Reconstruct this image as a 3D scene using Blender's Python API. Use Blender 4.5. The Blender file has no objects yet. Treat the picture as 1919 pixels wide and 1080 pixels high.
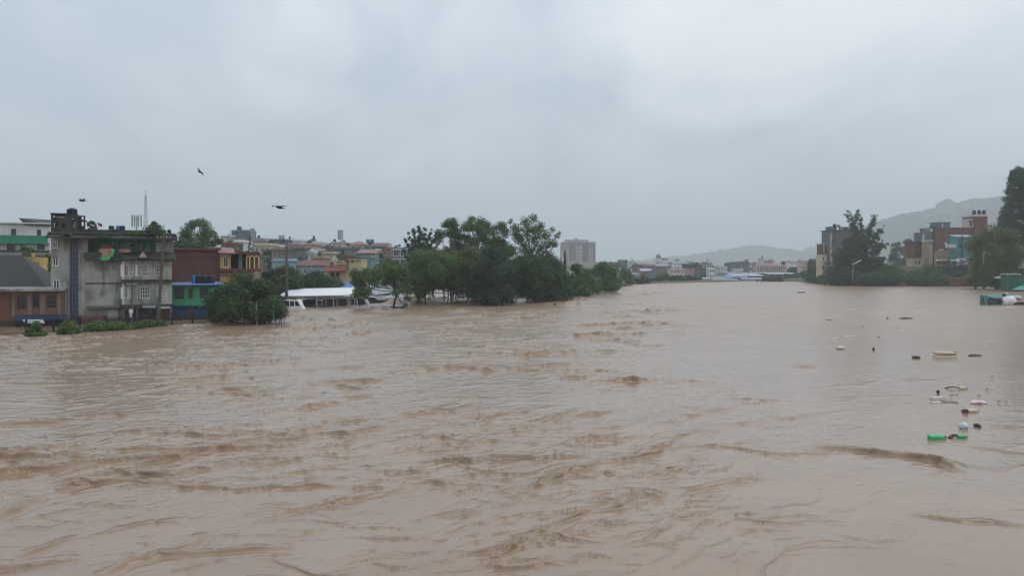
import bpy, math, random
import numpy as np
from mathutils import Vector, Matrix
random.seed(7)
rng = np.random.default_rng(7)
scene = bpy.context.scene
COL = scene.collection
PI = math.pi
R = math.radians

# ------------------------------------------------------------------ camera
CAM_H, FPX, HORIZON = 6.5, 1450.0, 503.0           # eye height in m; focal length and horizon row in pixels of the 1919 px photograph
cam_d = bpy.data.cameras.new('camera')
cam = bpy.data.objects.new('camera', cam_d); COL.objects.link(cam)
cam.location = (0, 0, CAM_H); cam.rotation_euler = (R(90), 0, 0)
cam_d.sensor_width = 36.0; cam_d.lens = 36.0 * FPX / 1919.0
cam_d.shift_y = -(540.0 - HORIZON) / 1919.0
cam_d.clip_start = 0.3; cam_d.clip_end = 12000
scene.camera = cam

# ------------------------------------------------------------------ sky, sun, exposure
SUN_EL, SUN_AZ = R(52), R(82)
world = bpy.data.worlds.new('World'); scene.world = world; world.use_nodes = True
def build_world():
    nt = world.node_tree; N = nt.nodes; L = nt.links; N.clear()
    out = N.new('ShaderNodeOutputWorld'); bg = N.new('ShaderNodeBackground'); bg.inputs['Strength'].default_value = 0.1
    sky = N.new('ShaderNodeTexSky'); sky.sky_type = 'NISHITA'; sky.sun_disc = False
    sky.sun_elevation = SUN_EL; sky.sun_rotation = SUN_AZ; sky.air_density = 1.5; sky.dust_density = 4.0
    tc = N.new('ShaderNodeTexCoord'); sep = N.new('ShaderNodeSeparateXYZ'); L.new(tc.outputs['Generated'], sep.inputs[0])
    def math_(op, a, b=None, c=None, clamp=False):
        n = N.new('ShaderNodeMath'); n.operation = op; n.use_clamp = clamp
        for i, v in enumerate((a, b, c)):
            if v is None: continue
            if isinstance(v, (int, float)): n.inputs[i].default_value = v
            else: L.new(v, n.inputs[i])
        return n.outputs[0]
    zc = math_('MAXIMUM', sep.outputs[2], 0.0)
    den = math_('ADD', zc, 0.22)
    px = math_('DIVIDE', sep.outputs[0], den); py = math_('DIVIDE', sep.outputs[1], den)
    cmb = N.new('ShaderNodeCombineXYZ'); L.new(px, cmb.inputs[0]); L.new(py, cmb.inputs[1])
    def noise(scale, det, rough, dist, off, stretch=(1, 1, 1), rot=0):
        mp = N.new('ShaderNodeMapping'); mp.inputs['Location'].default_value = off; mp.inputs['Scale'].default_value = stretch
        mp.inputs['Rotation'].default_value = (0, 0, rot); L.new(cmb.outputs[0], mp.inputs[0])
        n = N.new('ShaderNodeTexNoise'); n.inputs['Scale'].default_value = scale; n.inputs['Detail'].default_value = det
        n.inputs['Roughness'].default_value = rough; n.inputs['Distortion'].default_value = dist
        L.new(mp.outputs[0], n.inputs['Vector']); return n.outputs['Fac']
    big = noise(0.55, 3, 0.5, 0.4, (3.1, 1.7, 0))
    mid = noise(1.3, 6, 0.55, 0.8, (0.4, 5.2, 0), (1, 0.55, 1), R(35))
    fine = noise(4.0, 6, 0.6, 0.5, (7.7, 2.2, 0), (1, 0.6, 1), R(35))
    s = math_('ADD', math_('MULTIPLY', math_('SUBTRACT', big, 0.5), 0.7), math_('MULTIPLY', math_('SUBTRACT', mid, 0.5), 1.9))
    s = math_('ADD', s, math_('MULTIPLY', math_('SUBTRACT', fine, 0.5), 0.7))
    # clouds to the right of the river are thinner and brighter than those on the left
    side = math_('MULTIPLY', sep.outputs[0], 0.30)
    s = math_('ADD', math_('ADD', s, side), 0.50, clamp=True)
    ramp = N.new('ShaderNodeValToRGB'); L.new(s, ramp.inputs[0])
    e = ramp.color_ramp.elements
    e[0].position = 0.12; e[0].color = (0.37, 0.44, 0.505, 1)
    e[1].position = 0.88; e[1].color = (0.67, 0.685, 0.715, 1)
    # an overcast sky is brighter towards the zenith
    zg = math_('MULTIPLY_ADD', math_('POWER', zc, 0.8), 0.75, 0.82)
    mul = N.new('ShaderNodeVectorMath'); mul.operation = 'SCALE'; L.new(ramp.outputs[0], mul.inputs[0]); L.new(math_('MULTIPLY', zg, 10.6), mul.inputs['Scale'])
    mx = N.new('ShaderNodeMix'); mx.data_type = 'RGBA'; mx.inputs['Factor'].default_value = 0.95
    L.new(sky.outputs[0], mx.inputs['A']); L.new(mul.outputs[0], mx.inputs['B'])
    L.new(mx.outputs['Result'], bg.inputs['Color']); L.new(bg.outputs[0], out.inputs['Surface'])
build_world()
sun_d = bpy.data.lights.new('sun', 'SUN'); sun_d.energy = 0.5; sun_d.angle = R(40); sun_d.color = (1.0, 0.97, 0.93)
sun = bpy.data.objects.new('sun', sun_d); COL.objects.link(sun)
sun.rotation_euler = (R(90) - SUN_EL, 0, PI - SUN_AZ)
vs = scene.view_settings; vs.view_transform = 'Standard'; vs.look = 'None'; vs.exposure = 0.5; vs.gamma = 1.0; vs.use_curve_mapping = False
cy = scene.cycles
cy.use_denoising = True; cy.max_bounces = 6; cy.diffuse_bounces = 2; cy.glossy_bounces = 2; cy.transmission_bounces = 2; cy.transparent_max_bounces = 4
cy.volume_bounces = 1; cy.use_adaptive_sampling = True; cy.adaptive_threshold = 0.008; cy.filter_width = 1.4
cy.caustics_reflective = False; cy.caustics_refractive = False

# ------------------------------------------------------------------ helpers
def W(px, py, Y):
    """world point seen at pixel (px, py) of the photograph at distance Y"""
    return Vector(((px - 959.5) * Y / FPX, Y, CAM_H + (HORIZON - py) * Y / FPX))
def X(px, Y): return (px - 959.5) * Y / FPX
def Z(py, Y): return CAM_H + (HORIZON - py) * Y / FPX
def DW(py): return CAM_H * FPX / (py - HORIZON)      # distance of the water seen at row py

def setp(o, label=None, cat=None, group=None, kind=None):
    if label: o['label'] = label
    if cat: o['category'] = cat
    if group: o['group'] = group
    if kind: o['kind'] = kind
    return o
def thing(name, label, cat, loc=(0, 0, 0), rz=0.0, group=None):
    o = bpy.data.objects.new(name, None); COL.objects.link(o)
    o.location = loc; o.rotation_euler = (0, 0, rz); o.empty_display_size = 0.1
    return setp(o, label, cat, group)
def link(name, me, parent=None, loc=(0, 0, 0), rot=(0, 0, 0), scale=(1, 1, 1)):
    o = bpy.data.objects.new(name, me); COL.objects.link(o)
    if parent is not None: o.parent = parent
    o.location = loc; o.rotation_euler = rot; o.scale = scale
    return o

class MB:
    """collects simple shapes and links them as one mesh object"""
    def __init__(self): self.v = []; self.f = []; self.m = []; self.cur = 0
    def face(self, pts):
        b = len(self.v); self.v.extend([tuple(p) for p in pts]); self.f.append(tuple(range(b, b + len(pts)))); self.m.append(self.cur); return self
    def box(self, x0, x1, y0, y1, z0, z1):
        b = len(self.v)
        self.v += [(x0, y0, z0), (x1, y0, z0), (x1, y1, z0), (x0, y1, z0), (x0, y0, z1), (x1, y0, z1), (x1, y1, z1), (x0, y1, z1)]
        for q in ((0, 3, 2, 1), (4, 5, 6, 7), (0, 1, 5, 4), (1, 2, 6, 5), (2, 3, 7, 6), (3, 0, 4, 7)):
            self.f.append(tuple(b + i for i in q)); self.m.append(self.cur)
        return self
    def hexa(self, p):
        """eight corners: four below (counter-clockwise), four above"""
        b = len(self.v); self.v += [tuple(q) for q in p]
        for q in ((0, 3, 2, 1), (4, 5, 6, 7), (0, 1, 5, 4), (1, 2, 6, 5), (2, 3, 7, 6), (3, 0, 4, 7)):
            self.f.append(tuple(b + i for i in q)); self.m.append(self.cur)
        return self
    def tube(self, pts, rad, n=6, cap=True):
        pts = [Vector(p) for p in pts]
        if not isinstance(rad, (list, tuple)): rad = [rad] * len(pts)
        rings = []; b = len(self.v)
        for i, p in enumerate(pts):
            d = (pts[min(i + 1, len(pts) - 1)] - pts[max(i - 1, 0)]).normalized()
            a = d.orthogonal().normalized() if abs(d.z) > 0.99 else d.cross(Vector((0, 0, 1))).normalized()
            c = d.cross(a)
            for k in range(n):
                t = 2 * PI * k / n; self.v.append(tuple(p + (a * math.cos(t) + c * math.sin(t)) * rad[i]))
        for i in range(len(pts) - 1):
            for k in range(n):
                k2 = (k + 1) % n
                self.f.append((b + i * n + k, b + i * n + k2, b + (i + 1) * n + k2, b + (i + 1) * n + k)); self.m.append(self.cur)
        if cap:
            self.f.append(tuple(b + k for k in range(n))); self.m.append(self.cur)
            e = b + (len(pts) - 1) * n; self.f.append(tuple(e + k for k in reversed(range(n)))); self.m.append(self.cur)
        return self
    def bar(self, p0, p1, w): return self.tube([p0, p1], w * 0.707, 4)
    def lathe(self, prof, n=12, c=(0, 0, 0), axis='z'):
        b = len(self.v)
        for r, h in prof:
            for k in range(n):
                t = 2 * PI * k / n; a, d = r * math.cos(t), r * math.sin(t)
                self.v.append((c[0] + a, c[1] + d, c[2] + h) if axis == 'z' else (c[0] + h, c[1] + a, c[2] + d))
        for i in range(len(prof) - 1):
            for k in range(n):
                k2 = (k + 1) % n
                self.f.append((b + i * n + k, b + i * n + k2, b + (i + 1) * n + k2, b + (i + 1) * n + k)); self.m.append(self.cur)
        self.f.append(tuple(b + k for k in reversed(range(n)))); self.m.append(self.cur)
        e = b + (len(prof) - 1) * n; self.f.append(tuple(e + k for k in range(n))); self.m.append(self.cur)
        return self
    def prism(self, poly, y0, y1):
        """polygon in x,z pushed from y0 to y1"""
        n = len(poly); b = len(self.v)
        self.v += [(x, y0, z) for x, z in poly] + [(x, y1, z) for x, z in poly]
        self.f.append(tuple(b + k for k in range(n))); self.m.append(self.cur)
        self.f.append(tuple(b + n + k for k in reversed(range(n)))); self.m.append(self.cur)
        for k in range(n):
            k2 = (k + 1) % n; self.f.append((b + k2, b + k, b + n + k, b + n + k2)); self.m.append(self.cur)
        return self
    def mesh(self, name, mats):
        me = bpy.data.meshes.new(name); me.from_pydata(self.v, [], self.f)
        for m in (mats if isinstance(mats, (list, tuple)) else [mats]): me.materials.append(m)
        if any(self.m): me.polygons.foreach_set('material_index', self.m)
        me.update(); return me
    def build(self, name, mats, parent=None, loc=(0, 0, 0), smooth=False, rot=(0, 0, 0)):
        me = self.mesh(name, mats)
        if smooth: me.polygons.foreach_set('use_smooth', [True] * len(me.polygons))
        return link(name, me, parent, loc, rot)

def np_mesh(name, v, q, mat, smooth=False):
    """mesh from numpy arrays of vertices and quads"""
    me = bpy.data.meshes.new(name); v = np.asarray(v, dtype=np.float32); q = np.asarray(q, dtype=np.int32)
    me.vertices.add(len(v)); me.vertices.foreach_set('co', v.ravel())
    me.loops.add(q.size); me.loops.foreach_set('vertex_index', q.ravel())
    me.polygons.add(len(q)); me.polygons.foreach_set('loop_start', np.arange(0, q.size, q.shape[1], dtype=np.int32))
    if smooth: me.polygons.foreach_set('use_smooth', np.ones(len(q), dtype=bool))
    me.materials.append(mat); me.update(calc_edges=True); return me

_perm = np.concatenate([rng.permutation(256)] * 3); _ga = rng.random(256) * 2 * PI
_gx, _gy = np.cos(_ga), np.sin(_ga)
def pn(x, y, seed=0):
    """gradient noise, about -0.7 to 0.7"""
    x = np.asarray(x, dtype=np.float64) + seed * 37.17; y = np.asarray(y, dtype=np.float64) + seed * 91.73
    xi = np.floor(x).astype(np.int64); yi = np.floor(y).astype(np.int64); xf = x - xi; yf = y - yi
    u = xf * xf * xf * (xf * (xf * 6 - 15) + 10); w = yf * yf * yf * (yf * (yf * 6 - 15) + 10)
    def g(dx, dy):
        h = _perm[(_perm[(xi + dx) & 255] + yi + dy) & 255]
        return _gx[h] * (xf - dx) + _gy[h] * (yf - dy)
    a = g(0, 0); b = g(1, 0); c = g(0, 1); d = g(1, 1)
    return (a + u * (b - a)) * (1 - w) + (c + u * (d - c)) * w
def sstep(a, b, x):
    t = np.clip((x - a) / (b - a), 0, 1); return t * t * (3 - 2 * t)

# ------------------------------------------------------------------ materials
def nodes_of(name):
    m = bpy.data.materials.new(name); m.use_nodes = True; nt = m.node_tree; nt.nodes.clear()
    return m, nt, nt.nodes, nt.links
def MAT(name, col, rough=0.8, var=0.22, scale=0.6, dirt=0.0, dirtcol=(0.035, 0.04, 0.03), brick=None, spec=0.3, metal=0.0, ripple=0.0):
    """coloured surface with blotches, grain, optional rain streaks and mould, optional brick courses"""
    m, nt, N, L = nodes_of(name)
    out = N.new('ShaderNodeOutputMaterial'); b = N.new('ShaderNodeBsdfPrincipled'); L.new(b.outputs[0], out.inputs[0])
    b.inputs['Roughness'].default_value = rough; b.inputs['Specular IOR Level'].default_value = spec; b.inputs['Metallic'].default_value = metal
    geo = N.new('ShaderNodeNewGeometry')
    def nz(sc, det, vec, ro=0.55):
        n = N.new('ShaderNodeTexNoise'); n.inputs['Scale'].default_value = sc; n.inputs['Detail'].default_value = det; n.inputs['Roughness'].default_value = ro
        L.new(vec, n.inputs['Vector']); return n.outputs['Fac']
    pos = geo.outputs['Position']
    base = None
    if brick:
        sp = N.new('ShaderNodeSeparateXYZ'); L.new(pos, sp.inputs[0]); ad = N.new('ShaderNodeMath'); L.new(sp.outputs[0], ad.inputs[0]); L.new(sp.outputs[1], ad.inputs[1])
        cb = N.new('ShaderNodeCombineXYZ'); L.new(ad.outputs[0], cb.inputs[0]); L.new(sp.outputs[2], cb.inputs[1])
        bt = N.new('ShaderNodeTexBrick'); bt.inputs['Scale'].default_value = 1.0; bt.inputs['Brick Width'].default_value = 0.26; bt.inputs['Row Height'].default_value = 0.085
        bt.inputs['Mortar Size'].default_value = 0.008; bt.inputs['Color1'].default_value = (*col, 1); bt.inputs['Color2'].default_value = (*[c * 0.68 for c in col], 1)
        bt.inputs['Mortar'].default_value = (*brick, 1); L.new(cb.outputs[0], bt.inputs['Vector']); base = bt.outputs['Color']
    n1 = nz(scale, 5, pos); n2 = nz(scale * 9, 4, pos)
    ad = N.new('ShaderNodeMath'); ad.operation = 'MULTIPLY_ADD'; L.new(n2, ad.inputs[0]); ad.inputs[1].default_value = 0.5; L.new(n1, ad.inputs[2])
    mr = N.new('ShaderNodeMapRange'); L.new(ad.outputs[0], mr.inputs[0]); mr.inputs[1].default_value = 0.45; mr.inputs[2].default_value = 1.05
    mr.inputs[3].default_value = 1 - var; mr.inputs[4].default_value = 1 + var
    sc = N.new('ShaderNodeVectorMath'); sc.operation = 'SCALE'; L.new(mr.outputs[0], sc.inputs['Scale'])
    if base is not None: L.new(base, sc.inputs[0])
    else: sc.inputs[0].default_value = col
    colr = sc.outputs[0]
    if dirt > 0:
        mp = N.new('ShaderNodeMapping'); mp.inputs['Scale'].default_value = (1.1, 1.1, 0.16); L.new(pos, mp.inputs[0])
        d1 = nz(1.3, 6, mp.outputs[0], 0.65); d2 = nz(0.35, 4, pos)
        a2 = N.new('ShaderNodeMath'); a2.operation = 'ADD'; L.new(d1, a2.inputs[0]); L.new(d2, a2.inputs[1])
        rr = N.new('ShaderNodeMapRange'); L.new(a2.outputs[0], rr.inputs[0]); rr.inputs[1].default_value = 0.95; rr.inputs[2].default_value = 1.28
        rr.inputs[3].default_value = 0.0; rr.inputs[4].default_value = dirt
        mx = N.new('ShaderNodeMix'); mx.data_type = 'RGBA'; L.new(rr.outputs[0], mx.inputs['Factor']); L.new(colr, mx.inputs['A']); mx.inputs['B'].default_value = (*dirtcol, 1)
        colr = mx.outputs['Result']
    if dirt >= 0.3:                                   # mud left by the flood along the water line
        sz = N.new('ShaderNodeSeparateXYZ'); L.new(pos, sz.inputs[0]); az = N.new('ShaderNodeMath'); az.operation = 'MULTIPLY_ADD'; L.new(n1, az.inputs[0]); az.inputs[1].default_value = -0.7; L.new(sz.outputs[2], az.inputs[2])
        mz = N.new('ShaderNodeMapRange'); L.new(az.outputs[0], mz.inputs[0]); mz.inputs[1].default_value = 0.05; mz.inputs[2].default_value = 0.35; mz.inputs[3].default_value = 0.8; mz.inputs[4].default_value = 0.0
        mm = N.new('ShaderNodeMix'); mm.data_type = 'RGBA'; L.new(mz.outputs[0], mm.inputs['Factor']); L.new(colr, mm.inputs['A']); mm.inputs['B'].default_value = (0.075, 0.052, 0.034, 1); colr = mm.outputs['Result']
    L.new(colr, b.inputs['Base Color'])
    bp = N.new('ShaderNodeBump'); bp.inputs['Strength'].default_value = 0.35; bp.inputs['Distance'].default_value = 0.03; L.new(n2, bp.inputs['Height'])
    if ripple:
        wv = N.new('ShaderNodeTexWave'); wv.inputs['Scale'].default_value = ripple; wv.bands_direction = 'X'; L.new(pos, wv.inputs['Vector'])
        L.new(wv.outputs['Fac'], bp.inputs['Height']); bp.inputs['Strength'].default_value = 0.6
    L.new(bp.outputs[0], b.inputs['Normal'])
    return m
def LEAF(name, dark, light, tr=0.25):
    m, nt, N, L = nodes_of(name)
    out = N.new('ShaderNodeOutputMaterial'); b = N.new('ShaderNodeBsdfPrincipled'); b.inputs['Roughness'].default_value = 0.55; b.inputs['Specular IOR Level'].default_value = 0.25
    geo = N.new('ShaderNodeNewGeometry')
    n = N.new('ShaderNodeTexNoise'); n.inputs['Scale'].default_value = 0.55; n.inputs['Detail'].default_value = 3; L.new(geo.outputs['Position'], n.inputs['Vector'])
    a = N.new('ShaderNodeMath'); a.operation = 'MULTIPLY_ADD'; L.new(geo.outputs['Random Per Island'], a.inputs[0]); a.inputs[1].default_value = 0.55
    s = N.new('ShaderNodeMath'); s.operation = 'MULTIPLY_ADD'; L.new(n.outputs['Fac'], s.inputs[0]); s.inputs[1].default_value = 1.6; s.inputs[2].default_value = -0.58
    L.new(s.outputs[0], a.inputs[2])
    mx = N.new('ShaderNodeMix'); mx.data_type = 'RGBA'; mx.clamp_factor = True; L.new(a.outputs[0], mx.inputs['Factor']); mx.inputs['A'].default_value = (*dark, 1); mx.inputs['B'].default_value = (*light, 1)
    L.new(mx.outputs['Result'], b.inputs['Base Color'])
    t = N.new('ShaderNodeBsdfTranslucent'); L.new(mx.outputs['Result'], t.inputs['Color'])
    ms = N.new('ShaderNodeMixShader'); ms.inputs[0].default_value = tr; L.new(b.outputs[0], ms.inputs[1]); L.new(t.outputs[0], ms.inputs[2]); L.new(ms.outputs[0], out.inputs[0])
    return m
# ------------------------------------------------------------------ ground under and around the river
RIGHT_BANK = np.array([(140, 600), (132, 349), (120, 288), (126, 280), (172, 279), (152, 226), (149, 180), (150, -60), (700, -60), (700, 600)], dtype=float)
def poly_sd(x, y, poly):
    """distance to the outline, positive inside"""
    d = np.full(x.shape, 1e9); ins = np.zeros(x.shape, dtype=bool); n = len(poly)
    for i in range(n):
        ax, ay = poly[i]; bx, by = poly[(i + 1) % n]; ex, ey = bx - ax, by - ay
        t = np.clip(((x - ax) * ex + (y - ay) * ey) / (ex * ex + ey * ey), 0, 1)
        d = np.minimum(d, np.hypot(x - ax - t * ex, y - ay - t * ey))
        c = ((ay > y) != (by > y)); xx = ax + (y - ay) * ex / (ey if ey else 1e-9)
        ins ^= c & (x < xx)
    return np.where(ins, d, -d)
def ground_z(x, y):
    x = np.asarray(x, dtype=float); y = np.asarray(y, dtype=float)
    z = np.full(x.shape, -2.2)
    dl = 0.392 * (y - 90) - 0.92 * (x + 75)                     # metres inland of the left bank
    zl = -2.2 + 3.2 * sstep(-4, 16, dl) + 15 * sstep(20, 230, dl)
    z = np.maximum(z, zl)
    ex, ey = 100 / 138.0, 95 / 138.0
    df = ex * (y - 302) - ey * (x - 40)                         # far shore
    df = np.where(y > 404, np.maximum(df, y - 404), df)
    z = np.maximum(z, -2.2 + 2.9 * sstep(-2, 8, df))
    sd = poly_sd(x, y, RIGHT_BANK)
    z = np.maximum(z, -2.2 + 2.8 * sstep(-1.5, 3, sd) + 6.6 * sstep(4, 10, sd) * (1 - 0.85 * sstep(318, 350, y)))
    return z + 0.12 * pn(x / 7.0, y / 7.0, 3)
def gz(x, y): return float(ground_z(np.array([x]), np.array([y]))[0])
def build_ground():
    ys = np.concatenate([[-400, -150, -60, 0, 40], np.linspace(70, 460, 131), np.geomspace(475, 9000, 30)])
    xs = np.concatenate([-np.geomspace(9000, 260, 26), np.linspace(-250, 250, 168), np.geomspace(260, 9000, 26)])
    gx, gy = np.meshgrid(xs, ys); v = np.stack([gx.ravel(), gy.ravel(), ground_z(gx.ravel(), gy.ravel())], 1)
    nx, ny = len(xs), len(ys); i = np.arange(nx * ny).reshape(ny, nx)
    q = np.stack([i[:-1, :-1], i[:-1, 1:], i[1:, 1:], i[1:, :-1]], -1).reshape(-1, 4)
    m = MAT('ground_soil', (0.085, 0.085, 0.045), 0.9, 0.4, 0.15)
    setp(link('ground', np_mesh('ground', v, q, m, True)), 'wet grassy earth of the river banks', kind='structure')
build_ground()

# ------------------------------------------------------------------ flood water
CRESTS = [  # standing waves seen in the photograph: points on the water in the photograph's pixels, height and width in m
    ([(-60, 862), (0, 858), (90, 858), (150, 853), (192, 847)], .26, .9), ([(110, 922), (150, 912), (182, 903)], .26, .7),
    ([(190, 1085), (240, 1060), (300, 1042), (345, 1036), (380, 1010), (395, 1000)], .20, .5), ([(300, 1044), (420, 1036), (470, 1030), (555, 1030)], .11, .4),
    ([(500, 975), (560, 958), (640, 940), (700, 930), (770, 911)], .17, .55), ([(757, 702), (800, 693), (850, 689), (900, 693), (932, 699)], .36, 1.2),
    ([(410, 729), (450, 732), (492, 730)], .36, 1.1), ([(565, 770), (595, 762), (640, 754)], .32, .9), ([(640, 748), (700, 743)], .28, .9),
    ([(1085, 644), (1130, 638), (1170, 638), (1210, 645)], .42, 1.5), ([(1150, 636), (1200, 649), (1250, 648)], .3, 1.2),
    ([(955, 818), (985, 803), (1030, 795)], .2, .5), ([(1000, 797), (1060, 780), (1095, 766)], .22, .6), ([(1060, 783), (1110, 777), (1165, 771)], .15, .5),
    ([(1520, 838), (1570, 843), (1640, 849), (1700, 856), (1760, 866), (1808, 888)], .27, .6), ([(1690, 853), (1750, 862), (1790, 876)], .18, .5),
    ([(1150, 845), (1250, 842), (1330, 836), (1440, 828)], .07, .35), ([(1700, 966), (1760, 972), (1800, 980), (1860, 980), (1930, 990)], .10, .3),
    ([(-20, 985), (30, 960), (80, 932)], .22, .6), ([(300, 692), (335, 687), (370, 683)], .3, 1.2), ([(130, 785), (220, 779), (304, 778)], .16, .7),
    ([(575, 722), (640, 716), (750, 712)], .3, 1.2), ([(620, 722), (680, 730), (710, 730)], .25, 1.0), ([(750, 782), (800, 775)], .22, .8), ([(630, 798), (660, 793), (690, 789)], .2, .6),
    ([(60, 602 + 60), (120, 655), (180, 651)], .3, 1.6), ([(370, 659), (420, 655), (460, 650)], .3, 1.5), ([(280, 660), (330, 655)], .25, 1.3), ([(0, 655), (50, 652)], .3, 1.5),
    ([(850, 700), (905, 688), (950, 690)], .2, .9), ([(1040, 712), (1100, 708)], .2, .9), ([(1145, 718), (1215, 714)], .25, 1.0), ([(1480, 688), (1545, 688)], .2, .9),
    ([(240, 740), (340, 722), (420, 716)], .2, 1.0), ([(230, 890), (330, 892), (385, 878)], .2, .6), ([(890, 800), (905, 790), (915, 788)], .2, .5), ([(880, 790), (960, 775), (1010, 772)], .14, .5),
    ([(0, 800), (120, 792), (160, 789)], .15, .7), ([(0, 718), (12, 712)], .3, 1.2), ([(470, 880), (520, 870), (600, 855)], .1, .4), ([(780, 855), (900, 838)], .1, .5), ([(30, 1050), (110, 1020), (150, 1005)], .12, .4),
    ([(1680, 715), (1770, 715)], .12, .8), ([(1850, 800), (1930, 806)], .1, .4), ([(1790, 838), (1860, 845), (1930, 858)], .08, .4), ([(640, 925), (720, 905), (765, 908)], .07, .3),
    ([(100, 905), (230, 885), (300, 880)], .13, .5), ([(560, 700), (640, 690), (700, 690)], .2, 1.1), ([(960, 672), (1040, 664)], .25, 1.2), ([(840, 770), (900, 762)], .14, .6),
]
def water_height(x, y, cell):
    """height of the flood surface; features finer than the mesh are left out"""
    d = np.hypot(x, y)
    px = x * FPX / np.maximum(y, 1) + 959.5
    rough = np.clip(1.0 - sstep(-2, 14, x - 0.16 * y + 2.0 * pn(x / 9, y / 9, 1)) * 0.80, 0.16, 1)      # turbulent main stream left of the calmer water
    rough = np.maximum(rough, .16 + .26 * sstep(40, 110, y)) * (0.62 + 0.65 * sstep(-0.25, 0.35, pn(x / 11.0, y / 14.0, 2)))
    crest_tint = np.zeros(x.shape)
    wx = x + 1.1 * pn(x / 4.0, y / 4.0, 4) + 0.35 * pn(x / 1.2, y / 1.2, 5); wy = y + 1.1 * pn(x / 4.0, y / 4.0, 6) + 0.35 * pn(x / 1.2, y / 1.2, 7)
    a = R(38); c, s = math.cos(a), math.sin(a)
    u = wx * c + wy * s; v = -wx * s + wy * c                                    # u along the crests
    z = 0.05 * rough * pn(u / 13.0, v / 8.0, 8)
    # sparse breaking crests: a gentle back and a short steep face towards the bridge
    for lam, amp, sd, thr, el, ang in ((11.0, .20, 60, .02, 2.0, 25), (6.0, .13, 10, .02, 2.6, 30), (3.4, .100, 12, .03, 3.0, 40), (2.0, .078, 14, .0, 2.8, 36), (1.15, .056, 16, -.10, 2.4, 42), (0.65, .042, 18, -.12, 2.6, 30), (0.36, .024, 20, -.14, 2.6, 40),
                                       (4.2, .100, 70, .03, 2.6, 6), (2.4, .080, 72, .0, 2.4, 0), (1.4, .055, 74, -.05, 2.4, 10), (0.8, .046, 76, -.14, 2.6, -4), (0.45, .028, 78, -.16, 2.4, 12)):
        fade = sstep(0.75, 0.36, cell / lam) * (sstep(70, 150, d) if lam > 10 else 1.0)
        if not np.any(fade > 0): continue
        ca, sa = math.cos(R(ang)), math.sin(R(ang)); u = wx * ca + wy * sa; v = -wx * sa + wy * ca
        n = pn(u / (lam * el), v / lam, sd) + 0.10 * pn(u / (lam * .35), v / (lam * .35), sd + 3); n2 = pn(u / (lam * el), v / lam + .12, sd); g = sstep(.3, 1.0, (n2 - pn(u / (lam * el), v / lam, sd)) / .12)
        fw = np.maximum(0.016, 0.50 * cell / lam)
        prof = np.where(n < 0, np.exp(np.minimum(n, 0) / fw), np.exp(-np.maximum(n, 0) / 0.20))
        mask = sstep(thr, thr + .22, pn(u / (lam * 3.2) + 5, v / (lam * 2.6), sd + 1) + 0.22 * pn(u / (lam * .8), v / (lam * .8), sd + 4) + 0.34 * (rough - 0.8) + (0.16 * sstep(70, 150, d) if lam > 3 else 0))
        z = z + fade * amp * np.clip(rough, .35, 1.1) * 1.25 * prof * g * mask * (1 + 1.2 * sstep(45, 110, d))
        crest_tint = crest_tint + fade * min(1, .35 + lam * .3) * np.where(n < 0, np.exp(np.minimum(n, 0) / np.maximum(.03, fw)), np.exp(-np.maximum(n, 0) / .03)) * g * mask * np.clip(rough, .3, 1) * (0.6 + 0.7 * sstep(-.25, .3, pn((wx * .8 + wy * .6) / .55 / max(1, lam), (wy * .8 - wx * .6) / .4 / max(1, lam), sd + 5)))
        z = z + fade * amp * (0.20 if lam < 1.3 else 0.05) * rough * pn(wx / (lam * 0.6), wy / (lam * 0.6), sd + 2)
    for pts, h, w in CRESTS:
        h, w = h * 0.72, w * 0.55
        P = [((qx - 959.5) * DW(qy) / FPX, DW(qy)) for qx, qy in pts]
        L = sum(math.dist(P[i], P[i + 1]) for i in range(len(P) - 1)); acc = 0.0
        bb = [min(p[0] for p in P) - 3 * w, max(p[0] for p in P) + 3 * w, min(p[1] for p in P) - 3 * w, max(p[1] for p in P) + 3 * w]
        k = np.nonzero((x > bb[0]) & (x < bb[1]) & (y > bb[2]) & (y < bb[3]))[0]
        if not len(k): continue
        X_, Y_ = x[k] + 0.25 * w * pn(wx[k] / .7, wy[k] / .7, 30), y[k] + 0.6 * w * pn((wx[k] * .8 + wy[k] * .6) / .9, (wy[k] * .8 - wx[k] * .6) / .7, 31)
        best = np.full(len(k), 1e9); sg = np.zeros(len(k)); tt = np.zeros(len(k))
        for i in range(len(P) - 1):
            (ax, ay), (bx, by) = P[i], P[i + 1]; ex, ey = bx - ax, by - ay; l = math.hypot(ex, ey)
            t = np.clip(((X_ - ax) * ex + (Y_ - ay) * ey) / (l * l), 0, 1); qx, qy = X_ - ax - t * ex, Y_ - ay - t * ey
            dd = np.hypot(qx, qy); m = dd < best
            best = np.where(m, dd, best); sg = np.where(m, (ex * qy - ey * qx) / l, sg); tt = np.where(m, (acc + t * l) / L, tt); acc += l
        env = np.clip(np.sin(PI * np.clip(tt, 0, 1)), 0, 1) ** 0.5 * (0.8 + 0.55 * pn(tt * L / 0.9, tt * 0 + h * 50, 32))
        near = np.maximum(-sg, 0); far = np.maximum(sg, 0); end = np.sqrt(np.maximum(best ** 2 - sg ** 2, 0))
        prof = np.exp(-(near / (0.30 * w)) ** 2) * np.exp(-(far / (1.1 * w)) ** 2) * np.exp(-(end / (0.5 * w)) ** 2)
        trough = -0.35 * np.exp(-((near - 0.75 * w) / (0.4 * w)) ** 2) * np.exp(-(end / (0.5 * w)) ** 2) * (sg < 0)
        crest_tint[k] += env * np.exp(-(near / (0.45 * w)) ** 2) * np.exp(-(far / (0.22 * w)) ** 2) * np.exp(-(end / (0.5 * w)) ** 2)
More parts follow.
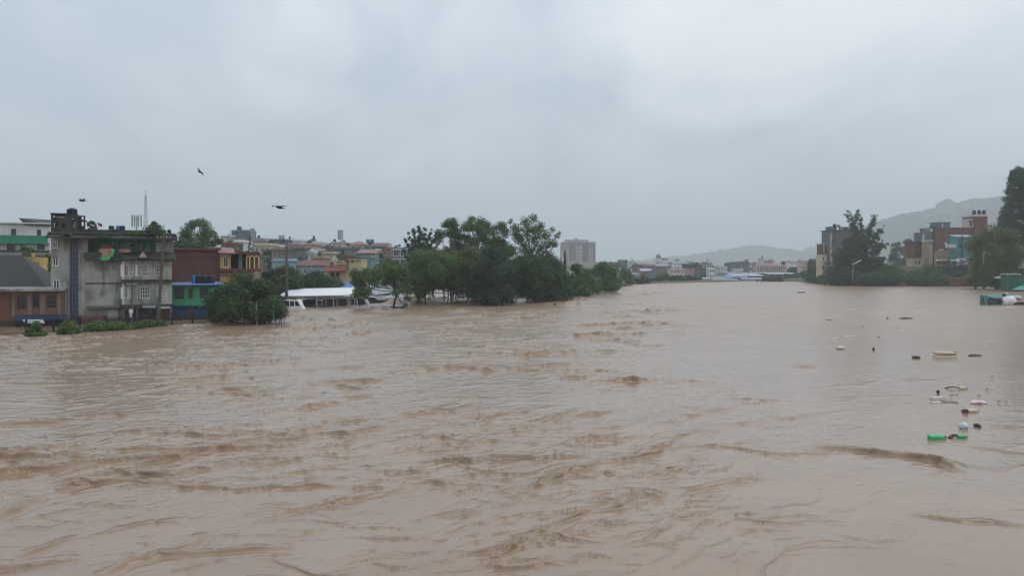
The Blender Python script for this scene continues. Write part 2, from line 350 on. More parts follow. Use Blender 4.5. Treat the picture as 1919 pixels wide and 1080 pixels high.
        z[k] += 0.85 * h * env * (prof + trough) * (1 + 0.35 * pn((wx[k] + .7 * wy[k]) / .3, (wy[k] - .7 * wx[k]) / .3, 33) * (cell[k] < .09))
    return z * sstep(640, 300, d) + 0.02 * pn(x / 20, y / 20, 40), np.clip(crest_tint, 0, 1)
def build_water():
    n = 860
    a, b = 11.0 ** -0.5, 640.0 ** -0.5
    y = (np.linspace(a, b, n)) ** -2
    az = np.concatenate([np.linspace(-2.2, -0.78, 40)[:-1], np.linspace(-0.78, 0.78, 1000), np.linspace(0.78, 2.2, 40)[1:]])   # x over y
    gx = y[:, None] * az[None, :]; gy = np.repeat(y[:, None], len(az), 1)
    cell = np.maximum(np.gradient(y)[:, None], y[:, None] * 0.00156) * np.ones_like(gx)
    cell = np.minimum(cell, np.abs(y[:, None] * 0.0016) * 3)
    z, crest_tint = water_height(gx.ravel(), gy.ravel(), cell.ravel())
    lean = 0.8 * np.clip(z, -0.05, 0.4)                       # crests lean downstream, towards the bridge
    v = np.stack([gx.ravel() - 0.35 * lean, gy.ravel() - lean, z], 1)
    i = np.arange(v.shape[0]).reshape(gx.shape); q = np.stack([i[:-1, :-1], i[:-1, 1:], i[1:, 1:], i[1:, :-1]], -1).reshape(-1, 4)
    m, nt, N, L = nodes_of('muddy_water')
    out = N.new('ShaderNodeOutputMaterial'); p = N.new('ShaderNodeBsdfPrincipled'); L.new(p.outputs[0], out.inputs[0])
    geo = N.new('ShaderNodeNewGeometry')
    def nz(sc, det, st, rot=0.0, dist=0.0):
        mp = N.new('ShaderNodeMapping'); mp.inputs['Scale'].default_value = st; mp.inputs['Rotation'].default_value = (0, 0, rot); L.new(geo.outputs['Position'], mp.inputs[0])
        t = N.new('ShaderNodeTexNoise'); t.inputs['Scale'].default_value = sc; t.inputs['Detail'].default_value = det; t.inputs['Distortion'].default_value = dist; L.new(mp.outputs[0], t.inputs['Vector']); return t.outputs['Fac']
    silt = nz(0.22, 6, (1, 1, 0.0), 0, 1.0)
    r = N.new('ShaderNodeValToRGB'); L.new(silt, r.inputs[0]); e = r.color_ramp.elements
    e[0].position = 0.33; e[0].color = (0.236, 0.160, 0.104, 1); e[1].position = 0.70; e[1].color = (0.278, 0.196, 0.136, 1)
    sp = N.new('ShaderNodeSeparateXYZ'); L.new(geo.outputs['Position'], sp.inputs[0]); rr = N.new('ShaderNodeMapRange'); L.new(sp.outputs[1], rr.inputs[0])   # choppier upstream: rougher
    rr.inputs[1].default_value = 20; rr.inputs[2].default_value = 100; rr.inputs[3].default_value = 0.13; rr.inputs[4].default_value = 0.30; L.new(rr.outputs[0], p.inputs['Roughness'])
    at = N.new('ShaderNodeAttribute'); at.attribute_name = 'crest_ochre'; mc = N.new('ShaderNodeMath'); mc.operation = 'MULTIPLY'; L.new(at.outputs['Fac'], mc.inputs[0]); mc.inputs[1].default_value = 0.9
    mx = N.new('ShaderNodeMix'); mx.data_type = 'RGBA'; L.new(mc.outputs[0], mx.inputs['Factor']); L.new(r.outputs[0], mx.inputs['A']); mx.inputs['B'].default_value = (0.175, 0.094, 0.028, 1)   # darker ochre tint in a band along the crests, wider towards the bridge
    L.new(mx.outputs['Result'], p.inputs['Base Color']);  p.inputs['IOR'].default_value = 1.58; p.inputs['Specular IOR Level'].default_value = 0.5
    h1 = nz(3.2, 4, (1, 0.8, 0.0), R(-35), 0.6); h2 = nz(0.9, 3, (1, 0.7, 0.0), R(20), 0.8)
    h3 = nz(0.28, 4, (1, 0.8, 0.0), R(30), 0.8)
    a0 = N.new('ShaderNodeMath'); a0.operation = 'MULTIPLY_ADD'; L.new(h3, a0.inputs[0]); a0.inputs[1].default_value = 0.9; L.new(h1, a0.inputs[2])
    ad = N.new('ShaderNodeMath'); ad.operation = 'MULTIPLY_ADD'; L.new(h2, ad.inputs[0]); ad.inputs[1].default_value = 0.7; L.new(a0.outputs[0], ad.inputs[2])
    bp = N.new('ShaderNodeBump'); bp.inputs['Strength'].default_value = 0.5; bp.inputs['Distance'].default_value = 0.04; L.new(ad.outputs[0], bp.inputs['Height']); L.new(bp.outputs[0], p.inputs['Normal'])
    me = np_mesh('flood_water', v, q, m, True); at = me.attributes.new('crest_ochre', 'FLOAT', 'POINT'); at.data.foreach_set('value', crest_tint.astype(np.float32))
    setp(link('flood_water', me), 'muddy brown flood water of the swollen river', kind='structure')
build_water()

# ------------------------------------------------------------------ hills in the distance
def hill(name, label, crest, Y, run, mat, tree=9.0, rough=1.0, seed=50, cell=5.0):
    xs = np.arange(X(crest[0][0], Y), X(crest[-1][0], Y), cell); cx = [X(a, Y) for a, b in crest]; cz = [Z(b, Y) for a, b in crest]
    h = np.interp(xs, cx, cz); t = np.linspace(-0.6, 1.0, 46)
    gx = np.repeat(xs[None, :], len(t), 0); gy = Y - t[:, None] * run * np.ones_like(gx)
    prof = np.where(t > 0, 1 - sstep(0, 1, t) * 1.0, 1 - (t / 0.6) ** 2 * 0.6)[:, None]
    z = (h[None, :] + 6) * prof - 6
    z = z + rough * (7 * pn(gx / 60, gy / 60, seed) + 3.5 * pn(gx / 25, gy / 25, seed + 1)) * np.clip(z / 30, 0, 1)
    z = z + tree * np.clip(np.abs(pn(gx / 17, gy / 17, seed + 2)) * 1.2 + 0.5 * pn(gx / 9, gy / 9, seed + 3), -0.3, 1) * np.clip(z / 10, 0, 1)
    v = np.stack([gx.ravel(), gy.ravel(), z.ravel()], 1); i = np.arange(v.shape[0]).reshape(gx.shape)
    q = np.stack([i[:-1, :-1], i[1:, :-1], i[1:, 1:], i[:-1, 1:]], -1).reshape(-1, 4)
    return setp(link(name, np_mesh(name, v, q, mat, False)), label, kind='structure')
M_FOREST = MAT('forest_canopy', (0.030, 0.048, 0.022), 0.9, 0.75, 0.022)
hill('hill', 'wooded hill rising behind the right bank', [(1560, 500), (1610, 468), (1640, 441), (1662, 417), (1690, 405), (1725, 400), (1750, 397), (1765, 390), (1795, 386), (1815, 379), (1840, 374), (1880, 374), (1920, 378), (2000, 366), (2150, 372), (2400, 380), (2600, 420)], 2700, 900, M_FOREST, 16, 0.5, 50, 7.0)
hill('hill', 'misty low ridge closing the valley beyond the river', [(1080, 503), (1180, 494), (1260, 486), (1330, 477), (1380, 468), (1405, 463), (1425, 464), (1450, 469), (1480, 471), (1502, 477), (1522, 468), (1545, 464), (1580, 456), (1640, 450), (1760, 455), (1900, 470)], 3900, 650, M_FOREST, 26, 0.9, 60, 9.0)
hill('hill', 'pale far ridge almost lost in the mist on the right', [(1600, 470), (1660, 425), (1700, 408), (1745, 392), (1800, 386), (1845, 384), (1868, 372), (1900, 360), (1940, 355), (2020, 350), (2160, 360), (2400, 400)], 5600, 1100, M_FOREST, 14, 0.8, 70, 14.0)

def build_haze():
    m, nt, N, L = nodes_of('rain_haze'); out = N.new('ShaderNodeOutputMaterial'); v = N.new('ShaderNodeVolumePrincipled')
    v.inputs['Color'].default_value = (0.88, 0.945, 1.0, 1); v.inputs['Density'].default_value = 0.00036; v.inputs['Anisotropy'].default_value = 0.0
    L.new(v.outputs[0], out.inputs['Volume'])
    o = MB().box(-9500, 9500, -600, 9500, -4.0, 640.0).build('haze', m); setp(o, 'rainy haze hanging over the river valley', kind='stuff')
build_haze()
# ------------------------------------------------------------------ trees
M_BARK = MAT('bark', (0.055, 0.045, 0.035), 0.9, 0.35, 2.0)
M_BARKP = MAT('pale_bark', (0.16, 0.14, 0.11), 0.9, 0.3, 2.0)
LV = {
    'dark': LEAF('leaf_dark_green', (0.018, 0.041, 0.016), (0.078, 0.135, 0.041)),
    'mid': LEAF('leaf_mid_green', (0.030, 0.068, 0.018), (0.128, 0.209, 0.049)),
    'light': LEAF('leaf_light_green', (0.047, 0.101, 0.024), (0.135, 0.230, 0.061)),
    'olive': LEAF('leaf_olive_green', (0.046, 0.065, 0.016), (0.169, 0.196, 0.047)),
    'blue': LEAF('leaf_blue_green', (0.016, 0.038, 0.024), (0.051, 0.089, 0.049)),
    'yellow': LEAF('leaf_yellow', (0.130, 0.110, 0.020), (0.320, 0.250, 0.050)),
    'pale': LEAF('leaf_pale_grey_green', (0.120, 0.160, 0.120), (0.300, 0.340, 0.280)),
    'brown': LEAF('leaf_brown_green', (0.035, 0.034, 0.016), (0.085, 0.080, 0.032)),
}
def leaf_quads(cen, nor, size, r, droop=0.0, narrow=0.55):
    """four-cornered leaves (pointed ovals) at cen, facing nor"""
    n = len(cen); nor = nor / np.maximum(np.linalg.norm(nor, axis=1, keepdims=True), 1e-6)
    t = r.normal(size=(n, 3)); t[:, 2] -= droop; t -= nor * np.sum(t * nor, 1, keepdims=True); t /= np.maximum(np.linalg.norm(t, axis=1, keepdims=True), 1e-6)
    b = np.cross(nor, t); s = (size * (0.6 + 0.8 * r.random(n)))[:, None]
    p = np.stack([cen - t * s * .5, cen + b * s * narrow * .5 - t * s * .05, cen + t * s * .5 - nor * s * .12, cen - b * s * narrow * .5 - t * s * .05], 1)
    return p.reshape(-1, 3)
def clump_leaves(clumps, leaf, dens, r, up=0.5, droop=0.3):
    """clumps: (x, y, z, rx, rz)"""
    P, Nn = [], []
    for x, y, z, rx, rz in clumps:
        n = max(8, int(6.5 * dens * rx * (rx + rz) / leaf ** 2))
        d = r.normal(size=(n, 3)); d /= np.linalg.norm(d, axis=1, keepdims=True)
        rad = (r.random(n) ** 0.45)[:, None]
        lump = 1 + 0.22 * np.sin(d[:, 0] * 5 + x * 3)[:, None] * np.cos(d[:, 2] * 6 + y)[:, None]
        P.append(np.array([x, y, z]) + d * rad * lump * np.array([rx, rx, rz])); nn = d * 0.8 + r.normal(size=(n, 3)) * 0.55; nn[:, 2] += up; Nn.append(nn)
    P = np.concatenate(P); Nn = np.concatenate(Nn)
    return leaf_quads(P, Nn, leaf, r, droop)
def crown_mesh(name, pts, mat):
    q = np.arange(len(pts)).reshape(-1, 4); return np_mesh(name, pts, q, mat)
def auto_clumps(kind, w, h, r, zb):
    """clumps for a crown w wide whose leaves run from zb to h"""
    C = []; rx = w / 2; H = h - zb
    if kind == 'round':
        n = 34
        for i in range(n):
            a = r.random() * 2 * PI; t = r.random(); e = math.sin(PI * (0.10 + 0.80 * t)) ** 0.7
            q = rx * 0.72 * e * math.sqrt(0.25 + 0.75 * r.random()); s = w * (0.13 + 0.08 * r.random())
            C.append((q * math.cos(a), q * math.sin(a), zb + s * .7 + (H - 1.5 * s) * t, s, s * .8))
    elif kind == 'airy':
        for i in range(30):
            a = r.random() * 2 * PI; t = r.random() ** 0.8; e = math.sin(PI * (0.12 + 0.76 * t)) ** 0.6
            q = rx * 0.8 * e * math.sqrt(r.random()); s = w * (0.10 + 0.09 * r.random())
            C.append((q * math.cos(a), q * math.sin(a), zb + s + (H - 2 * s) * t, s, s * .75))
    elif kind == 'spiky':            # upswept feathery branches
        for i in range(40):
            a = r.random() * 2 * PI; t = r.random(); e = (1 - t) ** 0.75
            q = rx * 0.85 * e * (0.35 + .65 * r.random()); s = w * (0.05 + 0.05 * r.random())
            for k in range(3):
                f = 0.55 + 0.22 * k
                C.append((q * f * math.cos(a), q * f * math.sin(a), zb + s + (H - 2.5 * s) * t + k * s * 0.9, s * (1.1 - .22 * k), s * 1.1))
    elif kind == 'cone':
        for i in range(34):
            a = r.random() * 2 * PI; t = i / 34.0; e = (1 - t) ** 0.9
            q = rx * 0.8 * e * (0.3 + .7 * r.random()); s = w * (0.08 + 0.10 * e)
            C.append((q * math.cos(a), q * math.sin(a), zb + s * .6 + (H - s) * t, s, s * .6))
    elif kind == 'column':           # poplar-like plumes side by side
        for i in range(11):
            a = r.random() * 2 * PI; q = rx * 0.72 * math.sqrt(r.random()); hh = H * (0.75 + .25 * r.random()) * (1 - .25 * (q / rx) ** 2)
            for k in range(7):
                t = k / 6.0; s = w * 0.15 * (1.2 - .7 * t)
                C.append((q * math.cos(a) * (1 - .1 * t), q * math.sin(a), zb + s + (hh - 1.6 * s) * t, s, s * 1.1))
    elif kind == 'bush':
        for i in range(40):
            a = r.random() * 2 * PI; t = r.random() if i > 13 else .16 * r.random(); e = math.sqrt(max(0.05, 1 - t * t)) * (1 if i > 13 else .9 + .2 * r.random())
            q = rx * 0.80 * e * math.sqrt(0.15 + .85 * r.random()); s = w * (0.11 + 0.07 * r.random())
            C.append((q * math.cos(a), q * math.sin(a), zb + s * (.5 + .5 * r.random()) + (H - s * 1.5) * t, s, s * .85))
    elif kind == 'hedge':
        n = max(8, int(w / max(H, 1) * 9))
        for i in range(n):
            x = -rx + w * (i + .5) / n + r.normal() * .3; s = H * (0.28 + 0.14 * r.random())
            C.append((x, r.normal() * H * .3, zb + s * .6 + (H - 1.4 * s) * r.random(), s, s * .85))
    C = np.array(C); x0 = (C[:, 0] - C[:, 3]).min(); x1 = (C[:, 0] + C[:, 3]).max(); z1 = (C[:, 2] + C[:, 4]).max()
    C[:, 0] = -rx + (C[:, 0] - x0) * (w / (x1 - x0)); C[:, 1] *= w / (x1 - x0)      # fill the width and height asked for
    C[:, 2] = zb + (C[:, 2] - zb) * (H / (z1 - zb))
    k = 0.5 + 0.5 * w / (x1 - x0); C[:, 3:] *= min(1.25, k)
    return [tuple(c) for c in C]
def limbs_mesh(h, w, clumps, r, zb, stems=1, girth=None, lean=0.0, base=None, tr_top=0.8, lines=()):
    m = MB()
    for p0, p1, g0, g1 in lines: m.tube([p0, Vector(p0).lerp(Vector(p1), .5) + Vector((0, .2, -.3)), p1], [g0, (g0 + g1) / 2, g1], 5)
    g = girth or max(0.06, 0.022 * h); bz = -2.3
    tops = sorted(clumps, key=lambda c: c[2])
    for s in range(stems):
        ox = 0 if stems == 1 else (s - (stems - 1) / 2) * w * 0.55 / stems + r.normal() * .15; oy = 0 if stems == 1 else r.normal() * w * 0.06
        top = (ox * 1.5 + lean * h, oy, zb + (h - zb) * tr_top)
        pts = [(ox, oy, bz), (ox, oy, 0), (ox + r.normal() * .05 * w + lean * h * .3, oy, zb * .6 + .15), (ox * 1.2 + lean * h * .6 + r.normal() * .04 * w, oy, zb + (h - zb) * .35), top]
        m.tube(pts, [g * 1.15, g, g * .85, g * .55, g * .12], 7)
        mine = [c for k, c in enumerate(tops) if k % stems == s]
        for c in mine[::max(1, len(mine) // 14)]:
            f = min(1, max(.15, (c[2] - zb) / max(.1, h - zb) * .6)); p = Vector(pts[2]).lerp(Vector(pts[4]), f * .8); e = Vector(c[:3])
            mid = p.lerp(e, .5) + Vector((0, 0, -.06 * w)); m.tube([p, mid, e], [g * .42, g * .28, g * .08], 5)
    return m
def tree(name, label, cat, px, Y, pytop, wpx, kind='round', leaf='mid', zb=0.25, z0=None, size=None, dens=1.5, stems=1, seed=0, group=None, clumps=None, lean=0.0, bark=None, girth=None, up=0.5, droop=0.3, tr_top=0.8, lines=()):
    """tree at pixel column px and distance Y, its top at row pytop and its crown wpx pixels wide; zb = share of its height without leaves"""
    r = np.random.default_rng(1000 + seed); x = X(px, Y); s = Y / FPX
    if z0 is None: z0 = max(gz(x, Y), -0.6)
    h = Z(pytop, Y) - z0; w = wpx * s
    root = thing(name, label, cat, (x, Y, z0), 0, group)
    row0 = HORIZON + (CAM_H - z0) * FPX / Y
    C = clumps(s, h, row0) if clumps else auto_clumps(kind, w, h, r, zb * h)
    size = size or max(0.16, 2.6 * s)
    if kind not in ('hedge',) or stems > 1:
        limbs_mesh(h, w, C, r, zb * h, stems, girth, lean, tr_top=tr_top, lines=[(((a[0] - px) * s, 0, (row0 - a[1]) * s), ((b[0] - px) * s, 0, (row0 - b[1]) * s), .16, .04) for a, b in lines[1]] if lines else ()).build('trunk', bark or M_BARK, root, smooth=True)
    else:
        for c in C[::3]: MB().tube([(c[0], c[1], -1.5), (c[0], c[1], c[2])], [.09, .05], 5).build('stem', M_BARK, root)
    pts = clump_leaves(C, size, dens, r, up, droop)
    link('crown', crown_mesh('crown', pts, LV[leaf]), root)
    return root
def PXC(lst, px0, py0):
    """clumps from pixel circles (px, py, radius, depth offset in m) around the trunk foot"""
    def f(s, h, py0): return [((a - 959.5) * (s + d / FPX) - (px0 - 959.5) * s, d, (py0 - b) * s, c * s, c * s * .85) for a, b, c, d in lst]
    return f

G_GROVE = 'flooded trees of the grove on the left bank'
# spreading tree with a forked dark trunk at the left end of the grove
def spreading(px, pyb):
    rr = np.random.default_rng(5); L = []
    for i in range(70):
        a = rr.random(); b = rr.random(); x = 664 + 100 * a; top = 492 + 34 * abs(a - .55) ** 1.3; y = top + (552 - top) * b ** 1.25
        if 690 < x < 742 and y > 534: continue
        L.append((x, y, 8.5 + 5 * rr.random(), rr.normal() * 2.5))
    L += [(762, 560, 8, .5), (764, 548, 9, 0), (760, 572, 6, .5), (768, 562, 6, 1)]
    return L
tree('broadleaf_tree', 'spreading tree with forked bare lower limbs in front of the grey shed roof', 'tree', 737, 126, 484, 104, 'round', 'mid', .35, 0, .28, 2.0, 1, 1, G_GROVE, PXC(spreading(737, 578), 737, 575), bark=M_BARK, girth=.2)

FAN = []; FANL = []; _rf = np.random.default_rng(12)
for a, b in [((784, 500), (758, 446)), ((784, 490), (764, 434)), ((784, 480), (774, 427)), ((786, 470), (786, 422)), ((788, 480), (798, 428)), ((788, 486), (810, 430)), ((790, 492), (818, 440)), ((790, 500), (824, 456)), ((784, 505), (756, 470)), ((790, 510), (822, 480))]:
    FANL.append((a, b))
    for i in range(15):
        t = .12 + .88 * (i + _rf.random()) / 15; FAN.append((a[0] + (b[0] - a[0]) * t + _rf.normal() * 1.6, a[1] + (b[1] - a[1]) * t + _rf.normal() * 2.0, 2.6 + 3.4 * (1 - t) + 1.3 * _rf.random(), _rf.normal() * 1.2))
tree('silky_oak', 'tall feathery dark tree with upswept spiky branches at the left of the grove top', 'tree', 786, 156, 424, 66, 'spiky', 'blue', .25, 0, .27, 2.0, 1, 2, G_GROVE, PXC(FAN, 786, 560), lines=(560, FANL))
tree('gum_tree', 'tall gum with a rounded crown, second tall treetop from the left of the grove', 'tree', 846, 158, 406, 86, 'airy', 'mid', .28, 0, .34, 2.0, 1, 3, G_GROVE, bark=M_BARKP)
tree('gum_tree', 'airy tall gum with sky showing through its round crown in the middle of the grove', 'tree', 894, 160, 404, 72, 'airy', 'mid', .32, 0, .32, 1.6, 1, 4, G_GROVE, bark=M_BARKP)
tree('gum_tree', 'round headed gum slightly lower than its neighbours, left of the tallest tree', 'tree', 934, 158, 414, 66, 'round', 'mid', .25, 0, .32, 1.7, 1, 5, G_GROVE, bark=M_BARKP)
BIG = [(968, 428, 13, 0), (985, 415, 12, 1), (1000, 409, 10, 0), (990, 430, 15, 0), (1012, 424, 12, -1), (1020, 440, 14, 0), (1000, 446, 16, 1), (975, 448, 15, 0), (1030, 456, 14, 0), (1012, 466, 16, 0), (985, 468, 17, 0), (1035, 430, 7, 0), (1044, 442, 7, 0), (1040, 458, 8, 0), (1048, 436, 4, 0), (1028, 476, 10, 1), (960, 470, 13, 0), (1002, 488, 16, 0), (975, 492, 16, 0), (1022, 494, 12, 0), (958, 412, 4, 0), (955, 418, 5, 0), (968, 440, 12, 2), (1005, 430, 12, 3)]
tree('gum_tree', 'tallest and broadest gum of the grove with its crown bulging to the right', 'tree', 992, 160, 403, 100, 'airy', 'mid', .4, 0, .36, 2.0, 1, 6, G_GROVE, PXC(BIG, 992, 562), bark=M_BARK, girth=.32)
tree('broadleaf_tree', 'dark low tree wading on thin stems right of the forked tree', 'tree', 812, 138, 463, 122, 'round', 'mid', .10, 0, .32, 1.9, 5, 7, G_GROVE, girth=.15)
tree('broadleaf_tree', 'olive green low tree below the second gum with slim wading trunks', 'tree', 862, 141, 458, 96, 'round', 'olive', .12, 0, .31, 1.8, 3, 8, G_GROVE, girth=.15)
tree('bush_tree', 'dense dark rounded tree hanging to the water at the front of the grove', 'tree', 925, 136, 460, 104, 'bush', 'blue', .0, 0, .30, 2.1, 4, 9, G_GROVE)
tree('broadleaf_tree', 'dark green tree standing behind the front rounded tree and below the tallest gum', 'tree', 985, 146, 472, 112, 'round', 'dark', .03, 0, .33, 2.0, 3, 10, G_GROVE)
tree('broadleaf_tree', 'shadowy dark tree on the right flank of the grove', 'tree', 1032, 153, 482, 96, 'bush', 'dark', .0, 0, .33, 2.0, 3, 11, G_GROVE)
tree('broadleaf_tree', 'mid green tree filling the grove between the two left gums', 'tree', 868, 166, 440, 80, 'round', 'dark', .08, 0, .34, 1.9, 2, 140, G_GROVE)
tree('broadleaf_tree', 'dim tree filling the back of the grove below the round headed gum', 'tree', 930, 170, 446, 90, 'round', 'mid', .06, 0, .34, 1.9, 2, 141, G_GROVE)
tree('broadleaf_tree', 'dim tree at the back of the grove behind the spiky dark tree', 'tree', 806, 172, 462, 90, 'round', 'dark', .06, 0, .34, 1.9, 2, 142, G_GROVE)
tree('broadleaf_tree', 'low leafy tree at the back of the grove right under the tallest gum', 'tree', 1018, 176, 474, 90, 'bush', 'mid', .02, 0, .34, 1.9, 2, 143, G_GROVE)
tree('conifer', 'small pointed dark conifer in front of the beige tower block', 'tree', 1058, 172, 470, 26, 'cone', 'blue', .05, 0, .32, 2.2, 1, 12, G_GROVE)
tree('broadleaf_tree', 'dim green tree with a brownish tint between the low trees of the grove', 'tree', 885, 150, 486, 84, 'round', 'brown', .10, 0, .32, 1.8, 2, 13, G_GROVE)
tree('broadleaf_tree', 'dusky low tree right of the conifer under the tower block', 'tree', 1076, 178, 492, 62, 'bush', 'dark', .03, 0, .34, 2.0, 2, 14, G_GROVE)
tree('shrub', 'bright green waterside bush at the right end of the grove', 'bush', 1087, 174, 515, 48, 'bush', 'light', .02, 0, .32, 1.9, 2, 15, 'green bushes at the right end of the grove')
tree('shrub', 'green rounded bush behind the brightest waterside bush of the grove', 'bush', 1102, 190, 501, 54, 'bush', 'mid', .02, 0, .34, 1.9, 2, 16, 'green bushes at the right end of the grove')
tree('broadleaf_tree', 'rounded dark tree at the far right end of the grove leaning over the river', 'tree', 1130, 204, 489, 74, 'bush', 'mid', .03, 0, .38, 2.1, 3, 17, G_GROVE)
tree('broadleaf_tree', 'tall green leafy tree beyond the grove, first on the far bank', 'tree', 1173, 292, 501, 32, 'column', 'mid', .03, 0, .6, 2.2, 1, 18, 'trees and hedges of the far bank')
tree('shrub', 'pale green bush at the foot of the first far bank tree', 'bush', 1165, 272, 524, 22, 'bush', 'pale', .02, 0, .5, 1.0, 1, 19, 'trees and hedges of the far bank')

# big bushy tree in front of the yellow balcony house
tree('bush_tree', 'big dark bushy tree standing in the flood before the green house', 'tree', 465, 91, 506, 158, 'bush', 'dark', .03, 0, .24, 2.6, 7, 20, None, girth=.12)
tree('shrub', 'yellowing small shrub beside the big bushy tree', 'bush', 527, 92.5, 572, 34, 'bush', 'yellow', .25, 0, .20, .55, 4, 21, None, girth=.05)
# trees behind the houses of the left bank
G_LB = 'trees behind the houses of the left bank'
tree('poplar_tree', 'tall clump of plumed trees behind the dark red brick house', 'tree', 368, 190, 406, 74, 'round', 'mid', .1, None, .42, 2.2, 2, 22, G_LB)
tree('broadleaf_tree', 'smaller rounded tree right of the plumed clump above the brick house', 'tree', 405, 196, 432, 36, 'round', 'dark', .1, None, .42, 2.0, 1, 23, G_LB)
tree('broadleaf_tree', 'low dark tree left of the plumed clump behind the brick house roof', 'tree', 338, 180, 444, 60, 'round', 'dark', .1, None, .42, 2.0, 1, 24, G_LB)
tree('conifer', 'slender dark cypress among the hillside houses behind the yellow balcony', 'tree', 467, 235, 436, 20, 'cone', 'blue', .04, None, .5, 2.6, 1, 25, G_LB)
tree('shrub', 'round green bush below the grey house with the teal roof tank', 'bush', 447, 225, 458, 28, 'round', 'mid', .1, None, .5, 2.0, 1, 26, G_LB)
tree('broadleaf_tree', 'dark green tree behind the light blue house and the utility pole', 'tree', 536, 140, 497, 74, 'round', 'dark', .12, None, .38, 2.1, 2, 27, G_LB)
tree('broadleaf_tree', 'dark green tree behind the white bus shed roof', 'tree', 588, 146, 506, 80, 'round', 'dark', .10, None, .38, 2.1, 2, 28, G_LB)
tree('broadleaf_tree', 'shaded tree between the big bushy tree and the light blue house', 'tree', 508, 128, 506, 50, 'round', 'blue', .12, None, .36, 2.0, 1, 29, G_LB)
tree('broadleaf_tree', 'low green tree at the right end of the bus shed roof behind the shed', 'tree', 625, 160, 518, 44, 'round', 'mid', .10, None, .38, 2.0, 2, 30, G_LB)
tree('flowering_tree', 'pale tangled tree with bare whitish branches beside the yellow arcade', 'tree', 497, 150, 478, 32, 'airy', 'pale', .2, None, .36, .5, 1, 31, G_LB, bark=M_BARKP)
tree('broadleaf_tree', 'tree on the slope in front of the long grey hillside block', 'tree', 512, 240, 466, 48, 'round', 'dark', .1, None, .5, 2.0, 1, 32, G_LB)
tree('broadleaf_tree', 'green tree beside the white columned house behind the grove', 'tree', 708, 240, 472, 34, 'round', 'dark', .1, None, .5, 2.0, 1, 33, G_LB)
tree('broadleaf_tree', 'dusky tree on the slope between the dark hillside house and the pink house', 'tree', 612, 285, 459, 36, 'round', 'blue', .1, None, .55, 2.0, 1, 34, G_LB)
tree('broadleaf_tree', 'dark tree between the dark roof and the grey building at the left edge', 'tree', 84, 112, 474, 44, 'round', 'dark', .08, -1.2, .30, 2.1, 1, 35, G_LB)
tree('broadleaf_tree', 'leafy tree in front of the white house with the green balcony', 'tree', 55, 118, 458, 40, 'airy', 'mid', .5, -1.2, .28, 1.2, 1, 36, G_LB)
# garden bushes along the bank fence
G_B = 'bushes in the flood along the bank fence'
for i, (px, Y, top, w, lf, lab) in enumerate([(68, 77, 602, 34, 'olive', 'round yellowish green bush in the flood, leftmost along the fence'), (129, 79, 601, 34, 'olive', 'conical yellowish green bush, second from the left along the fence'),
        (186, 83, 601, 46, 'mid', 'low spreading bush under the stained wall of the grey building'), (222, 84, 603, 42, 'olive', 'long low bush beneath the shop fronts of the grey building'), (252, 86, 605, 30, 'mid', 'small flat bush between the long low bush and the leaning pole'),
        (272, 88, 599, 34, 'mid', 'taller dark bush just left of the leaning pole'), (301, 89, 600, 22, 'olive', 'little bush right of the leaning pole, last along the fence')]):
    tree('garden_bush', lab, 'bush', px, Y - 3, top - 1, w * 1.2, 'bush', 'light' if lf == 'olive' else 'mid', .02, -.1, .17, 1.9, 2, 40 + i, G_B, girth=.04)
# right bank
G_R = 'trees and bushes of the right bank'
OAK = []; OAKL = []
_r = np.random.default_rng(77)
for (a, b, n, sp) in [((1612, 500), (1605, 394), 24, 8), ((1618, 480), (1662, 456), 14, 7), ((1616, 470), (1655, 428), 12, 6), ((1612, 470), (1590, 402), 14, 7), ((1612, 470), (1642, 402), 14, 6), ((1606, 500), (1572, 470), 16, 9), ((1620, 500), (1656, 486), 12, 8), ((1606, 470), (1578, 450), 10, 8), ((1610, 500), (1585, 500), 12, 12), ((1625, 500), (1640, 500), 10, 12)]:
    n = int(n * 4); OAKL.append((a, b))
    for i in range(n):
        t = .12 + .88 * (i + _r.random()) / n; q = sp * (1.1 - .55 * t)
        OAK.append((a[0] + (b[0] - a[0]) * t + _r.normal() * q * .95, a[1] + (b[1] - a[1]) * t + _r.normal() * q * .8, 1.9 + 3.2 * (1.05 - t) + 1.6 * _r.random() ** 2, _r.normal() * 2.5))
tree('silky_oak', 'tall dark tree with ragged open branches beside the grey house on the right bank', 'tree', 1614, 290, 388, 100, 'spiky', 'dark', .3, None, .42, 2.0, 1, 50, G_R, PXC(OAK, 1614, 531), girth=.45, lines=(531, OAKL))
for i, (px, Y, top, w, kd, lf, lab) in enumerate([
    (1530, 338, 488, 42, 'bush', 'mid', 'green bush at the left tip of the right bank'), (1552, 318, 512, 40, 'bush', 'mid', 'lower bush at the water edge of the right bank tip'),
    (1590, 296, 462, 74, 'bush', 'dark', 'dark bushy tree under the left side of the ragged tall tree'), (1640, 294, 478, 72, 'bush', 'mid', 'dark thicket under the right side of the ragged tall tree'),
    (1610, 286, 505, 70, 'bush', 'dark', 'low dark bush behind the white street lamp'), (1568, 290, 514, 44, 'bush', 'dark', 'small bush by the orange wall at the right bank tip'),
    (1672, 288, 496, 56, 'bush', 'mid', 'dark bush right of the ragged tall tree'), (1700, 290, 501, 54, 'bush', 'mid', 'green bush midway along the right bank'),
    (1738, 288, 496, 60, 'bush', 'light', 'bright green bush left of the umbrella crowd'), (1764, 286, 512, 48, 'bush', 'mid', 'green bush below the umbrella crowd'), (1722, 284, 515, 50, 'bush', 'dark', 'dark bush at the water below the bright green bush'),
    (1655, 283, 515, 60, 'bush', 'blue', 'dark bush at the water right of the street lamp'), (1790, 287, 507, 34, 'bush', 'dark', 'low dark bush above the red brick river wall')]):
    tree('shrub', lab, 'bush', px, Y, top, w * 1.18, kd, lf, .0, .2, .5, 2.2, 3, 60 + i, G_R)
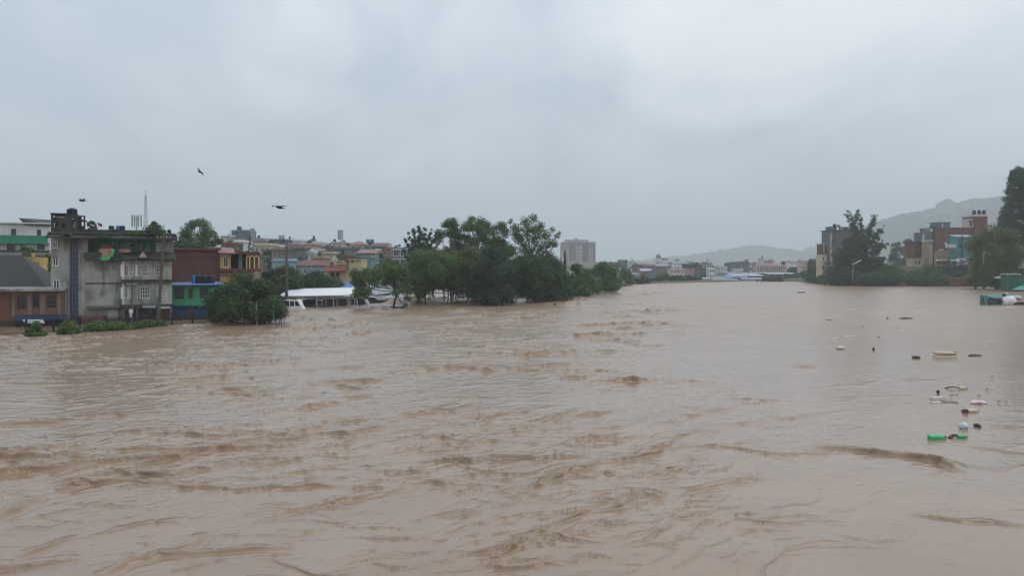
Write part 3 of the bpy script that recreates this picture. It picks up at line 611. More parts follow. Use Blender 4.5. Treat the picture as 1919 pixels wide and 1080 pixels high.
tree('broadleaf_tree', 'broad olive green tree before the dark tall tree at the right edge', 'tree', 1866, 236, 420, 104, 'round', 'olive', .12, None, .46, 2.2, 3, 80, G_R)
tree('broadleaf_tree', 'olive tree low at the water left of the green shelter', 'tree', 1838, 244, 462, 60, 'bush', 'olive', .06, None, .46, 2.0, 2, 81, G_R)
tree('broadleaf_tree', 'dark low tree behind the green shelter at the right edge', 'tree', 1895, 238, 470, 72, 'bush', 'dark', .04, None, .46, 2.0, 2, 82, G_R)
TALL = []
for i in range(620):
    t = _r.random(); q = 1 - t; TALL.append((1922 + (_r.random() * 2 - 1) * (20 + 36 * q ** .7), 470 - 152 * t, 5 + 5 * q * _r.random() + 2 * _r.random(), _r.normal() * 4))
tree('dark_tall_tree', 'very tall dark tree cut by the right edge of the picture', 'tree', 1922, 262, 308, 90, 'round', 'dark', .3, None, .45, 2.0, 1, 83, G_R, PXC(TALL, 1922, 500), girth=.5)
for i, (px, Y, top, w, lab) in enumerate([(1682, 470, 452, 36, 'hazy tree behind the right bank, left of three'), (1702, 490, 447, 34, 'hazy tree behind the right bank, the middle and tallest of three'), (1722, 480, 455, 30, 'hazy tree behind the brick house with the flat cap roof')]):
    tree('broadleaf_tree', lab, 'tree', px, Y, top, w, 'round', 'dark', .1, None, .9, 2.2, 1, 90 + i, 'hazy trees behind the right bank')
tree('broadleaf_tree', 'feathery tree behind the roof of the long brick building', 'tree', 1810, 345, 410, 26, 'spiky', 'mid', .2, None, .6, 1.8, 1, 95, None)
tree('shrub', 'bush over the low wall in front of the teal house', 'bush', 1786, 298, 476, 26, 'bush', 'mid', .02, None, .5, 1.8, 1, 96, G_R)
# far bank hedges and trees
G_F = 'trees and hedges of the far bank'
for i, (px, Y, top, w, kd, lf, lab) in enumerate([
    (1196, 318, 516, 24, 'hedge', 'blue', 'dark hedge on the far bank below the tan house'), (1207, 326, 520, 30, 'hedge', 'blue', 'low hedge on the far bank left of the blue and white house'), (1206, 322, 515, 10, 'round', 'blue', 'small rounded tree in the hedge below the tan wall'),
    (1252, 352, 513, 32, 'hedge', 'dark', 'grey green hedge on the far bank right of the blue and white house'), (1280, 362, 515, 34, 'hedge', 'blue', 'far hedge below the curved cream house'), (1305, 372, 519, 24, 'hedge', 'dark', 'thin far hedge below the blue tarpaulin roof'),
    (1225, 342, 521, 34, 'hedge', 'blue', 'thin far hedge before the blue and white house'), (1268, 356, 514, 40, 'hedge', 'mid', 'thicker green hedge on the far bank left of the cream terrace house'), (1292, 366, 517, 30, 'hedge', 'dark', 'dark hedge below the red and pink house'), (1176, 306, 512, 26, 'hedge', 'mid', 'bushy green hedge right of the first far bank tree'), (1240, 348, 511, 24, 'hedge', 'mid', 'bushy far hedge right of the white window surrounds'),
    (1505, 402, 508, 36, 'hedge', 'mid', 'green bushes left of the right bank tip'), (1522, 372, 503, 40, 'hedge', 'blue', 'dark green thicket behind the right bank tip'), (1470, 402, 512, 40, 'hedge', 'blue', 'dark reed bank behind the green one'),
    (1190, 480, 494, 16, 'round', 'dark', 'distant rounded tree behind the tall brownish block'), (1155, 470, 494, 18, 'round', 'blue', 'distant dark tree left of the long grey roofed house'), (1386, 500, 493, 22, 'round', 'blue', 'distant rounded tree left of the narrow grey block'),
    (1470, 540, 489, 20, 'round', 'dark', 'distant tree right of the pink columned hall'), (1490, 470, 500, 36, 'round', 'dark', 'distant trees before the white house right of the hall'), (1335, 470, 498, 12, 'round', 'dark', 'distant tree behind the narrow white house'), (1523, 440, 484, 24, 'round', 'blue', 'distant dark tree right of the pale pink house'),
    (1450, 384, 513, 40, 'hedge', 'mid', 'green reed bank in the river before the market sheds'), (1488, 396, 515, 34, 'hedge', 'mid', 'green reed bank reaching towards the right bank'), (1430, 378, 523, 10, 'hedge', 'brown', 'small drift heap with weeds in the far river'), (1456, 372, 524, 22, 'hedge', 'brown', 'weedy drift heap in front of the green reed bank')]):
    tree({'hedge': 'hedge', 'round': 'broadleaf_tree'}[kd], lab, {'hedge': 'hedge', 'round': 'tree'}[kd], px, Y, top, w, kd, lf, .0 if kd == 'hedge' else .1, None, max(.55, 2.2 * Y / FPX), 2.2, 1, 100 + i, G_F)
tree('shrub', 'leafy plants growing on the roof beside the terrace of the grey building', 'bush', 284, 92, 414, 46, 'spiky', 'light', .02, Z(442, 92), .24, 1.1, 4, 130, 'plants on the roof of the grey building', girth=.04)
tree('shrub', 'low green plants on the roof left of the leafy roof plants', 'bush', 246, 92.5, 431, 34, 'bush', 'mid', .02, Z(442, 92), .24, .9, 3, 131, 'plants on the roof of the grey building', girth=.04)
tree('shrub', 'drooping banana like plant by the roof stair house', 'bush', 172, 92.5, 414, 20, 'airy', 'mid', .2, Z(442, 92), .3, .7, 2, 132, 'plants on the roof of the grey building', girth=.04)
tree('shrub', 'green potted plant hanging on the green balcony terrace', 'bush', 247, 91.5, 452, 14, 'airy', 'olive', .2, Z(470, 91.5), .2, .9, 1, 133, 'plants on the roof of the grey building', girth=.03)

for i, (px, Y, top, w, lf, lab) in enumerate([(430, 240, 452, 22, 'dark', 'small dark tree between the low whitish house and the reddish house'), (496, 250, 462, 20, 'dark', 'small tree right of the cream banded house'), (560, 225, 478, 22, 'mid', 'small tree under the plain dark grey block'), (598, 240, 470, 18, 'dark', 'small dark tree below the stepped white house'), (632, 235, 474, 20, 'dark', 'small tree before the wide grey brick house'), (664, 262, 466, 22, 'mid', 'small tree left of the sloping red roof'), (688, 240, 478, 26, 'dark', 'dark tree right of the yellow villa tower'), (724, 235, 482, 28, 'mid', 'green tree under the tan brick house'), (580, 300, 450, 18, 'dark', 'small tree on the skyline left of the broad teal tank'), (655, 318, 455, 16, 'dark', 'small skyline tree right of the twin panel antenna')]):
    tree('broadleaf_tree', lab, 'tree', px, Y, top, w, 'round', lf, .08, None, .5, 2.0, 1, 160 + i, 'trees among the houses of the slope')
# ------------------------------------------------------------------ building kit
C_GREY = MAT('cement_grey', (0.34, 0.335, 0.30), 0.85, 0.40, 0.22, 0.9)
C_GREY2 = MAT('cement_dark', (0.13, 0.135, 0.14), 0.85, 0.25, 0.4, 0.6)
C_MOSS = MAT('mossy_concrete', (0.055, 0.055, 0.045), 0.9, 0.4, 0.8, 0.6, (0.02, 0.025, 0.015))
C_WHITE = MAT('white_paint', (0.62, 0.64, 0.64), 0.7, 0.12, 0.4, 0.35, (0.2, 0.2, 0.18))
C_WHITE2 = MAT('fresh_white_paint', (0.74, 0.75, 0.75), 0.45, 0.06, 0.5, 0.1, (0.3, 0.29, 0.26))
C_CREAM = MAT('cream_paint', (0.52, 0.47, 0.34), 0.8, 0.15, 0.4, 0.4, (0.16, 0.14, 0.1))
C_YELLOW = MAT('yellow_paint', (0.52, 0.37, 0.13), 0.8, 0.18, 0.4, 0.4, (0.12, 0.1, 0.05))
C_YELLOW2 = MAT('pale_yellow_paint', (0.50, 0.43, 0.25), 0.8, 0.12, 0.4, 0.3, (0.2, 0.17, 0.1))
C_GREEN = MAT('mint_green_paint', (0.075, 0.36, 0.19), 0.75, 0.15, 0.5, 0.35, (0.03, 0.1, 0.06))
C_GREEN2 = MAT('sheet_green', (0.025, 0.22, 0.13), 0.6, 0.15, 0.6, 0.2)
C_TEAL = MAT('teal_paint', (0.075, 0.32, 0.27), 0.7, 0.15, 0.4, 0.35, (0.04, 0.12, 0.1))
C_TEAL2 = MAT('weathered_teal', (0.085, 0.21, 0.20), 0.75, 0.25, 0.6, 0.28, (0.05, 0.08, 0.08))
C_SKYB = MAT('light_blue_paint', (0.24, 0.37, 0.42), 0.75, 0.12, 0.5, 0.3, (0.1, 0.15, 0.16))
C_BLUE = MAT('blue_paint', (0.022, 0.12, 0.32), 0.55, 0.2, 0.6, 0.35, (0.02, 0.04, 0.07))
C_BLUE2 = MAT('blue_sheet', (0.11, 0.20, 0.42), 0.5, 0.15, 0.4, 0.2)
C_NAVY = MAT('navy_sheet', (0.018, 0.030, 0.085), 0.5, 0.2, 0.6, 0.2)
C_PINK = MAT('pink_paint', (0.52, 0.33, 0.30), 0.8, 0.14, 0.4, 0.35, (0.18, 0.12, 0.1))
C_PALEPINK = MAT('pale_pink_paint', (0.60, 0.47, 0.45), 0.8, 0.12, 0.4, 0.3, (0.2, 0.16, 0.15))
C_RED = MAT('red_roofing', (0.21, 0.06, 0.045), 0.7, 0.22, 0.6, 0.3)
C_MAROON = MAT('maroon_roofing', (0.15, 0.055, 0.05), 0.7, 0.22, 0.6, 0.35)
C_PINKROOF = MAT('faded_red_roofing', (0.27, 0.15, 0.14), 0.7, 0.2, 0.4, 0.3)
C_BRICK = MAT('red_brick', (0.17, 0.062, 0.042), 0.9, 0.25, 0.5, 0.45, (0.05, 0.035, 0.03), brick=(0.10, 0.075, 0.06))
C_BRICK2 = MAT('brown_brick', (0.235, 0.095, 0.066), 0.9, 0.22, 0.5, 0.4, (0.06, 0.045, 0.04), brick=(0.14, 0.11, 0.09))
C_BRICK3 = MAT('dull_tan_brick', (0.25, 0.18, 0.14), 0.9, 0.22, 0.4, 0.4, (0.1, 0.08, 0.07), brick=(0.18, 0.15, 0.13))
C_TAN = MAT('tan_render', (0.33, 0.25, 0.17), 0.85, 0.2, 0.4, 0.4, (0.12, 0.09, 0.06))
C_PURPLE = MAT('mauve_grey_render', (0.26, 0.22, 0.24), 0.85, 0.2, 0.4, 0.4, (0.1, 0.09, 0.09))
C_SLATE = MAT('blue_grey_render', (0.16, 0.18, 0.20), 0.85, 0.2, 0.4, 0.4)
C_DARK = MAT('dark_roofing', (0.035, 0.037, 0.042), 0.65, 0.3, 0.6, 0.2)
C_TIN = MAT('tin_roofing', (0.42, 0.44, 0.46), 0.45, 0.15, 0.4, 0.35, (0.2, 0.18, 0.15), metal=0.2)
C_TINMID = MAT('worn_grey_roof_sheet', (0.33, 0.34, 0.36), 0.5, 0.18, 0.3, 0.25, (0.15, 0.15, 0.14))
C_TINDK = MAT('grey_roof_sheet', (0.24, 0.25, 0.27), 0.5, 0.15, 0.3, 0.25, (0.12, 0.12, 0.11))
C_TINW = MAT('white_roof_sheet', (0.74, 0.76, 0.78), 0.4, 0.07, 0.3, 0.12, (0.4, 0.38, 0.34))
C_TINB = MAT('pale_blue_roof_sheet', (0.27, 0.33, 0.41), 0.5, 0.15, 0.3, 0.25, (0.2, 0.2, 0.2))
C_GLASS = MAT('dark_window_glass', (0.012, 0.015, 0.02), 0.12, 0.3, 0.8, 0, spec=0.5)
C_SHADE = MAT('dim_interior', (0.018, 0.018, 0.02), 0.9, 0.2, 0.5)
C_FRAMEW = MAT('white_window_frame', (0.70, 0.71, 0.70), 0.6, 0.08, 1.0, 0.1)
C_FRAMEB = MAT('brown_window_frame', (0.07, 0.04, 0.028), 0.7, 0.2, 1.0)
C_WOOD = MAT('grey_wood', (0.10, 0.085, 0.07), 0.9, 0.3, 1.2)
C_STEEL = MAT('galvanised_steel', (0.32, 0.34, 0.35), 0.5, 0.15, 1.0, metal=0.4)
C_STEELW = MAT('white_steel', (0.70, 0.72, 0.73), 0.5, 0.08, 1.0)
C_BLACK = MAT('black_plastic', (0.018, 0.019, 0.021), 0.45, 0.2, 1.0)
C_TANKG = MAT('teal_plastic', (0.02, 0.15, 0.16), 0.5, 0.15, 1.0)
C_DRUM = MAT('blue_plastic', (0.02, 0.16, 0.40), 0.5, 0.15, 1.0)
C_ASHB = MAT('dusty_stairwell_glass', (0.030, 0.045, 0.085), 0.35, 0.3, 0.9, 0.2)

def wall_holes(mb, P, u0, u1, v0, v1, holes, rev=0.2):
    """wall surface with openings; P(u, v, d) gives the point, d metres into the wall"""
    us = sorted({u0, u1, *[h[0] for h in holes], *[h[2] for h in holes]}); vs_ = sorted({v0, v1, *[h[1] for h in holes], *[h[3] for h in holes]})
    us = [u for u in us if u0 <= u <= u1]; vs_ = [v for v in vs_ if v0 <= v <= v1]
    for i in range(len(us) - 1):
        for j in range(len(vs_) - 1):
            cu, cv = (us[i] + us[i + 1]) / 2, (vs_[j] + vs_[j + 1]) / 2
            if any(h[0] < cu < h[2] and h[1] < cv < h[3] for h in holes): continue
            mb.face([P(us[i], vs_[j], 0), P(us[i + 1], vs_[j], 0), P(us[i + 1], vs_[j + 1], 0), P(us[i], vs_[j + 1], 0)])
    for a, b, c, d in holes:
        for q in (((a, b), (a, d)), ((c, d), (c, b)), ((a, d), (c, d)), ((c, b), (a, b))):
            mb.face([P(*q[0], 0), P(*q[1], 0), P(*q[1], rev), P(*q[0], rev)])
_win = {}
def window(root, lx, lz, w, h, y, style='white', face='front', sill=True):
    """window in an opening: a frame with its pane as sub-part; lx, lz = lower middle of the opening, y = wall plane"""
    w, h = round(w, 2), round(h, 2); k = (w, h, style)
    if k not in _win:
        t = 0.07 if style != 'white2' else 0.11; m = MB(); a = w / 2
        m.box(-a, a, .08, .16, 0, t).box(-a, a, .08, .16, h - t, h).box(-a, -a + t, .08, .16, t, h - t).box(a - t, a, .08, .16, t, h - t)
        if style in ('white', 'white2', 'brown'): m.box(-t * .35, t * .35, .09, .15, t, h - t)
        if style == 'grid':
            for q in (-.33, .0, .33): m.box(a * 2 * q / 1 * .75 - .03, a * 2 * q * .75 + .03, .09, .15, t, h - t)
            for q in (.36, .68): m.box(-a + t, a - t, .10, .14, h * q - .025, h * q + .025)
        fm = C_FRAMEB if style in ('brown', 'dark') else C_FRAMEW
        p = MB().box(-a + .01, a - .01, .17, .19, .01, h - .01)
        _win[k] = (m.mesh('window', fm), p.mesh('pane', C_GLASS))
    f = link('window', _win[k][0], root, (lx, y, lz))
    if face == 'right': f.location = (y, lx, lz); f.rotation_euler = (0, 0, PI / 2)
    if face == 'left': f.location = (y, lx, lz); f.rotation_euler = (0, 0, -PI / 2)
    link('pane', _win[k][1], f)
    return f
def water_tank(px, pyb, wpx, hpx, Y, mat, label, group='water tanks on the roofs', zb=None):
    s = Y / FPX; r = wpx * s / 2; h = hpx * s; o = thing('water_tank', label, 'water tank', (X(px, Y), Y, Z(pyb, Y) if zb is None else zb), 0, group)
    pr = [(r * .97, 0)]
    for i in range(5): pr += [(r, h * (.04 + .15 * i)), (r, h * (.12 + .15 * i)), (r * .95, h * (.14 + .15 * i))]
    pr += [(r * .9, h * .82), (r * .55, h * .93)]
    MB().lathe(pr, 12).build('tank', mat, o, smooth=False); MB().lathe([(r * .42, h * .90), (r * .42, h), (r * .3, h * 1.02)], 10).build('lid', mat, o)
    return o
def house(label, pxl, pxr, pyt, Y, wall, rows=2, cols=3, depth=8.0, win='white', wsz=None, z0=None, slab=None, roof='flat', roofmat=None, parapet=0.7, band=True, fl=2.9, sidewin=1, cat='house', group=None, name='house', over=0.35, colgap=None, skip=(), stair=None, balcony=False):
    """flat roofed block: wall, floor slabs, roof, parapet, windows with panes; front face at distance Y between columns pxl and pxr"""
    s = Y / FPX; xl, xr = X(pxl, Y), X(pxr, Y); xc = (xl + xr) / 2; w = xr - xl; a = w / 2
    if z0 is None: z0 = min(gz(xc, Y), gz(xc, Y + depth)) - .4
    H = Z(pyt, Y) - z0; root = thing(name, label, cat, (xc, Y, z0), 0, group)
    hb = H - (parapet if roof == 'flat' else 0.0)
    ww, wh = wsz or (min(1.25, w / max(cols, 1) * .42), min(1.35, 0.47 * fl))
    holes = []; wins = []
    for r_ in range(rows):
        zf = hb - (r_ + 1) * fl + 0.95
        if zf < 0.2: break
        for c in range(cols):
            if (r_, c) in skip: continue
            u = -a + w * (c + .5) / cols; holes.append((u - ww / 2, zf, u + ww / 2, zf + wh)); wins.append((u, zf))
    m = MB(); wall_holes(m, lambda u, v, d: (u, d, v), -a, a, -3, hb, holes)
    right = xc < 0; sh = []; sx = a if right else -a
    if sidewin:
        for r_ in range(rows):
            zf = hb - (r_ + 1) * fl + 0.95
            if zf < .2: break
            for c in range(sidewin):
                u = depth * (c + .5) / sidewin; sh.append((u - ww / 2, zf, u + ww / 2, zf + wh))
    sd = (lambda u, v, d: (a - d, u, v)) if right else (lambda u, v, d: (-a + d, u, v))
    wall_holes(m, sd, 0, depth, -3, hb, sh)
    ox = -a if right else a
    m.face([(ox, 0, -3), (ox, depth, -3), (ox, depth, hb), (ox, 0, hb)]); m.face([(-a, depth, -3), (a, depth, -3), (a, depth, hb), (-a, depth, hb)])
    m.face([(-a, 0, hb), (a, 0, hb), (a, depth, hb), (-a, depth, hb)])
    m.build('wall', wall, root)
    for u, zf in wins: window(root, u, zf, ww, wh, 0, win)
    for q in sh: window(root, (q[0] + q[2]) / 2, q[1], ww, wh, sx, win, 'right' if right else 'left')
    sl = slab or wall
    if band:
        for r_ in range(1, rows + 1):
            zf = hb - r_ * fl
            if zf < 0.3: break
            e = 0.9 if balcony else 0.28
            MB().box(-a - .2, a + .2, -e, depth + .1, zf - .09, zf + .09).build('floor_slab', sl, root)
            if balcony:
                b = MB()
                n = max(3, int(w / .9))
                for i in range(n + 1): b.box(-a + w * i / n - .04, -a + w * i / n + .04, -e + .03, -e + .11, zf + .1, zf + .85)
                b.box(-a, a, -e + .02, -e + .12, zf + .85, zf + .95); b.build('railing', sl, root)['kind'] = 'stuff'
    if roof == 'flat':
        MB().box(-a - over, a + over, -over, depth + over, hb + .003, hb + .2).build('roof', roofmat or sl, root)
        p = MB(); p.box(-a, a, 0, .15, hb + .2, H).box(-a, a, depth - .15, depth, hb + .2, H).box(-a, -a + .15, .15, depth - .15, hb + .2, H).box(a - .15, a, .15, depth - .15, hb + .2, H)
        p.build('parapet', wall, root)
    elif roof == 'shed':
        MB().hexa([(-a - over, -over, hb - .25), (a + over, -over, hb - .25), (a + over, depth + over, hb + 1.1), (-a - over, depth + over, hb + 1.1), (-a - over, -over, hb - .15), (a + over, -over, hb - .15), (a + over, depth + over, hb + 1.2), (-a - over, depth + over, hb + 1.2)]).build('roof', roofmat or sl, root)
    elif roof == 'hip':
        h2 = 1.9 * min(1, w / 8); b = MB(); q = [(-a - over, -over, hb), (a + over, -over, hb), (a + over, depth + over, hb), (-a - over, depth + over, hb)]; c, d = (-a + min(a, depth) * .55, depth / 2, hb + h2), (a - min(a, depth) * .55, depth / 2, hb + h2)
        b.face([q[0], q[1], d, c]).face([q[1], q[2], d]).face([q[2], q[3], c, d]).face([q[3], q[0], c]).face(q[::-1]); b.build('roof', roofmat or C_RED, root)
    if stair:
        l, r2, t = stair; MB().box((l - (pxl + pxr) / 2) * s, (r2 - (pxl + pxr) / 2) * s, depth * .3, depth * .3 + 3, hb + .2, Z(t, Y) - z0).build('stair_tower', wall, root)
    return root
class Fac:
    """a building drawn in the photograph's pixels on its own front plane"""
    def __init__(self, name, label, cat, pxc, Y, group=None, rz=0.0):
        self.c, self.q = math.cos(rz), math.sin(rz); self.Y = Y; self.s = Y / FPX; self.pxc = pxc; self.root = thing(name, label, cat, (X(pxc, Y), Y, 0), rz, group)
    def x(self, px): k = (px - 959.5) / FPX; return (k * self.Y - X(self.pxc, self.Y)) / (self.c - k * self.q)
    def z(self, py): return Z(py, self.Y)
    def box(self, name, mat, px0, px1, py0, py1, y0, y1, parent=None):
        return MB().box(self.x(px0), self.x(px1), y0, y1, self.z(py1), self.z(py0)).build(name, mat, parent or self.root)
    def wall(self, mat, px0, px1, py0, py1, y, depth, holes=(), style='white', name='wall', rev=.2, sides=True):
        H = [(self.x(h[0]), self.z(h[3]), self.x(h[2]), self.z(h[1])) for h in holes]
        x0, x1, z0, z1 = self.x(px0), self.x(px1), self.z(py1) if py1 < 900 else -2.5, self.z(py0)
        m = MB(); wall_holes(m, lambda u, v, d: (u, y + d, v), x0, x1, z0, z1, H, rev)
        if sides:
            m.face([(x0, y, z0), (x0, y + depth, z0), (x0, y + depth, z1), (x0, y, z1)]); m.face([(x1, y, z0), (x1, y + depth, z0), (x1, y + depth, z1), (x1, y, z1)])
            m.face([(x0, y + depth, z0), (x1, y + depth, z0), (x1, y + depth, z1), (x0, y + depth, z1)]); m.face([(x0, y, z1), (x1, y, z1), (x1, y + depth, z1), (x0, y + depth, z1)])
        o = m.build(name, mat, self.root)
        for h, q in zip(holes, H):
            st = h[4] if len(h) > 4 else style
            if st: window(self.root, (q[0] + q[2]) / 2, q[1], q[2] - q[0], q[3] - q[1], y, st)
        return o
# ------------------------------------------------------------------ left bank, near buildings
def grey_building():
    F = Fac('apartment_building', 'stained grey four storey apartment building with a green painted top balcony', 'building', 210, 92, None, R(24)); R0 = F.root; x, z = F.x, F.z
    F.wall(C_GREY, 95, 233, 484, 999, 0, 11, [(98, 480, 110, 499, 'white2'), (99, 524, 112, 543, 'white2')])
    F.wall(C_GREY, 95, 165, 441, 484, 0.0, 11, [(98, 453, 108, 467, 'white2')])
    F.wall(C_GREY, 293, 325, 441, 484, 0.0, 11, [(290.5 + 3, 456, 306, 475, 'grid')])
    # green painted recess of the top floor
    F.wall(C_GREEN, 165, 293, 441, 484, 1.7, 6, [(168, 450, 186, 484, None), (203, 452, 214, 484, 'dark'), (222, 454, 245, 470, 'dark'), (258, 454, 268, 484, 'dark'), (272, 456, 278, 472, 'white')], name='recess_wall')
    F.box('door', C_GREEN2, 168.2, 185.8, 450.2, 483.5, 1.78, 1.84)
    # tall stairwell window with a round head
    m = MB(); m.box(x(131), x(147), -.06, .05, -2.4, z(457)); pts = [(x(139) + (x(147) - x(139)) * math.cos(t), z(457.02) + (x(147) - x(139)) * math.sin(t)) for t in np.linspace(0, PI, 9)]; m.prism(pts, -.06, .05)
    g = m.build('stairwell_window', C_ASHB, R0)
    for k in range(14): MB().box(x(131), x(147), -.1, -.062, z(462 + 9.6 * k) - .025, z(462 + 9.6 * k) + .025).build('glazing_bar', C_SLATE, g)
    for px in (136, 142): MB().box(x(px) - .02, x(px) + .02, -.095, -.064, -2.4, z(455)).build('glazing_bar', C_SLATE, g)
    F.box('pilaster', C_GREY, 128, 130.7, 452, 640, -.12, .02); F.box('pilaster', C_GREY, 147.3, 150, 452, 640, -.12, .02)
    # projecting bay on the right
    W_ = [(227 + 7, 496, 241, 518, 'white'), (241.5, 496, 251, 518, 'grid'), (259, 496, 265, 518, 'white'), (265.5, 496, 278, 518, 'grid'), (290, 497, 306, 517, 'grid'), (234, 538, 240, 560, 'white'), (240.5, 538, 249, 560, 'grid'), (263, 538, 281, 560, 'grid'), (303, 538, 313, 556, 'grid'), (294, 538, 298, 556, 'white'),
          (234, 580, 256, 610, None), (259, 580, 281, 610, None), (283, 580, 297, 610, None), (300, 580, 319, 610, None)]
    F.wall(C_GREY, 231, 322, 487, 999, -1.1, 1.08, W_, name='bay_wall')
    for a, b, mt in ((234, 256, C_SHADE), (259, 281, C_DARK), (283, 297, C_DARK), (300, 319, C_MAROON)): F.box('shutter', mt, a + .1, b - .1, 580.2, 640, -.93, -.9)
    for a in (235.5, 233): pass
    for a, b, c, d in ((227, 231, 496, 518), (254.5, 258, 496, 518), (227.5, 231.5, 539, 560)): F.box('window_shutter', C_FRAMEW, a, b, c, d, -1.24, -1.18)
    F.box('pilaster', C_WHITE, 230.2, 233.4, 490, 575, -1.26, -1.1)
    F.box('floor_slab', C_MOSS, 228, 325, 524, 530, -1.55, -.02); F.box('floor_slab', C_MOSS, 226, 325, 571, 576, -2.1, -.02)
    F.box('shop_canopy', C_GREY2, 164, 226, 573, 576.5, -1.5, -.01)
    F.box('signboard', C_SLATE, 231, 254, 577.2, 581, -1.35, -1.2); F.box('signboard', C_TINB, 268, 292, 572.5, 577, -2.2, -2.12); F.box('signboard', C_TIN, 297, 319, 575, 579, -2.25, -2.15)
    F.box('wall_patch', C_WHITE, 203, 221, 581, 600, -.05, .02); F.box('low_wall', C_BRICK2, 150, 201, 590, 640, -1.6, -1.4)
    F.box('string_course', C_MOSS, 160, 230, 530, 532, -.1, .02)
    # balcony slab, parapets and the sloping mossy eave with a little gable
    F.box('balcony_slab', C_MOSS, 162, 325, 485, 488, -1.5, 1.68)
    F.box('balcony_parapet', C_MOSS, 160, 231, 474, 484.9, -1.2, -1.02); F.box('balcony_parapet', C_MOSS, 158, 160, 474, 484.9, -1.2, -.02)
    F.box('balcony_parapet', C_GREY, 222, 247, 467, 474, -.62, -.5)
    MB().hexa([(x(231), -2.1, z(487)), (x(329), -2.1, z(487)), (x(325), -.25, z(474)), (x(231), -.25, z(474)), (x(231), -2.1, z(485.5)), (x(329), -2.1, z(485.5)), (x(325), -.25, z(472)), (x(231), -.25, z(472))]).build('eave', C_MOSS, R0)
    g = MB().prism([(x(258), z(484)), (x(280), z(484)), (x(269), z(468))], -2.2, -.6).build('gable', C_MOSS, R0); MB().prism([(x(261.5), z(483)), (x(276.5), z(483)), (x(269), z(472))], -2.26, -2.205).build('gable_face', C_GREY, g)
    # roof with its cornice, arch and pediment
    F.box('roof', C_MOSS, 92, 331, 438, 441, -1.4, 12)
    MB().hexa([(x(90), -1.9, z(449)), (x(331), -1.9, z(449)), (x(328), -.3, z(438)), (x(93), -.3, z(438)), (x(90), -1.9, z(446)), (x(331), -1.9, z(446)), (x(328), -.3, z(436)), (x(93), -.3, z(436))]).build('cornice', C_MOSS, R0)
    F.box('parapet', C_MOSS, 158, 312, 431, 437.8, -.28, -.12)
    for a, b in ((300, 311), (205, 222), (168, 182)): F.box('coping', C_GREY2, a, b, 429.5, 430.9, -.34, -.06)
    m = MB()
    for k in range(8):
        t0, t1 = PI * k / 8, PI * (k + 1) / 8; ro, ri = 12 * F.s, 8 * F.s; cz = z(449)
        m.hexa([(x(128) + ri * math.cos(t0), -2.0, cz + ri * math.sin(t0)), (x(128) + ro * math.cos(t0), -2.0, cz + ro * math.sin(t0)), (x(128) + ro * math.cos(t0), -.5, cz + ro * math.sin(t0)), (x(128) + ri * math.cos(t0), -.5, cz + ri * math.sin(t0)),
                (x(128) + ri * math.cos(t1), -2.0, cz + ri * math.sin(t1)), (x(128) + ro * math.cos(t1), -2.0, cz + ro * math.sin(t1)), (x(128) + ro * math.cos(t1), -.5, cz + ro * math.sin(t1)), (x(128) + ri * math.cos(t1), -.5, cz + ri * math.sin(t1))])
    m.build('arch', C_MOSS, R0); MB().prism([(x(185), z(447)), (x(212), z(447)), (x(198), z(433))], -2.0, -.4).build('pediment', C_MOSS, R0)
    F.box('roof_wing', C_MOSS, 325.1, 332, 441.2, 446, -1.0, 6); F.box('roof_block', C_GREY2, 316, 322, 434, 437.9, 1, 2.5)
    # open stair house on the roof: the sky shows through it
    for yy in (0.2, 3.6):
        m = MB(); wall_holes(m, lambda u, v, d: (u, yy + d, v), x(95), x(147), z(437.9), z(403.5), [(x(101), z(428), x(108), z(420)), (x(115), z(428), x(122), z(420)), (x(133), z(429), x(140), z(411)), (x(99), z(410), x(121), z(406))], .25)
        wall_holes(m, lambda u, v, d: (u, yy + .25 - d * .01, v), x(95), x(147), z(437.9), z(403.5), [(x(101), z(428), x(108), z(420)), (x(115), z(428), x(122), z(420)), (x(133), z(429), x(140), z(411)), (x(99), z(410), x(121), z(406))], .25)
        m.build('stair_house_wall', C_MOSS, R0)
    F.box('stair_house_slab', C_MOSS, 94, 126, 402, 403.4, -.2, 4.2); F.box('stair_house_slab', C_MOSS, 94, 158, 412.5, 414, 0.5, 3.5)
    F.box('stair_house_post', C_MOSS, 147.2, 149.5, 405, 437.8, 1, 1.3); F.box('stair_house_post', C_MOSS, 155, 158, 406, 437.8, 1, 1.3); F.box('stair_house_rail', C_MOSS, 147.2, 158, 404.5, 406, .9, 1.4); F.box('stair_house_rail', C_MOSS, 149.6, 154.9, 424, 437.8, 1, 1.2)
    for k in range(7): F.box('baluster', C_GREY, 100 + 3.1 * k, 101.2 + 3.1 * k, 406.1, 409.9, .25, .35)
grey_building()
water_tank(135, 402, 18, 12, 93.5, C_BLACK, 'black water tank on top of the open stair house'); water_tank(317, 437, 7, 7, 95, C_BLACK, 'small black tank at the right end of the grey building roof')
for px, c, lab in ((202, C_BLACK, 'black barrel on the roof of the grey building'), (216, C_DRUM, 'blue barrel on the roof of the grey building'), (223, C_BLACK, 'dark barrel beside the blue barrel on the roof')):
    o = thing('barrel', lab, 'barrel', (X(px, 92), 92.8, Z(438, 92)), 0, 'barrels on the roof of the grey building'); MB().lathe([(.27, 0), (.3, .1), (.29, .5), (.3, .9), (.26, .95)], 10).build('drum', c, o); MB().lathe([(.24, .951), (.24, .98)], 10).build('lid', c, o)
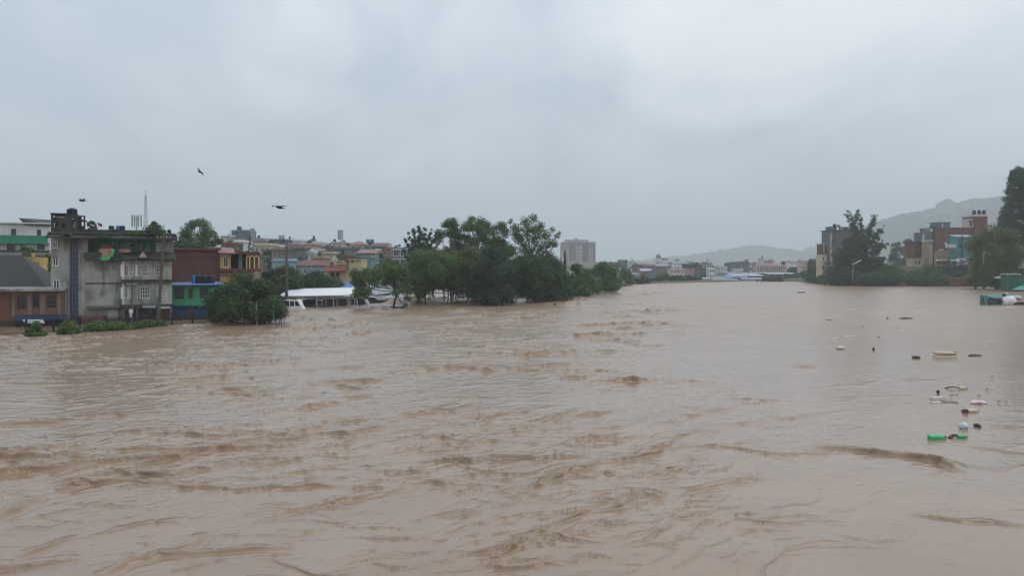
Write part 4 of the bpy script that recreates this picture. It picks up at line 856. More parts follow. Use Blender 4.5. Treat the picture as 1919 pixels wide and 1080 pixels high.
def cloth(name, label, mat, Y, pts, sag=.05, cat='cloth', thick=.04, group=None, nx=8):
    """hanging cloth: four corners in pixels (top left, top right, bottom right, bottom left), with folds and thickness"""
    c = [W(px, py, Y + d) for px, py, d in pts]; v = []; n = nx
    for j in range(n + 1):
        for i in range(n + 1):
            u, t = i / n, j / n; p = c[0].lerp(c[1], u).lerp(c[3].lerp(c[2], u), t); p.y += sag * math.sin(u * 9 + t * 2) * (.3 + t); p.z += sag * .5 * math.sin(u * 7); v.append(p)
    m = MB(); k = n + 1; b = [p + Vector((0, thick, 0)) for p in v]; m.v = [tuple(p) for p in v + b]; o = len(v)
    for j in range(n):
        for i in range(n):
            q = (j * k + i, j * k + i + 1, (j + 1) * k + i + 1, (j + 1) * k + i); m.f.append(q[::-1]); m.f.append(tuple(a + o for a in q)); m.m += [0, 0]
    edge = list(range(k)) + [j * k + n for j in range(1, k)] + [n * k + i for i in range(n - 1, -1, -1)] + [j * k for j in range(n - 1, 0, -1)]
    for a, d in zip(edge, edge[1:] + edge[:1]): m.f.append((a, d, d + o, a + o)); m.m.append(0)
    ob = m.build(name, mat, smooth=True); return setp(ob, label, cat, group)
M_RUG1 = MAT('rug_beige', (0.40, 0.25, 0.17), .9, .3, 2.5, .4, (.22, .05, .04)); M_RUG2 = MAT('rug_red', (0.24, 0.05, 0.07), .9, .25, 2.0); M_GCLOTH = MAT('cloth_bright_green', (0.05, 0.45, 0.14), .8, .15, 1.5)
G_RUG = 'rugs and cloths hung over the balcony'
cloth('rug', 'beige patterned rug hung over the parapet of the green balcony', M_RUG1, 90.6, [(186, 467, 0), (209, 466, 0), (206, 483, -.1), (180, 484, -.1)], .05, 'rug', group=G_RUG)
cloth('rug', 'dark red rug folded above the beige rug on the balcony', M_RUG2, 91.2, [(189, 459, 0), (211, 460, 0), (210, 469, -.3), (188, 469, -.3)], .05, 'rug', group=G_RUG)
cloth('cloth', 'bright green cloth hanging below the beige rug', M_GCLOTH, 90.3, [(182, 484, 0), (208, 480, 0), (206, 487, -.05), (183, 490, -.05)], .06, group=G_RUG)
cloth('cloth', 'bright green cloth strip hanging right of the rugs', M_GCLOTH, 90.3, [(209, 466, 0), (215, 468, 0), (211, 483, -.05), (206, 481, -.05)], .05, group=G_RUG)
cloth('cloth', 'red cloth drying in a balcony window opening', M_RUG1, 91.6, [(224, 467, 0), (243, 467, 0), (243, 473, -.05), (224, 473, -.05)], .04, group=G_RUG)
cloth('cloth', 'white sheet hanging in the open stair house on the roof', C_WHITE, 91.9, [(132, 410, 0), (137, 410, 0), (141, 429, 0), (135, 428, 0)], .05, group=G_RUG)
cloth('flag', 'small red flag flying above the roof parapet', M_RUG2, 92, [(182, 417, 0), (192, 420, 0), (191, 426, 0), (184, 423, 0)], .05, 'flag', .02)

def left_end():
    F = Fac('brick_house', 'low brown brick house with a flat slab roof at the left edge', 'house', 50, 87, None, R(24)); x, z = F.x, F.z
    F.wall(C_BRICK2, -60, 118, 546, 999, 0, 8.5, [(32, 555, 50, 580, 'brown'), (62, 552, 73, 578, 'brown'), (88, 555, 105, 578, 'brown'), (28, 596, 118, 640, None)])
    F.box('roof', C_GREY, -64, 123, 541, 545.9, -.9, 9.2); F.box('shop_front', C_SHADE, 28.2, 117.8, 596.2, 660, .22, .3)
    for a, b in ((22, 29), (52, 60), (75, 85), (108, 114)): F.box('pilaster', C_BRICK3, a, b, 547, 592, -.12, .02)
    MB().box(x(-60), x(21), -.08, .02, -2.4, z(548)).build('wall_facing', C_BRICK, F.root)
    F.box('post', C_WOOD, 24, 26, 590, 640, -1.7, -1.55)
    MB().hexa([(x(30), -2.0, z(600)), (x(128), -2.0, z(599)), (x(126), -.13, z(592)), (x(32), -.13, z(592)), (x(30), -2.0, z(597)), (x(128), -2.0, z(596)), (x(126), -.13, z(590.5)), (x(32), -.13, z(590.5))]).build('awning', C_NAVY, F.root)
    o = MB().hexa([tuple(W(a, b, 84 + c)) for a, b, c in ((47, 607, -.6), (84, 606.5, -.6), (80, 600.5, 1.2), (42, 601, 1.2), (47, 605.5, -.6), (84, 605, -.6), (80, 599, 1.2), (42, 599.5, 1.2))]).build('awning_sheet', C_WHITE); setp(o, 'whitish sheet propped over the flooded shop front at the left edge', 'awning')
    F = Fac('dark_roof_house', 'house with a big dark tin hip roof behind the brown brick house', 'house', 0, 97, None, R(16)); x, z = F.x, F.z
    F.wall(C_SLATE, -70, 90, 538, 999, 0, 9)
    MB().hexa([(x(-80), -.6, z(541)), (x(92), -.6, z(541)), (x(96), 9.5, z(541)), (x(-80), 9.5, z(541)), (x(-80), 4, z(478)), (x(22), 4, z(480)), (x(24), 5, z(480)), (x(-80), 5, z(478))]).build('roof', C_DARK, F.root)
    F = Fac('yellow_house', 'yellow house with a blue outside stair behind the dark hip roof', 'house', 48, 106, None, R(20)); x, z = F.x, F.z
    F.wall(C_YELLOW, 21, 74, 482, 999, 0, 7); F.box('pier', C_YELLOW, 60, 64, 474, 481.9, -.3, .3)
    MB().hexa([(x(44), -1.4, z(519)), (x(52), -1.4, z(519)), (x(52), -.03, z(519)), (x(44), -.03, z(519)), (x(58), -1.4, z(494)), (x(68), -1.4, z(494)), (x(68), -.03, z(494)), (x(58), -.03, z(494))]).build('stair', C_BLUE2, F.root)
    MB().hexa([(x(52.4), -1.5, z(519)), (x(56), -1.5, z(519)), (x(56), -.03, z(519)), (x(52.4), -.03, z(519)), (x(69), -1.5, z(492)), (x(73), -1.5, z(492)), (x(73), -.03, z(492)), (x(69), -.03, z(492))]).build('stair_wall', C_YELLOW, F.root)
    F.box('opening', C_SHADE, 59, 70, 507, 516, -.03, .0)
    F = Fac('white_house', 'white house with a long green balcony band and dark tilted roof sheet', 'house', 30, 126, None, R(22)); x, z = F.x, F.z
    F.wall(C_WHITE, -80, 93, 419, 478, 0, 9, [(21, 429, 30, 441, 'dark'), (69, 430, 77, 442, 'dark'), (70, 457.5, 84, 468, 'dark'), (13, 457.5, 29, 471, 'dark'), (38, 458, 44, 470, 'dark')])
    F.wall(C_TAN, -80, 93, 478.2, 999, .3, 8, name='lower_wall')
    F.box('roof', C_WHITE, -82, 95, 417, 419.2, -.5, 9.5); F.box('balcony_front', C_GREEN2, -80, 92, 441.5, 457, -1.3, -1.2); F.box('balcony_slab', C_GREY2, -80, 93, 456, 457.4, -1.19, -.01); F.box('floor_slab', C_DARK, -80, 94, 469, 472, -.7, -.01)
    MB().hexa([(x(36), 0, z(410)), (x(48), -.4, z(422)), (x(97), -.4, z(423)), (x(97), 4, z(412)), (x(35), 0, z(408.4)), (x(47), -.4, z(420.5)), (x(97), -.4, z(421)), (x(84), 4, z(408))]).build('roof_sheet', C_DARK, F.root)
    F.box('roof_post', C_STEEL, 55, 56, 416.9, 421, .1, .2); F.box('roof_post', C_STEEL, 88, 89, 414, 416.9, 2, 2.1)
left_end()

def brick_and_green():
    F = Fac('brick_house', 'dark red brick house with a yellow upper gallery above the big bushy tree', 'house', 400, 113, None, R(17)); x, z = F.x, F.z
    F.wall(C_BRICK, 300, 412, 469, 999, 0, 10); F.box('roof', C_MAROON, 298, 414, 464.5, 468.9, -.5, 10.3); F.box('string_course', C_BRICK2, 300, 411, 478, 479.5, -.08, .02)
    F.wall(C_YELLOW, 412.05, 432, 475, 999, .1, 9, [(418, 481, 428, 501, 'white2')], name='gallery_wall'); F.wall(C_SHADE, 432.05, 460, 475, 504, 1.8, 6, name='recess_wall')
    MB().hexa([(x(410), -1.6, z(475)), (x(442), -1.6, z(476)), (x(436), 1.2, z(466)), (x(410), 1.2, z(465)), (x(410), -1.6, z(473.5)), (x(442), -1.6, z(474.5)), (x(436), 1.2, z(464.3)), (x(410), 1.2, z(463.3))]).build('canopy', C_PINKROOF, F.root)
    F.box('roof', C_MAROON, 432, 486, 471, 476, -.4, 9); F.box('floor_slab', C_MAROON, 411.5, 490, 503.5, 509, -.9, 8); F.wall(C_YELLOW, 412, 478, 515, 999, .3, 8, name='lower_wall'); F.box('string_course', C_PINKROOF, 412, 450, 512, 515.2, -.5, .29)
    F.box('pier', C_SLATE, 447, 454, 476.2, 503.4, .3, .7)
    for a in (461, 467, 475.5, 484): F.box('column', C_YELLOW2 if a > 465 else C_YELLOW, a, a + 2.4, 481, 512 if a < 480 else 516, -.3, 0)
    m = MB()
    for a, b in ((463.4, 467), (469.4, 475.5), (477.9, 484)):
        mid = (a + b) / 2
        for k in range(6):
            t0, t1 = PI * k / 6, PI * (k + 1) / 6; r0 = (b - a) / 2
            m.hexa([(x(mid + r0 * math.cos(t0)), -.28, z(484 - 3 * math.sin(t0))), (x(mid + r0 * math.cos(t0)), -.05, z(484 - 3 * math.sin(t0))), (x(mid + r0 * math.cos(t1)), -.05, z(484 - 3 * math.sin(t1))), (x(mid + r0 * math.cos(t1)), -.28, z(484 - 3 * math.sin(t1))),
                    (x(mid + r0 * math.cos(t0)), -.28, z(478)), (x(mid + r0 * math.cos(t0)), -.05, z(478)), (x(mid + r0 * math.cos(t1)), -.05, z(478)), (x(mid + r0 * math.cos(t1)), -.28, z(478))])
    m.build('arch', C_YELLOW, F.root); F.wall(C_BRICK2, 460.2, 487, 476.2, 503.4, 1.5, 6, name='arcade_back_wall')
    F = Fac('green_house', 'small mint green house with blue roller shutters below the brick house', 'house', 352, 97, None, R(18)); x, z = F.x, F.z
    F.wall(C_GREEN, 316, 412, 536, 999, 0, 8, [(327, 538.5, 345, 561, 'brown'), (353, 541, 361, 559.5, 'brown'), (374, 538.5, 391, 559.5, 'brown'), (319, 577, 352, 620, None), (362, 575, 398, 620, None)])
    for a, b, t in ((319, 352, 577), (362, 398, 575)):
        sh = F.box('roller_shutter', C_BLUE, a + .1, b - .1, t + .1, 660, .1, .14)
        for k in range(9): MB().box(x(a + .3), x(b - .3), .06, .098, z(t + 1.5 + 2.6 * k) - .02, z(t + 1.5 + 2.6 * k) + .02).build('slat', C_BLUE, sh)
    F.box('pier', C_BRICK2, 352.5, 361.5, 577, 640, -.06, .02); F.box('string_course', C_NAVY, 316, 411, 573, 576.8, -.35, .0)
    MB().hexa([(x(313), -1.0, z(535.5)), (x(414), -1.0, z(534.5)), (x(414), 8, z(532)), (x(313), 8, z(533)), (x(313), -1.0, z(533.8)), (x(414), -1.0, z(532.8)), (x(414), 8, z(530.3)), (x(313), 8, z(531.3))]).build('roof', C_BLUE2, F.root)
brick_and_green()
for i, (px, w) in enumerate(((372, 13), (384, 13), (396, 13))): water_tank(px, 532, w, 18, 100, C_BLACK, ['first black water tank beside the blue drum on the green house', 'middle black water tank on the green house', 'black water tank nearest the bushy tree on the green house'][i], 'black water tanks on the green house')
o = thing('barrel', 'blue drum left of the black water tanks on the green house', 'barrel', (X(362.5, 99), 99, Z(532, 99)), 0); MB().lathe([(.22, 0), (.24, .1), (.23, .55), (.24, 1.0), (.2, 1.08)], 10).build('drum', C_DRUM, o); MB().lathe([(.18, 1.081), (.18, 1.13)], 10).build('lid', C_DRUM, o)

# fence along the bank: the flood stands half way up
def bank_fence():
    o = thing('railing_fence', 'dark iron picket fence standing in the flood along the left bank', 'fence', (0, 0, 0)); A, B = Vector((-60, 60, 0)), Vector((-33, 97, 0)); n = 18; pk = MB()
    for i in range(n + 1):
        p = A.lerp(B, i / n); MB().box(p.x - .07, p.x + .07, p.y - .07, p.y + .07, -1.5, 1.5).build('post', C_BLACK, o)
        if i < n:
            q = A.lerp(B, (i + 1) / n)
            for zz in (1.25, .15): MB().bar(p + Vector((0, 0, zz)), q + Vector((0, 0, zz)), .035).build('rail', C_BLACK, o)
            for k in range(1, 18): r_ = p.lerp(q, k / 18); pk.bar(r_ + Vector((0, 0, -.5)), r_ + Vector((0, 0, 1.4)), .026)
    pk.build('pickets', C_BLACK, o)['kind'] = 'stuff'
bank_fence()

# poles, masts, antennas
def pole(label, px0, pyb, px1, pyt, Y, r0, arms=(), mat=None, name='utility_pole', cat='pole', group='utility poles', extra=None):
    b, t = W(px0, pyb, Y), W(px1, pyt, Y); o = thing(name, label, cat, b, 0, group); d = t - b
    MB().tube([(-d * .25 if pyb > 560 else Vector((0, 0, -.5))), Vector((0, 0, 0)), d], [r0 * 1.05, r0, r0 * .7], 8).build('shaft', mat or C_WOOD, o)
    for f, l in arms:
        p = d * f; MB().box(p.x - l / 2, p.x + l / 2, p.y - .06, p.y + .06, p.z - .06, p.z + .06).build('crossarm', C_WOOD, o)
        for q in (-.45, -.2, .2, .45): MB().lathe([(.04, .06), (.05, .12), (.03, .2)], 6, (p.x + l * q, p.y, p.z)).build('insulator', C_FRAMEW, o)
    return o
pole('thick leaning pole in front of the right end of the grey building', 296, 604, 308, 432, 89.2, .22, [(.92, 1.6)])
p = pole('dark slim pole with a white meter box before the shop fronts', 247, 604, 247, 532, 89.5, .12, [(.97, 1.1)]); MB().box(-.2, .2, -.28, -.13, 1.05, 1.5).build('meter_box', C_WHITE, p); MB().lathe([(.13, .55), (.15, .62), (.13, .95), (.05, 1.0)], 8, (0, -.25, 0)).build('lamp', C_WHITE, p)
pole('tall dark pole rising above the trees left of the bus shed', 537, 562, 537, 462, 128, .28, [(.93, 1.8), (.8, 1.4)])
pole('thin pale post in front of the big bushy tree', 482, 606, 480, 566, 88.5, .05, (), C_STEEL, 'post', 'post', 'thin posts by the big bushy tree'); pole('thin pale post at the right side of the big bushy tree', 513, 605, 512, 571, 89, .05, (), C_STEEL, 'post', 'post', 'thin posts by the big bushy tree')
def lattice(label, px, pyb, pyt, wpx, Y):
    s = Y / FPX; h = (pyb - pyt) * s; w = wpx * s / 2; o = thing('radio_mast', label, 'mast', W(px, pyb, Y)); legs = [(-1, -1), (1, -1), (1, 1), (-1, 1)]; n = 9
    for a, b in legs: MB().bar((a * w, b * w, 0), (a * w * .35, b * w * .35, h * .85), .1 * max(.5, s * 4)).build('mast_leg', C_STEEL, o)
    m = MB()
    for k in range(n):
        z0, z1 = h * .85 * k / n, h * .85 * (k + 1) / n; f0, f1 = 1 - .65 * k / n, 1 - .65 * (k + 1) / n
        for i in range(4): a, b = legs[i], legs[(i + 1) % 4]; m.bar((a[0] * w * f0, a[1] * w * f0, z0), (b[0] * w * f1, b[1] * w * f1, z1), .06 * max(.5, s * 4)); m.bar((a[0] * w * f1, a[1] * w * f1, z1), (b[0] * w * f1, b[1] * w * f1, z1), .05 * max(.5, s * 4))
    m.build('lattice', C_STEEL, o); MB().bar((0, 0, h * .8), (0, 0, h), .12).build('spike', C_STEEL, o)
lattice('tall thin lattice mast behind the roof of the grey building', 273, 440, 355, 6, 230)
lattice('faint lattice mast on the grey house near the market sheds', 1326, 497, 484, 2.4, 462)
def cell_antenna(label, px, pyb, pyt, wpx, Y, dish=False):
    s = Y / FPX; h = (pyb - pyt) * s; w = wpx * s / 2; o = thing('cell_antenna', label, 'antenna', W(px, pyb, Y), 0, 'mobile phone antennas on the roofs'); MB().tube([(0, 0, -1), (0, 0, h * .95)], .14, 6).build('antenna_pole', C_STEEL, o)
    MB().tube([(-w, 0, h * .45), (0, 0, h * .30), (w, 0, h * .45)], .07, 5).build('arm', C_STEEL, o); MB().tube([(-w, 0, h * .8), (w, 0, h * .8)], .06, 5).build('arm', C_STEEL, o)
    for k in (-1, -.45, .35, 1): MB().box(k * w - .16 * s * 6, k * w + .16 * s * 6, -.15, .15, h * .42, h).build('panel_antenna', C_STEEL, o)
    if dish: MB().lathe([(.1, 0), (.5, -.12), (.62, -.3)], 10, (w * .5, -.3, h * .35), 'z').build('dish', C_STEEL, o)
cell_antenna('bushy panel antenna on a pole behind the roof of the grey building', 256, 440, 403, 17, 190)
cell_antenna('tall twin panel antenna on the pinkish hillside house', 638, 462, 431, 8, 300, True)
cell_antenna('slim antenna with round dishes beside the cypress on the hillside', 473, 452, 428, 7, 262, True)
# ------------------------------------------------------------------ bus shed, flooded vehicles
def bus_shed():
    o = thing('bus_shed', 'long white roofed open shed over the flooded bus', 'shed', (0, 0, 0)); a, b, c, d = W(520, 556.5, 128), W(655, 554.5, 128), W(690, 540, 140), W(546, 542.5, 140); t = Vector((0, 0, .12))
    MB().hexa([a, b, c, d, a + t, b + t, c + t, d + t]).build('roof', C_TINW, o)
    for px in (541, 562, 594, 625, 652): p = W(px, 556, 128.6); MB().box(p.x - .05, p.x + .05, p.y - .05, p.y + .05, -2, p.z - .02).build('post', C_STEELW, o)
    for px, Y in ((664, 131), (676, 135), (686, 139)): p = W(px, 555 - (px - 655) * .4, Y); MB().box(p.x - .05, p.x + .05, p.y - .05, p.y + .05, -2, p.z - .02).build('post', C_STEELW, o)
    p0, p1 = W(524, 559.5, 128.5), W(655, 558.5, 128.5); MB().bar(p0, p1, .06).build('bottom_chord', C_STEELW, o); m = MB()
    for k in range(14):
        q0, q1 = p0.lerp(p1, k / 14), p0.lerp(p1, (k + 1) / 14); top = q0.lerp(q1, .5) + Vector((0, 0, .33)); m.bar(q0, top, .045); m.bar(top, q1, .045)
    m.build('truss_web', C_STEELW, o)['kind'] = 'stuff'
    o = thing('shed', 'grey roofed shed with dark walls right of the white bus shed', 'shed', (0, 0, 0)); a, b, c, d = W(640, 561.5, 149), W(756, 559, 149), W(742, 535, 160), W(662, 536, 160); t = Vector((0, 0, .12))
    MB().hexa([a, b, c, d, a + t, b + t, c + t, d + t])  .build('roof', C_TINMID, o); p, q = W(644, 562, 150), W(750, 562, 150); MB().box(p.x, q.x, 150, 151, -2, p.z).build('wall', C_SLATE, o); MB().box(p.x, p.x + .2, 149.4, 149.6, -2, p.z).build('post', C_STEELW, o); MB().box(q.x - .2, q.x, 149.4, 149.6, -2, p.z).build('post', C_STEELW, o)
    o = MB().hexa([tuple(W(*q)) for q in ((628, 541, 158), (664, 541, 158), (662, 529, 166), (636, 529, 166), (628, 540, 158), (664, 540, 158), (662, 528, 166), (636, 528, 166))]).build('tin_roof', C_BLUE2); r0 = thing('shed', 'small shed with a light blue tin roof behind the bus shed', 'shed', (0, 0, 0)); o.name = 'roof'; o.parent = r0; p, q = W(631, 541, 159), W(661, 541, 159); MB().box(p.x, q.x, 159, 165, -1, p.z - .05).build('wall', C_TIN, r0)
bus_shed()
M_VAN = MAT('white_vehicle_paint', (0.72, 0.73, 0.73), 0.25, 0.06, 0.8, 0.15, (0.4, 0.36, 0.3), spec=0.5); M_RUBBER = MAT('tyre_rubber', (0.02, 0.02, 0.02), .8); M_DKPAINT = MAT('dark_vehicle_paint', (0.03, 0.032, 0.036), .3, .1, .8, .1, spec=.5)
def vehicle(name, label, cat, px0, px1, pyt, Y, prof, panes, width, paint, extra=None, group=None):
    """prof: outline in metres (x from the rear, z over the water); panes: quads on the near side in the same units"""
    o = thing(name, label, cat, (X(px0, Y), Y, 0), 0, group); MB().prism(prof, 0, width).build('body', paint, o)
    for i, q in enumerate(panes): MB().prism(q, -.012, .03).build('window', C_GLASS, o)
    wz = min(z for x, z in prof); L = max(x for x, z in prof)
    for f in (.18, .82):
        w = MB().lathe([(.33, -.1), (.36, -.07), (.36, .07), (.33, .1)], 12, axis='x').build('wheel', M_RUBBER, o, (L * f, .05, wz + .15), rot=(0, 0, PI / 2)); MB().lathe([(.18, -.115), (.2, -.1), (.18, .0)], 10, axis='x').build('rim', C_STEEL, w)
    return o
def flip(q): return q
vehicle('van', 'white van drowned to its windows beside the big bushy tree', 'van', 531, 567, 562, 120, [(0, -1.2), (3.05, -1.2), (3.05, .25), (2.85, .42), (2.28, 1.45), (2.1, 1.58), (.1, 1.6), (0, 1.45)],
        [[(1.05, .62), (1.72, .62), (1.60, 1.38), (1.05, 1.38)], [(.1, .65), (.92, .65), (.92, 1.4), (.1, 1.4)], [(1.88, .62), (2.58, .62), (2.22, 1.36), (1.76, 1.38)]], 1.7, M_VAN)
b = vehicle('bus', 'white and dark windowed bus drowned to its windows under the white shed roof', 'bus', 603, 690, 558, 133.5, [(0, -1.6), (8.0, -1.6), (8.0, .1), (7.85, .45), (7.35, 1.30), (7.0, 1.48), (.35, 1.50), (.15, 1.42), (0, .2)],
        [[(.22, .05), (.55, .05), (.62, 1.18), (.32, 1.18)], [(.85, .05), (2.45, .05), (2.45, 1.15), (.9, 1.15)], [(2.85, .05), (4.65, .05), (4.65, 1.15), (2.85, 1.15)], [(5.05, .05), (6.1, .05), (5.8, 1.15), (5.05, 1.15)], [(6.35, .1), (7.75, .35), (7.2, 1.2), (6.1, 1.2)]], 2.2, M_VAN)
MB().box(.3, 7.0, .2, 2.0, 1.502, 1.56).build('roof_panel', M_VAN, b); MB().box(6.8, 7.2, -.2, -.1, .2, .5).build('mirror', M_DKPAINT, b)
vehicle('truck', 'dark pickup truck with a grey cover right of the flooded bus', 'truck', 684, 724, 561, 141, [(0, -1.4), (3.9, -1.4), (3.9, .35), (3.6, .62), (2.4, .7), (1.7, 1.15), (.1, 1.15), (0, .9)], [[(1.0, .66), (2.1, .66), (1.62, 1.05), (1.0, 1.05)]], 1.7, M_DKPAINT)
vehicle('car', 'white car between the thin trunks in the middle of the grove', 'car', 846, 886, 557, 158, [(0, -1.1), (4.2, -1.1), (4.2, .2), (3.2, .35), (2.6, .85), (1.1, .88), (.5, .35), (0, .25)], [[(1.0, .38), (1.75, .38), (1.75, .75), (1.2, .75)], [(1.85, .38), (2.75, .38), (2.5, .75), (1.85, .75)]], 1.6, M_VAN)
o = thing('container', 'blue container under the white shed between the van and the bus', 'container', (X(579, 138), 138, 0)); MB().box(-1.05, 1.05, 0, 2.3, -1.5, Z(562, 138)).build('box', C_BLUE, o); [MB().box(-1 + .2 * k, -.92 + .2 * k, -.03, .0, -1.4, Z(562, 138) - .1).build('rib', C_BLUE, o) for k in range(11)]
o = thing('container', 'pale grey bin beside the blue container under the white shed', 'container', (X(596, 140), 140, 0)); MB().box(-.6, .6, 0, 1.8, -1.5, Z(564, 140)).build('box', C_TIN, o); MB().box(-.65, .65, -.05, 1.85, Z(564, 140) + .002, Z(563, 140)).build('lid', C_WHITE, o)
o = thing('hut', 'small brown hut with a white roof at the water below the grove', 'hut', (X(1034, 180), 180, 0)); MB().box(-.7, .7, 0, 1.4, -1, Z(546, 180)).build('wall', C_BRICK2, o); MB().box(-1.0, .9, -.3, 1.7, Z(546, 180) + .003, Z(544.4, 180)).build('roof', C_TINW, o); MB().box(-.3, .3, -.03, .0, -.5, .7).build('door', C_SHADE, o)
o = MB().tube([W(722, 578.5, 125.6), W(735, 577.5, 125.6), W(747, 578, 125.4), W(757, 577, 125.4)], [.12, .3, .22, .34], 7).build('log', M_BARK); setp(o, 'brown drift log caught at the foot of the forked tree', 'log')

# ------------------------------------------------------------------ hillside houses of the left bank
G_H = 'houses on the slope of the left bank'; T_ = C_TANKG
HS = [
 ('grey block house with a teal tank high on the slope', 434, 466, 431, 275, C_SLATE, 3, 3, dict(skip=((0, 0), (1, 0), (0, 1)), stair=None)),
 ('low whitish house left of the grey block with the teal tank', 414, 433, 441, 270, C_WHITE, 2, 2, dict(slab=C_GREY2)),
 ('small reddish brick house above the yellow gallery', 414, 438, 454, 235, C_BRICK2, 1, 2, dict()),
 ('little white house half hidden by the round green bush', 438, 456, 450, 245, C_WHITE, 1, 3, dict()),
 ('dark mauve house with a black tank right of the cypress', 475, 494, 446, 262, C_PURPLE, 2, 2, dict(slab=C_WHITE)),
 ('cream house with two balcony bands right of the cypress', 476, 506, 456, 240, C_CREAM, 2, 3, dict(balcony=True, slab=C_CREAM)),
 ('long plain grey house on the slope with a single row of openings', 503, 535, 448, 268, C_GREY2, 2, 4, dict(skip=((0, 0), (0, 1), (0, 2), (1, 1)))),
 ('pale house with a white roof edge behind the tall dark pole', 532, 564, 448, 282, C_WHITE, 2, 3, dict(slab=C_WHITE2)),
 ('pink house with a red band right of the tall dark pole', 541, 589, 456, 262, C_PINK, 2, 4, dict(slab=C_PINKROOF)),
 ('plain dark grey block in front of the pink house', 541, 568, 463, 232, C_GREY2, 2, 3, dict(skip=((0, 0), (0, 1), (1, 0)))),
 ('narrow white house with stacked balconies on the slope', 569, 590, 470, 236, C_WHITE, 2, 2, dict(balcony=True, slab=C_WHITE)),
 ('stepped white house with a pink side on the skyline', 586, 604, 452, 280, C_WHITE, 3, 2, dict(balcony=True, slab=C_WHITE2)),
 ('grey house with dark roof left of the stepped white house on the skyline', 566, 586, 452, 300, C_SLATE, 2, 2, dict()),
 ('tan house with a flat roof above the red roofed teal house', 584, 606, 480, 205, C_TAN, 1, 2, dict()),
 ('dark brownish house in the middle of the slope', 602, 626, 461, 255, C_GREY2, 3, 3, dict(skip=((0, 0), (1, 1)))),
 ('pinkish topped house carrying the twin panel antenna', 620, 642, 453, 292, C_PALEPINK, 2, 2, dict(slab=C_PINKROOF)),
 ('wide grey brick house with one dark window', 624, 673, 463, 246, C_SLATE, 2, 4, dict(skip=((0, 0), (0, 2), (0, 3), (1, 0), (1, 1), (1, 3)), win='dark')),
 ('house with a sloping faded red roof on the slope', 655, 681, 458, 282, C_PINK, 2, 2, dict(roof='hip', roofmat=C_PINKROOF)),
 ('bluish house under a flat dark roof on the skyline', 670, 702, 460, 284, C_SKYB, 2, 3, dict(slab=C_DARK)),
 ('dark house with a wide flat slab roof on the skyline', 700, 720, 461, 276, C_GREY2, 2, 2, dict(slab=C_DARK)),
 ('tan brick house left of the white columned house', 716, 737, 463, 258, C_BRICK3, 2, 2, dict(skip=((0, 1),))),
 ('white columned house with dark glass left of the grove', 736, 762, 464, 236, C_SLATE, 2, 2, dict(slab=C_WHITE2, win='white2', wsz=(1.6, 2.0))),
 ('small grey house with a pale roof below the sloping red roof', 668, 702, 474, 225, C_SLATE, 2, 3, dict(slab=C_PALEPINK, roof='shed', roofmat=C_PINKROOF)),
 ('light blue house between the pale tangled tree and the tall pole', 511, 538, 484, 165, C_SKYB, 1, 3, dict(skip=((0, 0), (0, 2)))),
 ('teal house under a long faded red roof below the slope', 553, 614, 497, 172, C_SKYB, 1, 5, dict(roof='shed', roofmat=C_MAROON, win='white2')),
 ('distant pale house on the slope left of the cypress', 453, 472, 444, 300, C_WHITE, 2, 2, dict()),
 ('grey house behind the dark hillside house with the wide slab', 690, 728, 455, 330, C_PALEPINK, 2, 4, dict(slab=C_PURPLE)),
 ('far grey house with pink top behind the wide grey brick house', 645, 672, 456, 320, C_PALEPINK, 2, 3, dict(slab=C_PINKROOF)),
 ('grey house behind the grove beside the white columned house', 757, 800, 462, 270, C_GREY2, 3, 4, dict()),
]
for lab, a, b, t, Y, wm, r_, c_, kw in HS: house(lab, a, b, t, Y, wm, r_, c_, group=G_H, **kw)
for px, pb, w, h, Y, m, lab in [(448.5, 431, 9, 7, 278, T_, 'teal water tank on the grey block house'), (485, 446, 5, 5, 265, C_BLACK, 'black water tank on the dark mauve house'), (525, 448, 5, 8, 272, C_STEEL, 'left grey water tank of the pair on the long grey house'), (531, 448, 5, 8, 272, C_STEEL, 'right grey water tank of the pair on the long grey house'),
        (543, 448, 3.5, 5, 285, C_BLACK, 'small dark tank on the white roofed house'), (549, 450, 3.5, 3, 285, C_BLACK, 'tiny dark tank on the white roofed house'), (580, 453, 4, 4, 302, T_, 'teal tank on the skyline left of the stepped white house'), (587.5, 452, 10, 5, 283, T_, 'broad teal tank on the stepped white house'), (588, 446.9, 4, 5, 283, C_BLACK, 'black tank stacked over the broad teal tank'),
        (627, 453, 6, 5, 294, C_BLACK, 'dark blue tank on the pinkish topped house'), (644, 456, 7, 6, 296, T_, 'green tank right of the twin panel antenna'), (651, 459, 5, 4, 296, C_BLACK, 'low dark tank right of the green tank'), (742, 464, 6, 4, 238, T_, 'dark green tank on the white columned house'), (748, 463, 6, 5, 240, T_, 'taller dark green tank on the white columned house'), (340, 465, 14, 6, 118, C_BLACK, 'dark low tank on the roof of the dark red brick house')]:
    water_tank(px, pb, w, h, Y, m, lab)
o = thing('tank_tower', 'teal water tower with two tanks on a flared platform on the skyline', 'water tower', W(693.5, 462, 280)); s = 280 / FPX
MB().lathe([(2.6 * s, -1), (2.6 * s, 4 * s), (8.5 * s, 8 * s), (8.5 * s, 9 * s)], 12).build('pedestal', C_TEAL2, o)
for k in (-1, 1): MB().lathe([(3.3 * s, 9.01 * s), (3.5 * s, 11 * s), (3.2 * s, 13 * s), (1.2 * s, 13.8 * s)], 10, (k * 3.8 * s, 0, 0)).build('tank', C_TANKG, o)
